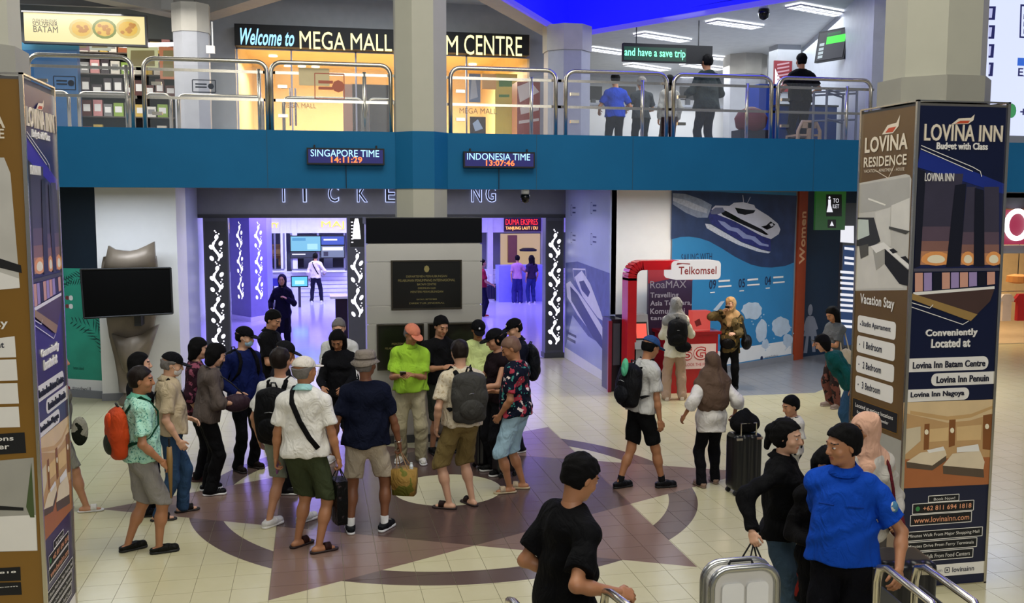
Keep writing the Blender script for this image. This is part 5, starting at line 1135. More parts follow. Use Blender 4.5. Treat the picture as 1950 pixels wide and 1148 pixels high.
def mesh_np(name,parts,mats,parent=None,matidx=None):
    """parts: list of (verts, quads); one mesh object"""
    vs=[];fs=[];o=0;mi=[]
    for i,(v,f) in enumerate(parts):
        if len(v)==0: continue
        vs.append(v);fs.append(f+o);o+=len(v)
        mi.append(matidx[i] if matidx is not None and matidx[i] is not None else np.zeros(len(f),int))
    if not vs: return None
    vs=np.concatenate(vs);fs=np.concatenate(fs);mi=np.concatenate(mi)
    me=D.meshes.new(name); me.vertices.add(len(vs)); me.vertices.foreach_set('co',vs.astype(np.float32).ravel())
    me.loops.add(len(fs)*4); me.loops.foreach_set('vertex_index',fs.astype(np.int32).ravel())
    me.polygons.add(len(fs)); me.polygons.foreach_set('loop_start',np.arange(0,len(fs)*4,4,dtype=np.int32)); me.polygons.foreach_set('loop_total',np.full(len(fs),4,np.int32))
    for m in mats: me.materials.append(m)
    me.polygons.foreach_set('material_index',mi.astype(np.int32)); me.polygons.foreach_set('use_smooth',np.ones(len(fs),bool))
    me.update(calc_edges=True)
    ob=D.objects.new(name,me); COL.objects.link(ob)
    if parent: ob.parent=parent
    return ob
V3=lambda *a:np.array(a,float)
def nrm(v): return v/(np.linalg.norm(v)+1e-9)
def rotm(yaw=0,pitch=0,roll=0):
    return np.array((Matrix.Rotation(R(yaw),3,'Z')@Matrix.Rotation(R(pitch),3,'X')@Matrix.Rotation(R(roll),3,'Y')))
def ik(a,c,l1,l2,pole):
    d=c-a; L=np.linalg.norm(d); L2=min(L,(l1+l2)*.999); d=nrm(d); c=a+d*L2
    x=(l1*l1-l2*l2+L2*L2)/(2*L2); h=math.sqrt(max(l1*l1-x*x,0)); p=pole-d*(pole@d); p=nrm(p)
    return a+d*x+p*h,c
def hand(wr,d,pn,th,s,curl,thumb_in=.4):
    """SDF of a hand: wrist, finger direction d, palm normal pn, thumb side th"""
    d=nrm(d); pn=nrm(pn-d*(pn@d)); th=nrm(th-d*(th@d)-pn*(th@pn)); S=SDF()
    S.cap(wr-d*.03*s,wr+d*.015*s,.026*s,.027*s,.01,pn,.72)
    S.cap(wr+d*.035*s+th*.014*s,wr+d*.075*s+th*.017*s,.025*s,.022*s,.018,pn,.55); S.cap(wr+d*.03*s-th*.014*s,wr+d*.075*s-th*.018*s,.023*s,.019*s,.018,pn,.55)
    for i,(off,l,r) in enumerate(((.030,.070,.0092),(.010,.078,.0095),(-.010,.072,.0090),(-.029,.058,.0080))):
        p=wr+d*(.088-(.006 if i in(0,) else .010 if i==3 else 0))*s+th*off*s; a=.15*curl; dr=d+th*(off*1.2)
        for j,fr in enumerate((.45,.32,.23)):
            a+=curl*(.62,.75,.6)[j]*(1+.06*i); v=nrm(dr)*math.cos(a)+pn*math.sin(a); e=p+v*l*fr*s; S.cap(p,e,r*s*(1-.07*j),r*s*(.93-.07*j),.004); p=e
    p=wr+d*.028*s+th*.026*s; v=nrm(d*.75+th*.75+pn*(.25+.5*thumb_in*curl)); e=p+v*.036*s; S.cap(p,e,.013*s,.0105*s,.012)
    v2=nrm(d*1.0+th*(.35-.5*thumb_in*curl)+pn*(.3+.6*thumb_in*curl)); e2=e+v2*.030*s; S.cap(e,e2,.0105*s,.0095*s,.004); v3=nrm(v2+pn*.2*curl); S.cap(e2,e2+v3*.020*s,.0095*s,.008*s,.004)
    return S
SKIN={'tan':'#a8734f','mid':'#b98564','fair':'#cf9f80','dark':'#7d4f34','pink':'#c98f74'}
def cloth(name,col,pattern=None,rough=.85):
    if name in MC: return MC[name]
    m=M(name,col,rough,var=.07,scale=7,bump=.25,bscale=180,spec=.12)
    nt=m.node_tree; b0=nt.nodes['Bump']; n3=nt.nodes.new('ShaderNodeTexNoise'); n3.inputs['Scale'].default_value=7; n3.inputs['Detail'].default_value=2; n3.inputs['Distortion'].default_value=1.6; m3=nt.nodes.new('ShaderNodeMapping'); m3.inputs['Scale'].default_value=(1.3,1.3,.8); tc3=nt.nodes['Texture Coordinate']; nt.links.new(tc3.outputs['Object'],m3.inputs['Vector']); nt.links.new(m3.outputs[0],n3.inputs['Vector']); b3=nt.nodes.new('ShaderNodeBump'); b3.inputs['Strength'].default_value=.55; b3.inputs['Distance'].default_value=.05; nt.links.new(n3.outputs['Fac'],b3.inputs['Height']); nt.links.new(b3.outputs[0],b0.inputs['Normal'])
    if pattern:
        nt=m.node_tree; b=nt.nodes['Principled BSDF']; tc=nt.nodes.new('ShaderNodeTexCoord'); last=b.inputs['Base Color'].links[0].from_socket
        for i,(c2,scale,thr,kind) in enumerate(pattern):
            mp_=nt.nodes.new('ShaderNodeMapping'); mp_.inputs['Location'].default_value=(i*3.3,i*1.7,i*2.9); nt.links.new(tc.outputs['Object'],mp_.inputs['Vector'])
            if kind=='noise': n=nt.nodes.new('ShaderNodeTexNoise'); n.inputs['Scale'].default_value=scale; n.inputs['Detail'].default_value=2; out=n.outputs['Fac']
            elif kind=='vor': n=nt.nodes.new('ShaderNodeTexVoronoi'); n.inputs['Scale'].default_value=scale; out=n.outputs['Distance']
            elif kind=='strv':
                n=nt.nodes.new('ShaderNodeTexWave'); n.inputs['Scale'].default_value=scale; n.bands_direction='X'; out=n.outputs['Fac']
            nt.links.new(mp_.outputs[0],n.inputs['Vector'])
            g=nt.nodes.new('ShaderNodeMath'); g.operation='GREATER_THAN' if thr>0 else 'LESS_THAN'; g.inputs[1].default_value=abs(thr); nt.links.new(out,g.inputs[0])
            mx=nt.nodes.new('ShaderNodeMix'); mx.data_type='RGBA'; nt.links.new(g.outputs[0],mx.inputs[0]); nt.links.new(last,mx.inputs[6]); mx.inputs[7].default_value=(*lin(c2),1); last=mx.outputs[2]
        nt.links.new(last,b.inputs['Base Color'])
    return m
HAIRB=M('hair_black','#070606',.85,var=.1,scale=60,bump=.3,bscale=120,spec=.15); HAIRG=M('hair_grey','#6f6a66',.6,var=.15,scale=60,bump=.3,bscale=120,spec=.15); HAIRD=M('hair_dark_brown','#1c1410',.5,var=.15,scale=60,bump=.3,bscale=120,spec=.15)
EYEM=M('eye_dark','#120c0a',.2); BROWM=M('brow','#1a1210',.7); EYEW=M('eye_white','#d8d2cc',.3)
PEOPLE=[]
def person(label,px=None,py=None,pos=None,face=0,H=1.68,fat=1.0,skin='tan',sex='m',lean=0,
           hy=0,hp=0,hr=0,lh=None,rh=None,lcurl=.55,rcurl=.55,stance=.11,lf=None,rf=None,lfy=8,rfy=-8,
           hair='short',hairm=None,top=None,bottom=None,shoes=None,hat=None,mask=None,h=.012,glasses=False,group=None,base=0.0,name='person',by='feet',lpole=None,rpole=None,collar=None,cat='person',child=False,grow=None):
    if pos is None:
        if by=='feet': q=atz(px,py,base)
        else:
            q=atz(px,py,base+H*.985+(.02 if hat else 0)); f_w=Vector((-math.sin(R(face)),math.cos(R(face)),0)); q=q-f_w*math.sin(R(lean))*.75*H/1.7
        pos=(q.x,q.y,base)
    pos=tuple(pos); root=thing(name,label,cat,pos,group,rz=R(face)); s=H/1.7
    sk=M('skin_'+skin,SKIN[skin],.5,var=.05,scale=14,bump=.05); lip=M('lip_'+skin,tuple(c*f for c,f in zip(lin(SKIN[skin]),(.85,.5,.5))),.4)
    hh=.115*s*(1.25 if child else 1)           # half head height
    w_=1.0 if sex=='m' else .88
    pel=V3(0,0,.515*H); lt=.245*H; ls=.232*H
    # lower the pelvis when the feet are apart
    ak=[]; 
    for sd,f in ((-1,lf),(1,rf)):
        f=f or (sd*stance*s,0,0); ak.append(V3(f[0],f[1],.075*s+f[2]))
    hipo=.085*s*w_; mz=pel[2]
    for sd,a in zip((-1,1),ak):
        dx=math.hypot(a[0]-sd*hipo,a[1]); mz=min(mz,math.sqrt(max((lt+ls)**2*.998-dx*dx,.01))+a[2]+.02*s)
    pel[2]=mz; hips=[pel+V3(sd*hipo,0,-.02*s) for sd in(-1,1)]
    T=rotm(0,-lean,0)                        # torso leans forwards (+y)
    tp=lambda x,y,z: pel+T@V3(x,y,z)*s
    up=T@V3(0,0,1); fw=T@V3(0,1,0)
    shw=.175*w_*s; sh=[tp(-.168*w_,-.01,.478),tp(.168*w_,-.01,.478)]
    nk=tp(0,-.005,.575); 
    Hm=rotm(hy,-hp,hr); hc=nk+up*(.085*s)+ (T@V3(0,.012,0)) + Hm@V3(0,0.01,.075)*s*(1.35 if child else 1)
    knees=[]
    for i,(sd,f) in enumerate(((-1,lf),(1,rf))):
        fy=(lfy if i==0 else rfy); kd=V3(math.sin(R(-fy)),math.cos(R(fy)),0.05); k_,a_=ik(hips[i],ak[i],lt,ls,kd); knees.append(k_)
    la,lfa=.172*H,.148*H; arms=[]
    for i,(sd,hd,pol) in enumerate(((-1,lh,lpole),(1,rh,rpole))):
        hd=hd or (sd*.235*w_*max(1,fat*.97),.03,-.03)
        tgt=tp(*hd) if hd[0]!='px' else (lambda q: np.array(Matrix.Rotation(R(-face),3,'Z'))@np.array([q.x-pos[0],q.y-pos[1],q.z-pos[2]]))(aty(hd[1],hd[2],pos[1]+hd[3])); po=V3(*pol) if pol else V3(sd*.55,-1,-.25); e_,wz=ik(sh[i],tgt,la,lfa,T@po); arms.append((sh[i],e_,wz))
    b=SDF(); f_=fat; F_=(f_-1)*1.0
    def torso(S,g,k=.055,clothes=False):
        bw=.150*w_*s; 
        S.ell(tp(0,.0,.40),V3(.150*w_*(1+F_*.4)*s+g,.102*(1+F_*.6)*s+g,.165*s+g),T,k)
        S.ell(tp(0,.012+F_*.07,.22),V3(.138*w_*(1+F_*.9)*s+g,.098*(1+F_*1.5)*s+g,.16*s+g),T,k)
        S.ell(tp(0,-.005,.03),V3(.160*(1 if sex=='m' else .98)*(1+F_*.5)*s+g,.108*(1+F_*.8)*s+g,.115*s+g),T,k)
        S.cap(tp(-.10*w_,-.015,.478),tp(.10*w_,-.015,.478),.058*s+g*.8,None,k); 
        for q in sh: S.cap(q-up*.004*s,q+(nk-up*.035*s-q)*.72,.050*s+g*.7,.044*s+g*.55,k)
        S.cap(tp(0,-.01,.50),nk,.070*s+g*.5,.050*s+g*.3,.05) if not clothes else S.cap(tp(0,-.012,.50),tp(0,-.012,.545),.070*s+g*.6,.060*s+g*.2,.05)
        if sex=='f':
            for sd in(-1,1): S.ell(tp(sd*.07,.075,.38),V3(.055,.045,.055)*s+g,T,.04)
    torso(b,-.014*s if top else -.004)
    cl=.86 if bottom and bottom[0] in('pants','wide','slim') else 1.0; ca=.9 if top and top[0]=='long' else 1.0
    b.cap(nk-up*.03*s,hc-Hm@V3(0,.015,.02)*s,.052*s*w_,.050*s*w_,.03)
    for i,sd in enumerate((-1,1)):
        S,E_,W=arms[i]; b.cap(S,E_,.042*s*w_*(1+F_*.3)*(.93 if top and top[0]!='none' else 1),.036*s*w_*ca,.03); b.cap(E_,E_+(W-E_)*.35,.036*s*w_,.037*s*w_*(1+F_*.2),.02); b.cap(E_+(W-E_)*.3,W,.036*s*w_,.0245*s*w_,.02)
        b.cap(hips[i],knees[i],.078*s*(1+F_*.5)*cl,.053*s*cl,.04); kk=knees[i]; a=ak[i]; back=T@V3(0,-1,0)
        b.cap(kk,kk+(a-kk)*.4,.050*s*cl,.052*s*(1+F_*.3)*cl,.03); b.cap(kk+(a-kk)*.32+back*.012*s,a,.047*s*(1+F_*.3)*cl,.031*s*(1 if cl==1 else .95),.03)
        fy=lfy if i==0 else rfy; fd=V3(math.sin(R(-fy)),math.cos(R(fy)),0)
        g0=a-V3(0,0,.045*s); b.cap(g0-fd*.045*s,g0+fd*.02*s,.029*s,.030*s,.02); b.cap(g0,g0+fd*.125*s-V3(0,0,.008*s),.030*s,.026*s,.03,V3(0,0,1),.75)
    parts=[nets(b,h)]; mi=[None]
    # hands
    for i,sd in enumerate((-1,1)):
        S,E_,W=arms[i]; d=nrm(W-E_); pn=T@V3(-sd,0.15,0); thd=T@V3(0,1,0)
        if abs(d@fw)>.6: pn=T@V3(-sd*.55,0,-.6); thd=T@V3(-sd*.2,.0,1)
        parts.append(nets(hand(W,d,pn,thd,s*(.95 if sex=='m' else .86)*1.02,lcurl if i==0 else rcurl),.0055 if h>.009 else .0042)); mi.append(None)
    # head
    hs=s*(1.40 if child else 1.06); hp_=lambda x,y,z: hc+Hm@V3(x,y,z)*hs; h2=SDF()
    h2.ell(hp_(0,-.012,.035),V3(.072,.092,.083)*hs,Hm,.02); h2.ell(hp_(0,.018,-.012),V3(.062,.074,.080)*hs,Hm,.03); h2.ell(hp_(0,.038,-.068),V3(.043,.045,.036)*hs,Hm,.03)
    h2.ell(hp_(0,.078,.036),V3(.045,.014,.012)*hs,Hm,.012)
    for sd in(-1,1):
        h2.sub(hp_(sd*.030,.100,.014),V3(.017,.016,.012)*hs,Hm,.012); h2.ell(hp_(sd*.030,.077,.013),V3(.013,.013,.011)*hs,Hm,.004)
        h2.ell(hp_(sd*.074,-.006,.004),V3(.010,.018,.031)*hs,Hm,.006); h2.ell(hp_(sd*.042,.058,-.022),V3(.02,.02,.02)*hs,Hm,.02)
    h2.cap(hp_(0,.086,.022),hp_(0,.104,-.018),.008*hs,.0125*hs,.010); h2.ell(hp_(0,.092,-.022),V3(.017,.012,.009)*hs,Hm,.008)
    h2.ell(hp_(0,.083,-.047),V3(.023,.011,.0065)*hs,Hm,.004); h2.ell(hp_(0,.080,-.058),V3(.019,.011,.007)*hs,Hm,.004); h2.ell(hp_(0,.072,-.085),V3(.018,.014,.014)*hs,Hm,.015)
    h2.cap(hp_(0,-.02,-.03),nk-up*.02*s,.051*s*w_,.053*s*w_,.03)
    v,f=nets(h2,.0068 if h>.009 else .0042); ctr=v[f].mean(1); lc=(ctr-hc)@Hm/hs; m_=np.zeros(len(f),int)
    for sd in(-1,1):
        de=np.sqrt(((lc[:,0]-sd*.030)/.0125)**2+((lc[:,2]-.013)/.0052)**2); m_[(de<1)&(lc[:,1]>.068)]=3 if h<.009 else 1
        if h<.009: de=np.sqrt(((lc[:,0]-sd*.030)/.0062)**2+((lc[:,2]-.013)/.0062)**2); m_[(de<1)&(lc[:,1]>.06)]=1
        m_[(abs(lc[:,0]-sd*.031)<.018)&(abs(lc[:,2]-.038+.13*(abs(lc[:,0])-.031))<(.0042 if h>.009 else .003))&(lc[:,1]>.06)]=2
    m_[(abs(lc[:,0])<.021)&(abs(lc[:,2]+.0525)<.0085)&(lc[:,1]>.078)]=4
    parts.append((v,f)); mi.append(m_)
    mesh_np('body',parts,[sk,EYEM,BROWM,EYEW,lip],root,mi)
    # hair
    hm=hairm or HAIRB; hd=SDF(); hh_=.0068 if h>.009 else .005
    if hair in('short','long','bob','bun','pony','thin'):
        g=.007 if hair!='thin' else .002
        hd.ell(hp_(0,-.014,.040),V3(.078+g,.098+g,.086+g)*hs,Hm,.01)
        hd.clip(hp_(0,.066,.072),Hm@V3(0,.62,-.78))          # hairline
        if hair in ('short','thin'): 
            s2=SDF(); s2.ell(hp_(0,-.03,.0),V3(.079,.078,.075)*hs,Hm); s2.clip(hp_(0,-.012,0),Hm@V3(0,1,0)); s2.clip(hp_(0,0,-.052),Hm@V3(0,0,-1)); hd.grp(s2,.01)
            s3=SDF(); s3.ell(hp_(0,.012,.04),V3(.0795,.06,.05)*hs,Hm); s3.clip(hp_(0,.022,0),Hm@V3(0,1,0)); s3.clip(hp_(0,0,.022),Hm@V3(0,0,-1)); hd.grp(s3,.01)
        else:
            L={'bob':-.11,'long':-.26,'bun':-.05,'pony':-.05}[hair]
            s2=SDF(); s2.ell(hp_(0,-.026,.012),V3(.086,.090,.098)*hs,Hm,.02)
            if hair in('bob','long'):
                for x in(-.055,0,.055): s2.cap(hp_(x,-.045,.0),hc+Hm@V3(x*1.1,-.06,0)*hs+V3(0,0,L)*hs+ (T@V3(0,-.03,0)),.045*hs,.028*hs,.04)
                for sd in(-1,1): s2.cap(hp_(sd*.078,-.012,.02),hp_(sd*.080,-.01,-.09 if hair=='bob' else -.13),.022*hs,.016*hs,.03)
            s2.sub(hp_(0,.098,-.03),V3(.074,.098,.105)*hs,Hm,.01); hd.grp(s2,.015)
            if hair=='bun': hd.ell(hp_(0,-.12,.02),V3(.045,.04,.042)*hs,Hm,.01)
            if hair=='pony': hd.cap(hp_(0,-.11,.03),hp_(0,-.13,-.10),.035*hs,.018*hs,.02); hd.ell(hp_(0,-.115,.03),V3(.05,.04,.04)*hs,Hm,.01)
        if hat: hd.clip(hp_(0,0,.043),Hm@V3(0,-.1,1))
        v,f=nets(hd,hh_,(.0035,75) if h>.009 else (.004,110),3); mesh_np('hair',[(v,f)],[hm],root)
    # headwear
    if hat:
        kind,hc_=hat[0],hat[1]; mt=cloth('hat_'+hc_.strip('#'),hc_); ht=SDF()
        if kind in('cap','capback'):
            ht.ell(hp_(0,-.012,.042),V3(.089,.107,.088)*hs,Hm,.01); ht.clip(hp_(0,.0,.040),Hm@V3(0,-.12,-1)); o=mesh_np('cap',[nets(ht,hh_)],[mt],root)
            br=SDF(); sg=1 if kind=='cap' else -1
            br.ell(hp_(0,sg*.10,.045),V3(.070,.085,.05)*hs,Hm@np.array(Matrix.Rotation(R(-8*sg),3,'X')),.01); br.clip(hp_(0,0,.052),Hm@V3(0,sg*.12,1)); br.clip(hp_(0,0,.041),Hm@V3(0,-sg*.12,-1)); br.clip(hp_(0,sg*.07,0),Hm@V3(0,-sg*1,0)); v=mesh_np('brim',[nets(br,.004)],[mt],o)
            if len(hat)>2: 
                q=SDF(); q.ell(hp_(0,.088,.075),V3(.012,.012,.014)*hs,Hm); mesh_np('badge',[nets(q,.004)],[cloth('hat_badge_'+hat[2].strip('#'),hat[2])],o)
        elif kind=='bucket':
            mb=MB(); n=28; prof=[(.128,.012),(.130,.018),(.100,.050),(.094,.060),(.092,.105),(.080,.128),(.03,.136)]
            vs=[tuple(hp_(math.cos(2*math.pi*j/n)*r*.96,math.sin(2*math.pi*j/n)*r*1.10-.01,z+(.012*math.sin(4*math.pi*j/n+1) if r>.11 else 0))) for r,z in prof for j in range(n)]
            fs=[(i*n+j,i*n+(j+1)%n,(i+1)*n+(j+1)%n,(i+1)*n+j) for i in range(len(prof)-1) for j in range(n)]+[tuple(range((len(prof)-1)*n,len(prof)*n))]
            mb.add(vs,fs,mt); o=mb.build('sun_hat',root,smooth=True,inv=False); md_=o.modifiers.new('s','SOLIDIFY'); md_.thickness=.004
            bd=MB(); bd.tube([hp_(math.cos(2*math.pi*j/n)*.096*.97,math.sin(2*math.pi*j/n)*.096*1.11-.01,.066) for j in range(n)],.006,cloth('hat_band','#4c443c'),6,closed=True); bd.build('hat_band',o,smooth=True,inv=False)
        elif kind=='hijab':
            ht.ell(hp_(0,-.018,.030),V3(.086,.108,.104)*hs,Hm,.03); ht.ell(hp_(0,.02,-.03),V3(.072,.080,.10)*hs,Hm,.03)
            ht.cap(hp_(0,-.02,-.06),tp(0,-.02,.53),.072*s,.10*s,.06)
            ln=hat[2] if len(hat)>2 else .40; 
            dr=SDF(); wd_=hat[3] if len(hat)>3 else 1.0; dr.cap(tp(0,-.01,.545),tp(0,-.03,ln+.05),.135*s*wd_,.205*s*w_*wd_,.05,fw,.74)
            for sd in(-1,1): dr.cap(tp(sd*.06,-.01,.53),tp(sd*.15*w_,-.015,.46),.085*s*wd_,.088*s*wd_,.05)
            dr.cap(tp(0,-.09,.46),tp(.0,-.15,ln-.06),.095*s,.03*s,.05); dr.cap(tp(0,.09,.46),tp(0.02,.13,ln),.06*s,.03*s,.05)
            ht.grp(dr,.04); ht.sub(hp_(0,.125,-.015),V3(.056,.085,.078)*hs,Hm,.012)
            mesh_np('headscarf',[nets(ht,h*.75,(.008,40),5)],[mt],root)
        elif kind=='beanie':
            ht.ell(hp_(0,-.014,.040),V3(.086,.106,.094)*hs,Hm,.01); ht.clip(hp_(0,.04,.035),Hm@V3(0,.25,-1)); mesh_np('beanie',[nets(ht,hh_)],[mt],root)
        elif kind=='hood':
            ht.ell(hp_(0,-.03,.025),V3(.095,.11,.115)*hs,Hm,.03); ht.cap(hp_(0,-.05,-.06),tp(0,-.05,.52),.085*s,.10*s,.06); ht.sub(hp_(0,.12,-.01),V3(.066,.10,.10)*hs,Hm,.01); mesh_np('hood',[nets(ht,h*.8)],[mt],root)
    if mask:
        q=SDF(); q.ell(hp_(0,.040,-.045),V3(.060,.068,.052)*hs,Hm,.01); q.clip(hp_(0,.035,0),Hm@V3(0,-1,0)); o=mesh_np('face_mask',[nets(q,.006)],[cloth('mask_'+mask.strip('#'),mask)],root)
        lp_=MB(); 
        for sd in(-1,1): lp_.tube([hp_(sd*.058,.045,-.03),hp_(sd*.074,.01,.0),hp_(sd*.078,-.015,.015)],.002,WHITE,5)
        lp_.build('ear_loop',o,inv=False)
    if glasses:
        mb=MB()
        for sd in(-1,1): mb.tube([hp_(sd*.031+.021*math.cos(a*.5),.099,.012+.016*math.sin(a*.5)) for a in range(13)],.002,BLACKM,5,closed=True); mb.tube([hp_(sd*.052,.098,.018),hp_(sd*.078,.0,.018)],.002,BLACKM,5)
        mb.tube([hp_(-.01,.101,.016),hp_(.01,.101,.016)],.002,BLACKM,5); mb.build('glasses',root,inv=False)
    # clothes
    if bottom:
        kind,c_,pat=bottom[0],bottom[1],(bottom[2] if len(bottom)>2 else None); mt=cloth('trouser_'+c_.strip('#')+(pat[0][0].strip('#') if pat else ''),c_,pat); S=SDF()
        lo=kind in('pants','wide','slim'); base_=SDF(); g=.009 if not(top and len(top)>3 and top[3] is not None and top[3]<-.05) else .002
        base_.ell(tp(0,-.005,.03),V3((.160*(1+F_*.5))*s+g,.108*(1+F_*.8)*s+g,.115*s+g),T,.05); base_.ell(tp(0,.0,.12),V3(.142*w_*(1+F_*.8)*s+g,.10*(1+F_*1.1)*s+g,.07*s),T,.05); base_.clip(tp(0,0,.16),up); S.grp(base_)
        if kind=='skirt':
            q=SDF(); q.cap(pel,V3(pel[0],pel[1],.12*s),.14*s,.20*s,.05,V3(0,1,0),.8); q.clip(V3(0,0,(bottom[3] if len(bottom)>3 else .25)),V3(0,0,-1)); S.grp(q,.05)
        else:
            fl_=bottom[3] if len(bottom)>3 else {'shorts':1.0,'pants':1,'wide':1.45,'slim':.82}[kind]
            for i in(0,1):
                q=SDF(); kk,a=knees[i],ak[i]
                rt=.090*s*(1+F_*.5); rk=(.071 if not lo else .063*fl_)*s*(fl_ if not lo else 1); 
                q.cap(hips[i],kk,rt,rk,.03)
                if lo:
                    q.cap(kk,a-V3(0,0,.02*s),max(rk,.060*s),max(.058*s*fl_,.045*s),.03); q.cap(kk+(a-kk)*.1,kk+(a-kk)*.45+T@V3(0,-.008,0),.060*s,.059*s,.03); q.clip(V3(a[0],a[1],.035*s),V3(0,0,-1)); q.cap(a-V3(0,0,.01),a-V3(0,0,.012),.052*s*fl_,None,.02)
                else:
                    q.cap(kk,kk+(a-kk)*.2,rk,rk*1.03,.03); ln=bottom[4] if len(bottom)>4 else .0; q.clip(kk+(a-kk)*ln,nrm(a-kk))
                S.grp(q,.035)
        o=mesh_np('trousers' if lo else ('skirt' if kind=='skirt' else 'shorts'),[nets(S,h,(.0075*s,36),sum(map(ord,label))%97)],[mt],root)
        if len(bottom)>5: 
            bl=SDF(); bl.ell(tp(0,.0,.135),V3(.142*w_*(1+F_*.8)*s+g+.006,.10*(1+F_*1.1)*s+g+.006,.07*s+.03),T); bl.clip(tp(0,0,.155),up); bl.clip(tp(0,0,.125),-up); mesh_np('belt',[nets(bl,.008)],[cloth('belt_leather','#16110e',rough=.4)],root)
    if top:
        kind,c_=top[0],top[1]; pat=top[2] if len(top)>2 else None; mt=cloth('shirt_'+c_.strip('#')+(pat[0][0].strip('#') if pat else ''),c_,pat)
        hem=top[3] if len(top)>3 and top[3] is not None else .02; loose=top[4] if len(top)>4 else 1.0; g=.016*loose*s
        S=SDF(); t_=SDF(); torso(t_,g,.06,True)
        hw=.158*w_*(1+F_*.75)*s+g; t_.cap(tp(0,.005+F_*.02,.20),tp(0,.0,hem+.0),hw*.93,hw*(1.0+.05*loose),.05,fw,.76+.5*max(0,F_)); t_.clip(tp(0,0,hem),-up); t_.clip(tp(0,0,.585),up); S.grp(t_)
        if kind!='none' :
            for i in(0,1):
                a,e,w=arms[i]; q=SDF()
                if kind=='short': 
                    q.cap(a,a+(e-a)*.95,.051*s*w_*(1+F_*.3)+g*.4,.055*s*w_+g*.9,.03); q.clip(a+(e-a)*(.74),nrm(e-a))
                elif kind=='elbow':
                    q.cap(a,e,.051*s*w_+g*.4,.056*s*w_+g*.8,.03); q.cap(e,e+(w-e)*.4,.056*s*w_+g*.8,.06*s*w_+g*.8,.03); q.clip(e+(w-e)*.3,nrm(w-e))
                else:
                    q.cap(a,e,.051*s*w_+g*.35,.047*s*w_+g*.5,.03); q.cap(e,w,.048*s*w_+g*.5,.036*s*w_+g*.4,.03); q.clip(e+(w-e)*(.93 if kind=='long' else .6),nrm(w-e))
                S.grp(q,.03)
        S.sub(nk+up*.035*s+fw*.02*s,V3(.060,.062,.055)*s,T,.01)
        o=mesh_np('shirt' ,[nets(S,h,(.0085*s*min(loose,1.4),34),sum(map(ord,label))%89)],[mt],root)
        if collar:
            n=20; mb=MB(); ring=lambda r,z,yy: [tuple(nk+T@V3(math.cos(2*math.pi*j/n)*r,math.sin(2*math.pi*j/n)*r*1.05+yy,z-.018*math.sin(2*math.pi*j/n))*s) for j in range(n)]
            cf=max(0,f_-1)*.09; vs=ring(.060,.040+cf*.3,.004)+ring(.070,.022+cf*.3,.004)+ring(.098+cf*.3,-.004,.0); fs=[(a*n+j,(a)*n+(j+1)%n,(a+1)*n+(j+1)%n,(a+1)*n+j) for a in(0,1) for j in range(n)]
            mb.add(vs,fs,cloth('collar_'+collar.strip('#'),collar)); oc=mb.build('collar',root,smooth=True,inv=False); m2=oc.modifiers.new('s','SOLIDIFY'); m2.thickness=.005
    # shoes
    if shoes:
        kind,c_,sole=shoes[0],shoes[1],(shoes[2] if len(shoes)>2 else '#d8d6d0'); ms=cloth('shoe_'+c_.strip('#'),c_,rough=.5); mo=M('sole_'+sole.strip('#'),sole,.6)
        for i in(0,1):
            a=ak[i]; fy=lfy if i==0 else rfy; fd=V3(math.sin(R(-fy)),math.cos(R(fy)),0); g0=V3(a[0],a[1],a[2]-.075*s); S=SDF()
            toe=g0+fd*.135*s+V3(0,0,.038*s); heel=g0-fd*.05*s+V3(0,0,.042*s)
            sole_=SDF(); sole_.cap(V3(*(heel[:2]),g0[2]+.013),V3(*(toe[:2]),g0[2]+.013),.038*s,.045*s,.02); sole_.clip(g0+V3(0,0,.026*s if kind!='sandal' else .02*s),V3(0,0,1)); sole_.clip(g0+V3(0,0,.001),V3(0,0,-1))
            if kind in('sneaker','shoe','croc','boot'):
                S.cap(heel,toe-V3(0,0,.004),.038*s,.040*s,.03); S.cap(g0+V3(0,0,.06*s),g0+fd*.05*s+V3(0,0,.048*s),.040*s,.04*s,.03)
                if kind!='croc': S.cap(a-V3(0,0,.02*s),a-V3(0,0,.0),.040*s,.038*s,.02)
                S.clip(g0+V3(0,0,.018*s),V3(0,0,-1)); S.clip(a+V3(0,0,.002*s if kind!='croc' else -.012*s),V3(0,0,1)-fd*.2)
                o=mesh_np('shoe',[nets(S,.007 if h>.009 else .006)],[ms],root); mesh_np('sole',[nets(sole_,.007)],[mo],o)
                if kind=='sneaker' and h<.013:
                    mb=MB()
                    for k in range(4): q=g0+fd*(.05+.02*k)*s+V3(0,0,(.088-.006*k)*s); sx=V3(fd[1],-fd[0],0)*.016*s; mb.tube([q-sx,q+V3(0,0,.004),q+sx],.003,WHITE,5)
                    mb.build('lace',o,inv=False)
            else:
                o=mesh_np('sandal',[nets(sole_,.007)],[mo],root); st_=SDF(); st_.cap(heel,toe,.036*s,.043*s,.03); st_.clip(g0+V3(0,0,.02*s),V3(0,0,-1)); st_.clip(g0+fd*.045*s,-fd); st_.clip(g0+fd*(.105)*s,fd); mesh_np('strap',[nets(st_,.006)],[ms],o)
            if len(shoes)>3 and shoes[3]:
                q=SDF(); q.cap(a-V3(0,0,.03*s),a+nrm(knees[i]-a)*.075*s,.037*s,.040*s,.02); q.clip(a+nrm(knees[i]-a)*.07*s,nrm(knees[i]-a)); q.clip(a-V3(0,0,.035*s),V3(0,0,-1)); mesh_np('sock',[nets(q,.008)],[cloth('sock_'+shoes[3].strip('#'),shoes[3])],root)
    info=dict(root=root,tp=tp,T=T,s=s,up=up,fw=fw,arms=arms,nk=nk,hc=hc,Hm=Hm,w=w_,fat=F_,pos=pos,face=face,ak=ak,knees=knees,pel=pel)
    # world-space helper
    Rw=np.array(Matrix.Rotation(R(face),3,'Z')); info['W']=lambda p: Vector(tuple(Rw@np.array(p)+np.array(pos)))
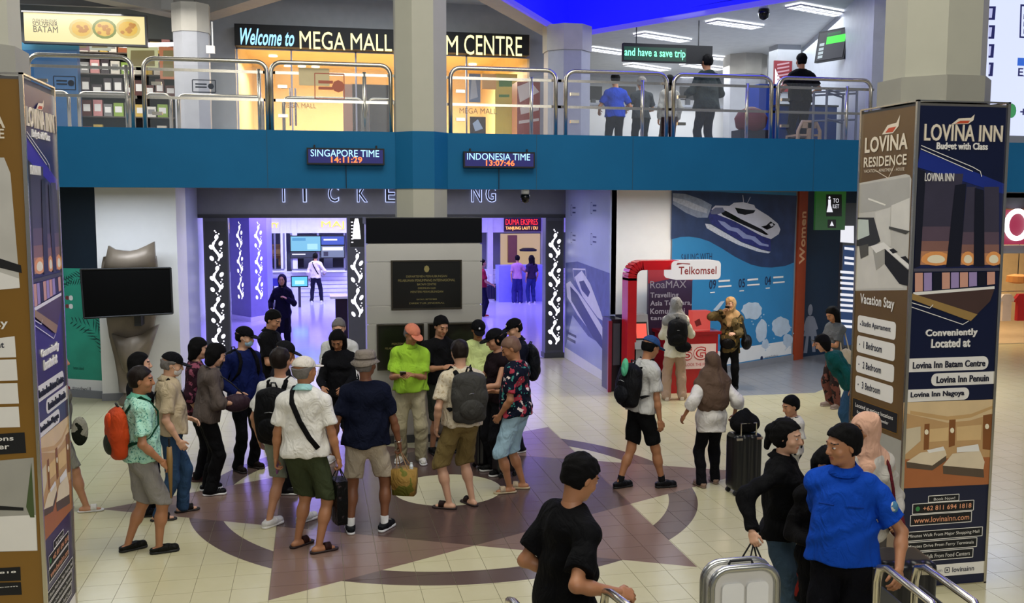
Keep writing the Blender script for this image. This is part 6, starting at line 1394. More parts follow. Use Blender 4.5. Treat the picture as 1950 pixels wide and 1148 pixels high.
    info['R']=Rw; PEOPLE.append(info); return info
def carried(name,label,cat,P,group=None):
    """a carried thing shares its bearer's frame but stays top-level"""
    t=thing(name,label,cat,P['pos'],group,rz=R(P['face'])); return t
def backpack(P,label,c1,c2=None,w=.15,hgt=.23,dep=.075,z=.33,x=0,front=None,strap=True,turn=0,sag=0):
    s=P['s']; tp=P['tp']; T=P['T']; t=carried('backpack',label,'backpack',P); yb=-.155-P['fat']*.08; m=cloth('pack_'+c1.strip('#'),c1,rough=.6)
    S=SDF()
    for sx in(-1,1):
        for zz in (z-hgt+.06,z+hgt-.09): S.cap(tp(x+sx*(w-.06),yb-dep*.5,zz),tp(x+sx*(w-.06),yb-dep*.5,z),.06*s,.066*s,.06)
    S.ell(tp(x,yb-dep*.6-.01,z-.03),V3(w*.95,dep*1.0,hgt*.95)*s,T,.05); S.ell(tp(x,yb-dep*.4,z+.1),V3(w*.85,dep*.9,hgt*.6)*s,T,.05); S.clip(tp(0,yb+.035,z),P['fw'])
    mesh_np('main_body',[nets(S,.010,(.003,40),2)],[m],t)
    q=SDF(); q.ell(tp(x,yb-dep*1.5,z-hgt*.42),V3(w*.75,.045,hgt*.42)*s,T,.02); mesh_np('front_pocket',[nets(q,.009)],[cloth('pack_'+(c2 or c1).strip('#'),c2 or c1,rough=.6)],t)
    if front:
        q=SDF(); q.ell(tp(x,yb-dep*1.35,z+hgt*.42),V3(w*.72,.04,hgt*.40)*s,T,.02); mesh_np('top_pocket',[nets(q,.009)],[cloth('pack_'+front.strip('#'),front,rough=.6)],t)
    mb=MB(); mb.tube([tp(x-.03,yb-.02,z+hgt*.95),tp(x-.02,yb-.04,z+hgt*.95+.05),tp(x+.02,yb-.04,z+hgt*.95+.05),tp(x+.03,yb-.02,z+hgt*.95)],.009*s,BLACKM,6); mb.build('grab_handle',t,smooth=True,inv=False)
    mb=MB(); mb.tube([tp(x-w*.6,yb-dep*1.45,z+.03),tp(x,yb-dep*1.75,z+.05),tp(x+w*.6,yb-dep*1.45,z+.03)],.004,M('zip','#8a8a88',.3,.6),5); mb.build('zip',t,inv=False)
    if strap:
        k=P['w']; fz=P['fat']
        for sx in(-1,1):
            mb=MB(); mb.tube([tp(sx*.07,yb+.02,z+hgt*.8),tp(sx*.085*k,-.075,.565),tp(sx*.095*k,-.01,.595),tp(sx*.10*k,.07,.555),tp(sx*.115*k,.125+fz*.08,.46),tp(sx*.14*k,.115+fz*.12,.34),tp(sx*.168*k*(1+fz*.5),.04,.24),tp(sx*.14*k,yb+.02,.18)],.025*s,cloth('strap_'+('#12402c' if front else '#0e0e10').strip('#'),'#12402c' if front else '#0e0e10'),8,flat=tuple(P['fw'])); mb.build('shoulder_strap',t,smooth=True,inv=False)
    return t
def crossbody(P,label,col,right=True,bag=True,bagc='#0c0c0e'):
    tp=P['tp']; k=P['w']; f=P['fat']; sx=1 if right else -1   # strap from the opposite shoulder to this hip
    t=carried('crossbody_bag',label,'bag',P); m=cloth('strap_'+col.strip('#'),col)
    pts=[(-sx*.09*k,-.01,.60),(-sx*.085*k,-.10,.54),(-sx*.04,-.145-f*.06,.42),(sx*.03,-.15-f*.10,.28),(sx*.10,-.13-f*.09,.16),(sx*.165*k*(1+f*.6),-.05,.06),(sx*.20*k*(1+f*.5),.04,.05),(sx*.12,.14+f*.13,.14),(sx*.02,.15+f*.17,.28),(-sx*.05,.13+f*.08,.42),(-sx*.09*k,.07,.55)]
    mb=MB(); mb.tube([tp(*p) for p in pts],.019*P['s'],m,8,closed=True,flat=tuple(P['fw'])); mb.build('strap',t,smooth=True,inv=False)
    if bag:
        q=SDF(); q.ell(tp(sx*.225*k*(1+f*.3),.03,.02),V3(.04,.11,.08)*P['s'],P['T'],.02); mesh_np('pouch',[nets(q,.008)],[cloth('pack_'+bagc.strip('#'),bagc)],t)
    return t
def phone_in(P,i,lab,lit=True,c='#0c0c10',off=(0,.07,.02)):
    W=P['arms'][i][2]; d=nrm(W-P['arms'][i][1]); t=carried('phone',lab,'phone',P); c0=W+d*.085+P['up']*.015; u=P['T']@V3(1,0,0); f=nrm(P['fw']*.75+P['up']*.5); n=np.cross(u,f)
    MB().obox(c0,u*.036,f*.075,n*.005,M('phone_case',c,.3)).build('case',t,inv=False); MB().obox(c0+n*.0056,u*.033,f*.07,n*.0008,M('phone_screen','#9ab0d0',emit=.5) if lit else BLACK).build('screen',t,inv=False); return t
# ================================================================ WHO STANDS WHERE
CR='visitors in the lobby'
G1='tour group gathered on the compass floor'
# --- tour group, left side
p=person('man in a mint patterned shirt and grey shorts with black clogs',276,1050,face=-68,H=1.64,fat=1.1,hat=None,hair='short',hairm=HAIRD,hy=-22,hp=4,
  top=('short','#a9d8c0',[('#4f8f80',55,.60,'noise')],.02,1.25),collar='#6fb89a',bottom=('shorts','#8a8680',None,1.15,-.02,1),shoes=('croc','#14140f','#0d0d0c'),rh=(.24,.12,.02),lf=(-.10,-.12,0),rf=(.11,.10,0),group=G1)
backpack(P:=p,'orange and dark green backpack with hanging cords on the mint shirt back','#b8421c','#2c3026',w=.165,hgt=.23,z=.28,front='#cf4518')
t=carried('rolled_umbrella','rolled tan umbrella held upright by the man in mint','umbrella',P); W=P['arms'][1][2]; mb=MB(); mb.tube([W+V3(0,.07,.12),W+V3(0,.07,0),W+V3(.01,.07,-.34)],[.022,.028,.008],M('umbrella_tan','#8a6a3a',.6),8); mb.build('canopy',t,smooth=True,inv=False); mb=MB(); mb.tube([W+V3(0,.07,.12),W+V3(0,.07,.2)],.01,BLACKM,6); mb.build('handle',t,inv=False)
p=person('man in a beige shirt, black cap and white mask, blue jeans',330,982,face=-78,H=1.62,fat=1.12,skin='fair',hair='short',hairm=HAIRG,hat=('cap','#0c0c0e'),mask='#d9d4d0',hp=16,hy=-8,
  top=('short','#b3a283',None,.03,1.3),collar='#b3a283',bottom=('pants','#2d4560'),shoes=('sandal','#15110f','#15110f'),lf=(-.10,.10,0),rf=(.10,-.14,0),lh=(-.16,.2,.12),rh=(.24,.06,-.02),group=G1)
crossbody(p,'black shoulder bag strap over the beige shirt','#0e0e10',right=False,bag=False)
person('dark haired woman in black half hidden behind the mint shirt man',263,684,by='head',face=-80,H=1.60,sex='f',hair='bob',top=('short','#121216'),bottom=('pants','#15151a'),shoes=('shoe','#111111','#222222'),skin='fair',group=G1)
p=person('woman with black bob in a brown-grey blouse and black trousers',398,938,face=-75,H=1.60,sex='f',hair='bob',skin='fair',hp=28,
  top=('elbow','#5a504a',None,-.03,1.5),bottom=('wide','#0b0b0d',None,1.12),shoes=('sneaker','#101012','#e8e8e8'),lh=(-.08,.30,.20),rh=(.12,.30,.20),fat=1.05,lean=6,group=G1)
t=carried('handbag','plum shoulder handbag held before the woman in the brown-grey blouse','handbag',p); q=SDF(); q.ell(V3(.10,.30,.98),V3(.07,.15,.10)); mesh_np('bag_body',[nets(q,.009)],[cloth('plum_leather','#3a2a33',rough=.4)],t); mb=MB(); mb.tube([(.10,.18,1.04),(.08,.1,1.25),(.02,.0,1.40),(.1,.0,1.40),(.12,.25,1.2),(.10,.40,1.04)],.008,BLACKM,6); mb.build('strap',t,inv=False)
person('woman in a dark red floral tunic hidden behind the brown-grey blouse',380,912,face=-88,H=1.58,sex='f',hair='bob',skin='fair',hp=15,
  top=('elbow','#2e1820',[('#8a4a5a',16,.58,'noise')],-.10,1.3),bottom=('pants','#0c0c10'),shoes=('sneaker','#3a1c20','#55383a'),group=G1)
p=person('man in a dark blue jacket, black cap and light blue mask',468,893,face=-140,H=1.66,skin='fair',hair='short',hat=('cap','#0b0b0f'),mask='#a8c8dc',hp=12,hy=30,
  top=('long','#0f1a4a',None,.0,1.2),bottom=('pants','#0a0a0e'),shoes=('shoe','#1a1210','#2a2220'),lh=(-.2,.15,.1),rh=(.2,.16,.1),group=G1)
backpack(p,'black backpack on the man in the blue mask','#0c0c10')
p=person('man with short black hair in a black shirt looking down, back row left',513,598,by='head',face=-115,H=1.72,hair='short',skin='mid',hp=28,hy=-5,top=('short','#0d0d0f',None,.0,1.2),collar='#0d0d0f',bottom=('pants','#0c0c0e'),shoes=('shoe','#111111'),lh=(-.1,.3,.2),rh=(.1,.3,.2),group=G1)
p=person('man in a black cap facing right, behind the white shirt backpacker',535,656,by='head',face=-95,H=1.62,hair='short',hat=('cap','#141416'),skin='tan',hp=20,top=('short','#151518'),bottom=('pants','#101014'),shoes=('shoe','#111111'),group=G1)
# white tee and black backpack
p=person('man in a white T-shirt and pale green shorts with white sneakers',540,1000,face=-18,H=1.70,hair='short',hairm=HAIRD,skin='mid',hy=-12,
  top=('short','#d9d6ce',None,.02,1.2),bottom=('shorts','#8a9280',None,1.0,-.05),shoes=('sneaker','#d8d6d2','#e6e4e0'),lf=(-.12,-.06,0),rf=(.16,.12,0),lfy=-25,rfy=-30,group=G1)
backpack(p,'black backpack on the white T-shirt of the man in pale green shorts','#0b0b0d',w=.165,hgt=.27,z=.26,dep=.09)
p=person('man in a white polo, white cap and olive cargo shorts',585,1045,face=-14,H=1.72,fat=1.12,hair='short',hairm=HAIRG,hat=('cap','#cfc8bc'),skin='tan',hy=-38,
  top=('short','#dedbd2',None,.0,1.35),collar='#9fd0cc',bottom=('shorts','#39402a',None,1.2,-.02),shoes=('sandal','#2a1512','#24120f'),lf=(-.10,.06,0),rf=(.13,-.08,0),lfy=-35,rfy=-55,lh=(-.27,.02,-.05),rh=(.29,.02,-.05),rcurl=1.1,lcurl=1.0,group=G1)
WC=p
t=carried('crossbody_strap','black diagonal bag strap on the white polo back','bag strap',p); tp=p['tp']; mb=MB(); mb.tube([tp(-.09,.03,.60),tp(-.085,-.07,.575),tp(-.075,-.135,.48),tp(0,-.165,.32),tp(.08,-.165,.18),tp(.15,-.14,.08)],.024*p['s'],cloth('strap_0e0e10','#0e0e10'),8,flat=tuple(p['fw'])); mb.build('strap',t,smooth=True,inv=False)
def bag(P,i,label,w,d,hgt,mat,name='carrier_bag',cat='bag',rz=0,soft=False,handle=.16,off=0,hm=None):
    W=P['arms'][i][2]; c=W+V3(0,.01,-.09*P['s']); t=carried(name,label,cat,P); z1=c[2]-handle; 
    ca,sa=math.cos(R(rz)),math.sin(R(rz)); X=V3(ca,sa,0);Y=V3(-sa,ca,0); mb=MB(); vs=[]
    c=c+X*off
    for z,k in ((z1-hgt,.92),(z1-hgt*.5,1.02),(z1,1.0)):
        for a,b_ in ((-1,-1),(0,-1.12),(1,-1),(1.04,0),(1,1),(0,1.12),(-1,1),(-1.04,0)): q=c+X*a*w*k+Y*b_*d*k; vs.append((q[0],q[1],z+(.02 if (soft and a==0 and z==z1) else 0)))
    fs=[tuple(range(8))[::-1]]+[(r*8+j,r*8+(j+1)%8,(r+1)*8+(j+1)%8,(r+1)*8+j) for r in(0,1) for j in range(8)]+[(16,17,18,19,20,21,22,23)]
    mb.add(vs,fs,mat); o=mb.build('bag_body',t,inv=False,smooth=soft)
    for sd in(-1,1):
        hb=MB(); q=lambda x,y,z:tuple(c*V3(1,1,0)+X*x+Y*y+V3(0,0,z)); cc=P['arms'][i][2]+V3(0,.01,-.09*P['s'])
        hb.tube([q(-w*.5,sd*d,z1),tuple(cc+Y*sd*.008-X*.02),tuple(cc+Y*sd*.008+X*.02),q(w*.5,sd*d,z1)],.006,hm or BLACKM,6); hb.build('handle',t,inv=False)
    return t,(c,X,Y,z1,w,d,hgt)
t,(c,X,Y,z1,w,d,hg)=bag(p,1,'glossy black paper bag with faint printed pattern carried by the man in the white polo',.10,.05,.40,cloth('black_bag','#0d0d0f',[('#3a3034',22,.66,'noise')],.3),'shopping_bag',rz=-60,handle=.10)
t=carried('phone','purple phone in the left hand of the man in the white cap','phone',p); W=p['arms'][0][2]; MB().obox(W+V3(0,.03,-.09),V3(.006,0,0),V3(0,.03,.012),V3(0,-.02,.055),M('phone_purple','#6a2a6a',.3)).build('case',t,inv=False)
person('bald elderly man in a white shirt facing the viewer, back row',646,614,by='head',face=172,H=1.66,skin='fair',hair='thin',hairm=HAIRG,hp=22,top=('short','#cfcfca'),bottom=('pants','#15151a'),shoes=('shoe','#1a1a1a'),lh=(-.1,.3,.2),rh=(.1,.3,.2),group=G1)
p=person('woman in a black tracksuit top with white sleeve stripes and black shorts',648,878,face=168,H=1.60,sex='f',hair='long',skin='tan',hp=38,top=('long','#0f0f12',None,.0,1.3),bottom=('shorts','#0d0d10',None,1.0,-.1),shoes=('sneaker','#c8c6c4','#dddddd'),lh=(-.12,.32,.14),rh=(.14,.32,.14),group=G1)
for i in(0,1):
    a,e,w=p['arms'][i]; sd=-1 if i==0 else 1
    for k in(-1,1):
        mb=MB(); mb.tube([a+V3(sd*.058,.02+k*.014,.0),a+(e-a)*.5+V3(sd*.058,.02+k*.014,0),e+V3(sd*.052,.02+k*.014,.02)],.005,WHITE,5); mb.build('sleeve_stripe',p['root'],inv=False)
# navy tee and bucket hat
p=person('heavy man in a navy T-shirt, grey bucket hat and cream shorts',700,1012,face=-2,H=1.70,fat=1.22,skin='dark',hair='short',hairm=HAIRG,hat=('bucket','#7b7268'),hy=-35,
  top=('short','#0b1022',None,-.01,1.4),bottom=('shorts','#b5a994',None,1.15,-.12),shoes=('sneaker','#14161a','#e8e8e6','#e8e8e6'),lf=(-.16,0,0),rf=(.16,.02,0),lfy=5,rfy=-32,lh=(-.31,.03,-.02),rh=(.31,.05,-.04),rcurl=1.1,group=G1)
t,(c,X,Y,z1,w,d,hg)=bag(p,1,'tan and olive soft carrier bag with a plastic bottle, held by the man in navy','' or .115,.06,.25,cloth('tan_bag','#9a7a3e',[('#6a6a2c',7,.55,'noise')],.5),rz=-20,soft=True,handle=.16,off=.05,hm=M('bag_handle_tan','#8a6a4a',.6))
o=MB().lathe([(.018,0),(.02,.03),(.012,.05),(.012,.065)],tuple(c+X*.07+V3(0,0,z1-c[2])),M('bottle_white','#c8d0d4',.2),10); bt=carried('water_bottle','clear water bottle poking out of the tan carrier bag','bottle',p); o.build('bottle',bt,inv=False)
mb=MB(); W=p['arms'][1][2]; d_=nrm(W-p['arms'][1][1]); u=nrm(np.cross(d_,V3(1,0,0))); v_=np.cross(d_,u); mb.tube([W-d_*.03+u*.031*math.cos(a*.6)+v_*.031*math.sin(a*.6) for a in range(11)],.007,STEEL,6,closed=True); mb.build('wristwatch',p['root'],inv=False)
# green polo
p=person('man in a bright lime polo and salmon cap, khaki trousers, looking at a phone',783,878,face=170,H=1.66,fat=1.14,skin='tan',hair='short',hairm=HAIRG,hat=('cap','#cf7f62'),hy=38,hp=26,
  top=('short','#9cc83a',None,.03,1.3),collar='#94bf34',bottom=('pants','#a39a7c',None,1.25),shoes=('sneaker','#cfccc4','#e0dedb'),lh=(-.05,.27,.26),rh=(.10,.27,.25),rf=(.12,-.02,0),lf=(-.13,.06,0),lfy=15,rfy=-15,group=G1)
phone_in(p,1,'black phone held in both hands by the man in lime',c='#1a1a1c')
p=person('man in a black T-shirt and dark shorts looking down at a paper, back row right',838,860,face=-158,H=1.70,skin='mid',hair='short',hp=22,hy=0,top=('short','#0e0e10',None,.02,1.2),bottom=('shorts','#2c3028',None,1.1,.0),shoes=('shoe','#101010','#1a1a1a'),lh=(-.10,.30,.25),rh=(.12,.32,.26),group=G1)
t=carried('paper_slip','white folded paper held by the man in the black T-shirt','paper',p); W=p['arms'][0][2]; MB().obox(W+V3(.05,.09,.03),V3(.05,0,0),V3(0,.04,.02),V3(0,0,.002),WHITE).build('sheet',t,inv=False)
p=person('man in a black cap and neon yellow-white vest, back row',910,614,by='head',face=178,H=1.64,skin='tan',hair='short',hat=('cap','#0c0c0e','#e0e0e0'),hp=24,top=('none','#d8e89a',None,.02,1.2),bottom=('pants','#1c1c20'),shoes=('shoe','#111111'),lh=(-.12,.25,.2),rh=(.12,.25,.2),group=G1)
p=person('woman in a black cap and dark tank top bending left over a blue bag',948,632,by='head',face=105,H=1.66,sex='f',skin='mid',hair='bun',hat=('cap','#0d0d0f'),hp=18,top=('none','#1a1014',None,.0,1.1),bottom=('pants','#121216'),shoes=('shoe','#111111'),lh=(-.15,.35,.2),rh=(.1,.36,.2),group=G1)
t=carried('blue_pouch','slate blue pouch in the hands of the woman in the tank top','pouch',p); W=p['arms'][0][2]; q=SDF(); q.ell(W+V3(.03,.1,.0),V3(.10,.06,.09)); mesh_np('pouch',[nets(q,.01)],[cloth('slate_blue','#2f4258')],t)
p=person('man in a black cap and navy polo at the right end of the group',985,612,by='head',face=100,H=1.66,skin='fair',hair='short',hat=('cap','#0c0c0f','#c8c8c8'),hp=22,hy=5,top=('short','#0d1020',None,.0,1.2),collar='#0d1020',bottom=('pants','#15161e'),shoes=('shoe','#141414'),lh=(-.12,.3,.2),rh=(.12,.28,.2),group=G1)
backpack(p,'black backpack on the navy polo man at the right end','#0f1116',w=.15,hgt=.23,z=.28)
# grey backpack man
p=person('man in a cream shirt and khaki shorts with flip-flops, seen from behind',878,966,face=8,H=1.70,fat=1.12,skin='fair',hair='short',hairm=HAIRD,hp=14,
  top=('short','#c9bda4',[('#b3a284',40,.60,'noise')],.0,1.3),bottom=('shorts','#75643c',None,1.2,.06),shoes=('sandal','#241614','#2a1a16'),lf=(-.13,.0,0),rf=(.13,.04,0),lfy=55,rfy=20,lh=(-.25,.03,-.02),rh=(.14,.28,.22),group=G1)
backpack(p,'plain grey backpack on the cream shirt of the flip-flop man','#3c3b38',w=.17,hgt=.26,z=.32,x=.03)
t=thing('trolley_case','black wheeled suitcase standing behind the khaki shorts man','suitcase',tuple(atz(932,890,0)))
def suitcase(t,w,d,hgt,col,rz=0,handle=.35,mt=None,corner=True,zb=.05):
    m=mt or M('case_'+col.strip('#'),col,.28); X=V3(math.cos(R(rz)),math.sin(R(rz)),0);Y=V3(-X[1],X[0],0); L=V3(*t.location); sub=SDF()
    r=.05
    for a in(-1,1):
        for z in (zb+r,zb+hgt-r): sub.cap(L+X*a*(w-r)-Y*(d-r)+V3(0,0,z),L+X*a*(w-r)+Y*(d-r)+V3(0,0,z),r,None,.0)
    # hull from rounded box
    class RB(SDF):
        def bounds(s): return L+V3(-w-d,-w-d,zb),L+V3(w+d,w+d,zb+hgt)
        def field(s,ax):
            X_,Y_,Z_=ax[0][:,None,None]-L[0],ax[1][None,:,None]-L[1],ax[2][None,None,:]-L[2]
            u=X_*X[0]+Y_*X[1];v=X_*Y[0]+Y_*Y[1]; z=Z_-zb-hgt/2+0*u
            rb=.012*np.maximum(0,np.sin(u*70)) 
            qx=np.abs(u)-w+r;qy=np.abs(v)-d+r+rb;qz=np.abs(z)-hgt/2+r
            return (np.sqrt(np.maximum(qx,0)**2+np.maximum(qy,0)**2+np.maximum(qz,0)**2)+np.minimum(np.maximum(qx,np.maximum(qy,qz)),0)-r).astype(np.float32)
    o=mesh_np('shell',[nets(RB(),.011)],[m],t); o.matrix_parent_inverse=Matrix.Translation(-Vector(t.location))
    for a in(-1,1):
        for b_ in(-1,1):
            q=L+X*a*w*.78+Y*b_*d*.7; mb=MB(); A=q+Y*.015+V3(0,0,.026);B=q-Y*.015+V3(0,0,.026); mb.tube([A,B],.026,BLACKM,12); mb.box((q[0]-.012,q[1]-.012,.03),(q[0]+.012,q[1]+.012,zb+.02),DGREY); chld(mb.build('wheel'),t)
    if handle:
        mb=MB()
        mb.tube([L+X*-.09-Y*d*.8+V3(0,0,zb+hgt-.05),L+X*-.09-Y*d*.8+V3(0,0,zb+hgt+handle),L+X*.09-Y*d*.8+V3(0,0,zb+hgt+handle),L+X*.09-Y*d*.8+V3(0,0,zb+hgt-.05)],.010,STEEL,6); chld(mb.build('pull_handle'),t)
    mb=MB(); 
    for a in(-1,1): q=L+X*a*w*.7-Y*(d+.003)+V3(0,0,zb+hgt*.93); mb.obox(q,X*.035,Y*.006,V3(0,0,.012),STEEL)
    chld(mb.build('latch'),t)
    return t
suitcase(t,.2,.13,.55,'#0c0c0f',10,.3)
t=thing('trolley_case','small black wheeled case behind the light blue shorts of the man in the floral shirt','suitcase',tuple(atz(960,905,0))); suitcase(t,.12,.11,.35,'#101014',20,0)
# hawaiian shirt
p=person('bald man in a black floral shirt and light blue shorts, facing left',982,934,face=52,H=1.67,fat=1.15,skin='tan',hair='thin',hairm=M('hair_shaved','#6a4c3a',.6),hp=30,hy=28,
  top=('short','#0f1424',[('#a83a48',11,.60,'noise'),('#d9c9c2',14,.64,'noise'),('#3f8a80',16,.64,'noise')],.0,1.3),bottom=('shorts','#9dbccb',None,1.15,.08),shoes=('sandal','#b8a68c','#b0a080'),lf=(-.10,.03,0),rf=(.11,-.03,0),lfy=40,rfy=20,lh=(-.2,.1,.0),rh=(.1,.3,.2),group=G1)
# --- right side of the lobby
p=person('man in a pale grey T-shirt, blue cap and black shorts leaning forward',1218,928,face=-72,H=1.66,skin='tan',hair='short',hat=('cap','#2c4a78'),hp=22,lean=7,
  top=('short','#b9b8b4',None,.01,1.2),bottom=('shorts','#0c0c0e',None,1.15,-.18),shoes=('shoe','#121214','#161616','#151517'),lf=(-.10,-.20,0),rf=(.12,.22,0),lfy=0,rfy=-15,rh=(.23,.10,-.06),lh=(-.2,.18,.05),group=CR)
backpack(p,'black backpack with a mint green patch worn by the leaning man','#101013','#14151a',w=.16,hgt=.24,z=.30,dep=.10)
t=carried('folded_shirt','mint green cloth tucked into the black backpack of the leaning man','cloth',p); q=SDF(); q.ell(p['tp'](.05,-.33,.50),V3(.05,.03,.10)*1.0,p['T']); mesh_np('cloth',[nets(q,.009)],[cloth('mint_cloth','#5ab88e')],t)
p=person('woman in a brown headscarf and loose white tunic walking away',1352,925,face=0,H=1.47,sex='f',fat=1.12,skin='tan',hair=None,hat=('hijab','#5e4b3f',.24,1.22),
  top=('elbow','#d6d2cc',None,-.14,1.6),bottom=('slim','#0e0e12',None,1.0),shoes=('shoe','#8a7060','#7a6658'),lf=(-.11,-.02,0),rf=(.10,.10,0),lh=(-.38,-.02,.06),rh=(.30,-.02,.04),rcurl=1.0,hy=-15,group=CR)
t=thing('trolley_case','tall black hard suitcase pulled by the woman in the brown headscarf','suitcase',tuple(atz(1414,938,0))); suitcase(t,.17,.12,.62,'#0e1012',4,.12)
t2=thing('travel_bag','soft black bag lying on top of the tall black suitcase','bag',(t.location.x,t.location.y,.67)); q=SDF(); L=V3(*t.location); q.cap(L+V3(-.06,0,.77),L+V3(.06,0,.77),.10,None,.03); q.cap(L+V3(-.02,0,.86),L+V3(.02,0,.88),.05,None,.05); o=mesh_np('bag_body',[nets(q,.011,(.006,40),3)],[cloth('black_nylon','#0d0d10')],t2); o.matrix_parent_inverse=Matrix.Translation(-t2.location)
# at the kiosk
p=person('woman in a grey knit hood and cream hoodie at the telecom counter, seen from behind',1284,762,face=-12,H=1.62,sex='f',skin='fair',hair=None,hat=('hijab','#8a8884',.47),top=('long','#cfc9b4',None,-.12,1.5),bottom=('wide','#a58a76',None,1.25),shoes=('sneaker','#c8b8a8','#c0b0a0'),rh=(.2,.32,.22),lh=(-.1,.3,.2),rf=(.13,.04,0),lf=(-.13,0,0),group=CR)
backpack(p,'black backpack on the cream hoodie at the telecom counter','#0e0e10','#0b0b0d',w=.15,hgt=.22,z=.30)
t=carried('waist_bag','black waist bag below the backpack at the telecom counter','bag',p); q=SDF(); q.ell(p['tp'](.10,-.19,.06),V3(.13,.06,.09)); mesh_np('pouch',[nets(q,.01)],[cloth('black_nylon','#0d0d10')],t)
p=person('woman in a mustard headscarf and patterned jacket talking on a phone',1388,742,face=150,H=1.54,sex='f',skin='fair',hair=None,hat=('hijab','#b89468',.36),hy=5,top=('long','#6a5a3a',[('#2c2618',9,.55,'noise'),('#b08a4a',12,.66,'noise')],-.16,1.5),bottom=('slim','#0c0c0e',None,1),shoes=('shoe','#111111','#1a1a1a'),lh=(-.10,.28,.22),rh=(.13,.13,.62),rpole=(1.0,-.2,-1.0),rcurl=1.0,group=CR)
phone_in(p,1,'phone at the ear of the woman in the mustard headscarf',False)
t=carried('shoulder_bag','large black shoulder bag on the arm of the woman in mustard','handbag',p); tp=p['tp']; q=SDF(); q.ell(tp(-.30,.0,.04),V3(.09,.20,.13)); mesh_np('bag_body',[nets(q,.011)],[cloth('black_leather','#0e0c0c',rough=.35)],t); mb=MB(); mb.tube([tp(-.30,-.12,.12),tp(-.2,-.03,.5),tp(-.14,-.02,.55),tp(-.22,.05,.48),tp(-.30,.14,.12)],.01,BLACKM,6); mb.build('strap',t,inv=False)
t=carried('small_black_bag','small black bag at the front of the woman in mustard','handbag',p); q=SDF(); q.ell(tp(.02,.2,.02),V3(.13,.05,.09)); mesh_np('bag_body',[nets(q,.011)],[cloth('black_leather','#0e0c0c')],t)
# right edge, by the pillar
p=person('long haired woman in a grey top with a phone, left of the right pillar',1588,775,face=100,H=1.55,sex='f',skin='tan',hair='long',hp=32,lean=4,top=('short','#55585c',None,.05,1.2),bottom=('pants','#6a4038',[('#2a2020',8,.5,'noise')]),shoes=('shoe','#8a7a70','#9a8a80'),lh=(-.05,.34,.26),rh=(.1,.33,.24),group=CR)
phone_in(p,0,'phone in the hands of the long haired woman by the pillar')
t=carried('tote_bag','cream tote bag hanging behind the long haired woman by the pillar','handbag',p); tp=p['tp']; q=SDF(); q.cap(tp(-.22,-.02,.02),tp(-.22,-.02,-.08),.13,.14,.05,V3(1,0,0),.5); mesh_np('bag_body',[nets(q,.011)],[cloth('cream_canvas','#b9ab95')],t); mb=MB(); mb.tube([tp(-.22,-.1,.1),tp(-.15,-.05,.5),tp(-.15,.03,.5),tp(-.22,.07,.1)],.01,cloth('cream_canvas','#b9ab95'),6); mb.build('strap',t,inv=False)
t=carried('black_jacket','black jacket tied round the waist of the long haired woman','jacket',p); q=SDF(); q.ell(tp(0,-.02,.06),V3(.175,.135,.15)); mesh_np('cloth',[nets(q,.012,(.008,36),4)],[cloth('black_jersey','#0c0c0e')],t)
person('person in a teal shirt bending down behind the right pillar',1618,842,face=60,H=1.5,sex='f',skin='mid',hair='bob',hp=30,lean=35,top=('long','#0f4a48',None,-.05,1.5),bottom=('pants','#2c4a66'),shoes=('shoe','#222222'),pos=None,group=CR)
person('small boy with short black hair in a white shirt with black print',1512,768,by='head',face=95,H=1.08,child=True,skin='mid',hair='short',hp=18,top=('short','#c9c5bd',[('#22242a',12,.6,'noise')],.0,1.1),bottom=('pants','#b8b4ac',[('#22242a',12,.6,'noise')]),shoes=('sneaker','#c8c8c8'),lh=(-.1,.2,.15),rh=(.22,.08,.06),group=CR)
# --- foreground right
FG='people in the right foreground'
p=person('woman with tied black hair in a black blouse and jeans, carrying bags',1492,815,by='head',face=-125,H=1.60,sex='f',skin='fair',hair='pony',hy=-12,hp=6,h=.0085,top=('long','#0a0a0c',None,.0,1.4),collar='#0a0a0c',bottom=('pants','#3f5262'),shoes=('shoe','#161616'),rh=('px',1432,1012,-.25),rcurl=1.0,lh=(-.05,.28,.2),group=FG)
WB=p
t,_=bag(p,1,'black handbag with white lattice pattern carried by the woman in black',.17,.07,.20,cloth('lattice_bag','#0d0d0f',[('#8a8a88',26,.62,'vor')],.5),'handbag','handbag',rz=30,handle=.17)
t=carried('paper_packet','white paper and peach packet pressed to the hip of the woman in black','packet',p); tp=p['tp']; MB().obox(tp(-.02,.20,.14),V3(.07,.01,0),V3(-.01,.05,.03),V3(0,-.03,.06),M('peach_packet','#c98a62',.5)).build('packet',t,inv=False); MB().obox(tp(-.02,.19,.19),V3(.06,.01,0),V3(0,.03,.01),V3(0,-.02,.05),WHITE).build('paper',t,inv=False)
p=person('person in a black hooded jacket with red patches between the blouse woman and the officer',1574,862,by='head',face=160,H=1.52,skin='fair',hair='bob',hat=None,hp=30,h=.009,top=('long','#0c0b0d',[('#7a1c14',4,.62,'noise')],-.30,1.7),bottom=('pants','#0a0a0c'),shoes=('shoe','#141414'),lh=(-.12,.25,.2),rh=(.12,.25,.2),sex='f',group=FG)
p=person('officer in a royal blue uniform shirt with shoulder badge and black trousers',1612,828,by='head',face=143,H=1.72,fat=1.2,skin='tan',hair='short',hy=-48,hp=8,h=.0085,top=('short','#0f44ac',None,.03,1.15),collar='#0f48b8',bottom=('pants','#0a0a10',None,1.15),shoes=('shoe','#101010'),lh=('px',1712,1085,-.35),lcurl=.8,rh=(.08,-.22,.0),group=FG,lpole=(-.6,-.8,-.1))
OF=p
a,e,w=p['arms'][0]; q=SDF(); q.ell(a+(e-a)*.38+nrm(V3(-.8,.55,.12))*.070,V3(.026,.030,.036)); mesh_np('shoulder_badge',[nets(q,.005)],[cloth('badge_print','#4a7a9a',[('#d8d0c0',30,.58,'noise')])],p['root'])
tp=p['tp']
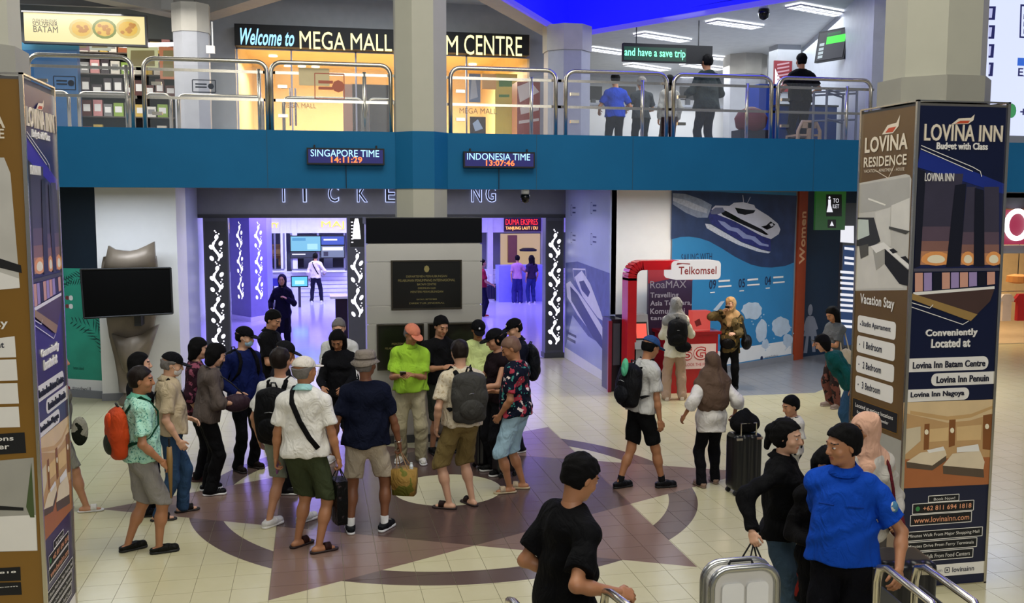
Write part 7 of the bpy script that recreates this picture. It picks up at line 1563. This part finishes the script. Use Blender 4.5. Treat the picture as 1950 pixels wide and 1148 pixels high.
for sx in(-1,1): mb=MB(); mb.tube([tp(sx*.13,.150,.40),tp(sx*.04,.165,.40)],.006,cloth('pocket_seam','#0a3388'),5); mb.build('pocket_flap',p['root'],inv=False)
p=person('woman in a peach headscarf and white top behind the officer',1650,796,by='head',face=165,H=1.60,sex='f',skin='tan',hair=None,hat=('hijab','#d3a68c',.36),hy=-55,h=.010,top=('long','#b9b4aa',None,-.10,1.4),bottom=('pants','#55504c'),shoes=('shoe','#2a2a2a'),lh=(-.2,.15,.1),rh=(.2,.15,.1),group=FG)
t=carried('maroon_strap_bag','maroon bag strap over the shoulder of the woman in the peach headscarf','handbag',p); tp=p['tp']; mb=MB(); mb.tube([tp(-.14,-.08,.50),tp(-.13,.02,.56),tp(-.15,.10,.48),tp(-.17,.15,.32),tp(-.2,.13,.12)],.011,cloth('maroon_strap','#5a1c24'),8); mb.build('strap',t,smooth=True,inv=False); q=SDF(); q.ell(tp(-.22,.1,.04),V3(.05,.12,.10)); mesh_np('bag_body',[nets(q,.01)],[cloth('maroon_strap','#5a1c24')],t)
# foreground man in black
p=person('man in a black T-shirt walking right in the foreground, looking down',1092,886,by='head',face=-72,H=1.72,skin='tan',hair='short',hp=26,lean=4,h=.008,fat=1.02,top=('short','#08080a',None,-.02,1.3),bottom=('pants','#0c0c10'),shoes=('shoe','#101010'),rh=('px',1178,1128,-.30),rcurl=.9,rpole=(.4,-.8,-.6),lh=('px',1080,1095,.12),lcurl=.6,group=CR)
FM=p
# --- ticket hall
HG='people in the ticket hall'
person('woman in a dark hooded coat standing in the ticketing doorway',540,668,face=172,H=1.60,sex='f',skin='mid',hair=None,hat=('hood','#14122a'),top=('long','#12102a',None,-.45,1.6),bottom=('pants','#0e0c1c'),shoes=('shoe','#1a1a2a'),h=.014,lh=(-.12,.25,.35),rh=(.25,.1,.1),group=HG)
p=person('man in a cream shirt with crossbody strap at the ticket counter',602,576,face=-10,H=1.55,skin='mid',hair='short',top=('long','#cfc2c4',None,.0,1.2),bottom=('pants','#1c1c34'),shoes=('sneaker','#e0e0e8'),h=.018,rh=(.28,.2,.15),lf=(-.14,0,0),rf=(.16,.1,0),group=HG)
crossbody(p,'dark strap on the cream shirt at the ticket counter','#1c1426',bag=False)
person('woman in a pink blouse at the right ticket counter',985,577,face=-10,H=1.50,sex='f',skin='mid',hair='short',top=('short','#a87a9a'),bottom=('wide','#2a2a6a'),shoes=('shoe','#d0c0d0'),h=.018,group=HG,rh=(.2,.25,.3))
person('woman with long black hair in jeans at the right ticket counter',1012,577,face=12,H=1.50,sex='f',skin='mid',hair='long',top=('short','#2a2038'),bottom=('pants','#26306a'),shoes=('shoe','#c0c0d0'),h=.018,group=HG)
p=person('person in a red sleeve half hidden behind the steel cladding',918,603,face=-80,H=1.58,skin='mid',hair='short',top=('short','#8a1c34'),bottom=('pants','#14142c'),shoes=('shoe','#b04040'),h=.018,group=HG,rh=(.22,.25,.1))
t=thing('trolley_case','small dark cabin case beside the red sleeved person in the ticket hall','suitcase',tuple(atz(935,572,0))); suitcase(t,.2,.12,.5,'#14122a',0,.3)
# --- upper hall
UG='people on the upper floor'
def up(lab,px,py,Y,**k):
    q=aty(px,py,Y); H=k.pop('H',None) or (q.z-4.0)/1.0; return person(lab,pos=(q.x,Y,4.0),H=H,h=.015,group=UG,**k)
up('man in a royal blue shirt with printed back at the white counter',1172,150,19.4,H=1.78,face=0,hair='short',top=('short','#1638a0'),bottom=('pants','#14141c'),shoes=('shoe','#111111'),fat=1.15,lh=(-.25,.25,.15),rh=(.25,.2,.15))
up('man in a dark grey shirt right of the royal blue man',1222,156,19.4,H=1.73,face=5,hair='short',hairm=HAIRG,top=('short','#2c3034'),bottom=('pants','#15181c'),shoes=('shoe','#111111'),fat=1.05,lh=(-.22,.3,.2),rh=(.2,.3,.2))
up('woman with long black hair in a pale jacket on the upper floor',1275,150,18.6,H=1.67,face=0,sex='f',hair='long',top=('long','#8a8880'),bottom=('pants','#2a1c1a'),shoes=('shoe','#111111'))
up('tall man in a dark green-grey jacket before the counter',1347,124,16.8,H=1.80,face=15,hair='short',top=('long','#232c2c',None,-.05,1.6),bottom=('pants','#12161c'),shoes=('shoe','#111111'),fat=1.25,lh=(-.25,.25,.2),rh=(.28,.25,.15))
up('man in a black shirt standing behind the last railing loop',1526,136,15.1,H=1.60,face=0,hair='short',top=('short','#0c0c10'),bottom=('pants','#101014'),shoes=('shoe','#111111'),fat=1.25,lh=(-.3,.2,.2),rh=(.3,.2,.2))
# --- half hidden visitor behind the left pillar
p=person('visitor with striped bag and white slide almost hidden behind the left pillar',118,975,face=-75,H=1.62,sex='f',skin='mid',hair='bob',top=('short','#6a685c'),bottom=('shorts','#8a887c',None,1.0,-.1),shoes=('sandal','#d8d6d0','#cfcdc8'),lf=(-.1,-.05,0),rf=(.1,.22,0),group=CR)
t=carried('striped_bag','grey and black striped bag beside the visitor behind the left pillar','bag',p); q=SDF(); q.ell(p['tp'](.16,.20,.02),V3(.03,.08,.15)); mesh_np('bag_body',[nets(q,.01)],[cloth('striped_bag','#9a988a',[('#1c2018',9,.52,'noise')])],t)
# ================================================================ LUGGAGE TROLLEYS IN THE FOREGROUND
def at_d(px,py,dist): d=ray(px,py); return EYE+d*(dist/d.y)
t=thing('silver_suitcase','large silver-framed suitcase standing upright at the bottom of the picture','suitcase',tuple(atz(1425,1300,0)))
q=at_d(1418,1080,4.7); cx,cy,zt=q.x,4.7,q.z; wv=at_d(1483,1110,4.7).x-at_d(1355,1110,4.7).x
t.location=(cx,cy+.05,0)
def rrect(w,z0,z1,r,n=6):
    po=[]
    for cx_,cz,a0_ in ((w-r,z0+r,-90),(w-r,z1-r,0),(-w+r,z1-r,90),(-w+r,z0+r,180)):
        for i in range(n): an=R(a0_+90/(n-1)*i); po.append((cx_+r*math.cos(an),cz+r*math.sin(an)))
    return po
w2=wv/2; SIL=M('silver_frame','#b9b9b4',.25,.9); SHL=M('pale_shell','#d2cfc8',.35,.1)
def slab_rr(w,z0,z1,r,y0,y1,m):
    po=rrect(w,z0,z1,r); n=len(po); return MB().add([(cx+x,y0,z) for x,z in po]+[(cx+x,y1,z) for x,z in po],[tuple(range(n)),tuple(range(n,2*n))[::-1]]+[(i,i+n,(i+1)%n+n,(i+1)%n) for i in range(n)],m)
chld(slab_rr(w2-.01,.06,zt-.01,.09,cy,cy+.10,SHL).build('shell'),t)
for yy,rr_ in ((cy-.005,w2-.005),(cy+.10,w2-.002)):
    mb=MB(); mb.tube([(cx+x,yy,z) for x,z in rrect(rr_,.06,zt,.10)],.020,SIL,8,closed=True); chld(mb.build('frame_rib',smooth=True),t)
for sx in(-1,1):
    mb=MB(); hw=(w2-.07)/2; po=rrect(hw,.12,zt-.08,.03); n=len(po); mb.add([(cx+sx*(hw+.008)+x,cy-.018,z) for x,z in po]+[(cx+sx*(hw+.008)+x,cy+.02,z) for x,z in po],[tuple(range(n)),tuple(range(n,2*n))[::-1]]+[(i,i+n,(i+1)%n+n,(i+1)%n) for i in range(n)],WHITE); chld(mb.build('front_panel'),t)
for sx in(-1,1):
    for yy in(.02,.08): mb=MB(); mb.tube([(cx+sx*w2*.75-.015,cy+yy,.035),(cx+sx*w2*.75+.015,cy+yy,.035)],.035,BLACKM,12); chld(mb.build('wheel'),t)
mb=MB(); mb.tube([(cx-.07,cy+.05,zt),(cx-.06,cy+.05,zt+.02),(cx+.06,cy+.05,zt+.02),(cx+.07,cy+.05,zt)],.008,BLACKM,6); chld(mb.build('carry_handle'),t)
def trolley(label,A,B,off=.55,group='luggage trolleys'):
    """push bar of a luggage cart running from A (far) to B (near)"""
    t=thing('luggage_trolley',label,'trolley',((A.x+B.x)/2,(A.y+B.y)/2,0),group)
    d=(B-A); d.z=0; L=d.length; d.normalize(); n=Vector((-d.y,d.x,0))
    for s in(0,off):
        mb=MB(); P0=A+n*s; P1=B+n*s
        mb.tube([Vector((P0.x,P0.y,.12)),Vector((P0.x,P0.y,P0.z-.12)),P0+d*.03-Vector((0,0,.03)),P0+d*.12,P1-d*.1,P1-Vector((0,0,.1)),Vector((P1.x,P1.y,.12))],.022,STEEL,10); chld(mb.build('side_tube',smooth=True),t)
        mb=MB(); mb.obox((P0+P1)/2-Vector((0,0,.35)),d*(L*.42),Vector((0,0,.22)),n*.006,M('trolley_panel','#33363c',.35)); chld(mb.build('side_panel'),t)
    mb=MB(); mb.box((-L/2,min(0,off),.14),(L/2,max(0,off),.18),DGREY); o=mb.build('deck'); o.parent=t; o.rotation_euler=(0,0,math.atan2(d.y,d.x))
    for a in(0,1):
        for s in(.06*off,.94*off):
            q=(A if a==0 else B)+n*s+(d*.1 if a==0 else d*-.1); mb=MB(); mb.tube([(q.x-.015,q.y,.06),(q.x+.015,q.y,.06)],.06,BLACKM,12); chld(mb.build('wheel'),t)
    return t
A=at_d(1672,1068,4.75); B=at_d(1795,1165,4.05)
trolley('steel luggage trolley under the hand of the officer in royal blue',A,B,.22)
t=thing('black_case','rounded black suitcase lying on the trolley before the right pillar','suitcase',(0,0,0)); q=at_d(1745,1068,5.15)
t.location=(q.x-.12,5.3,0); suitcase(t,.28,.16,q.z-.05,'#15151a',-10,0)
A=at_d(1150,1112,4.55); B=at_d(1215,1175,4.05); trolley('steel trolley with blue edge under the hand of the man in black',A,B,-.5)
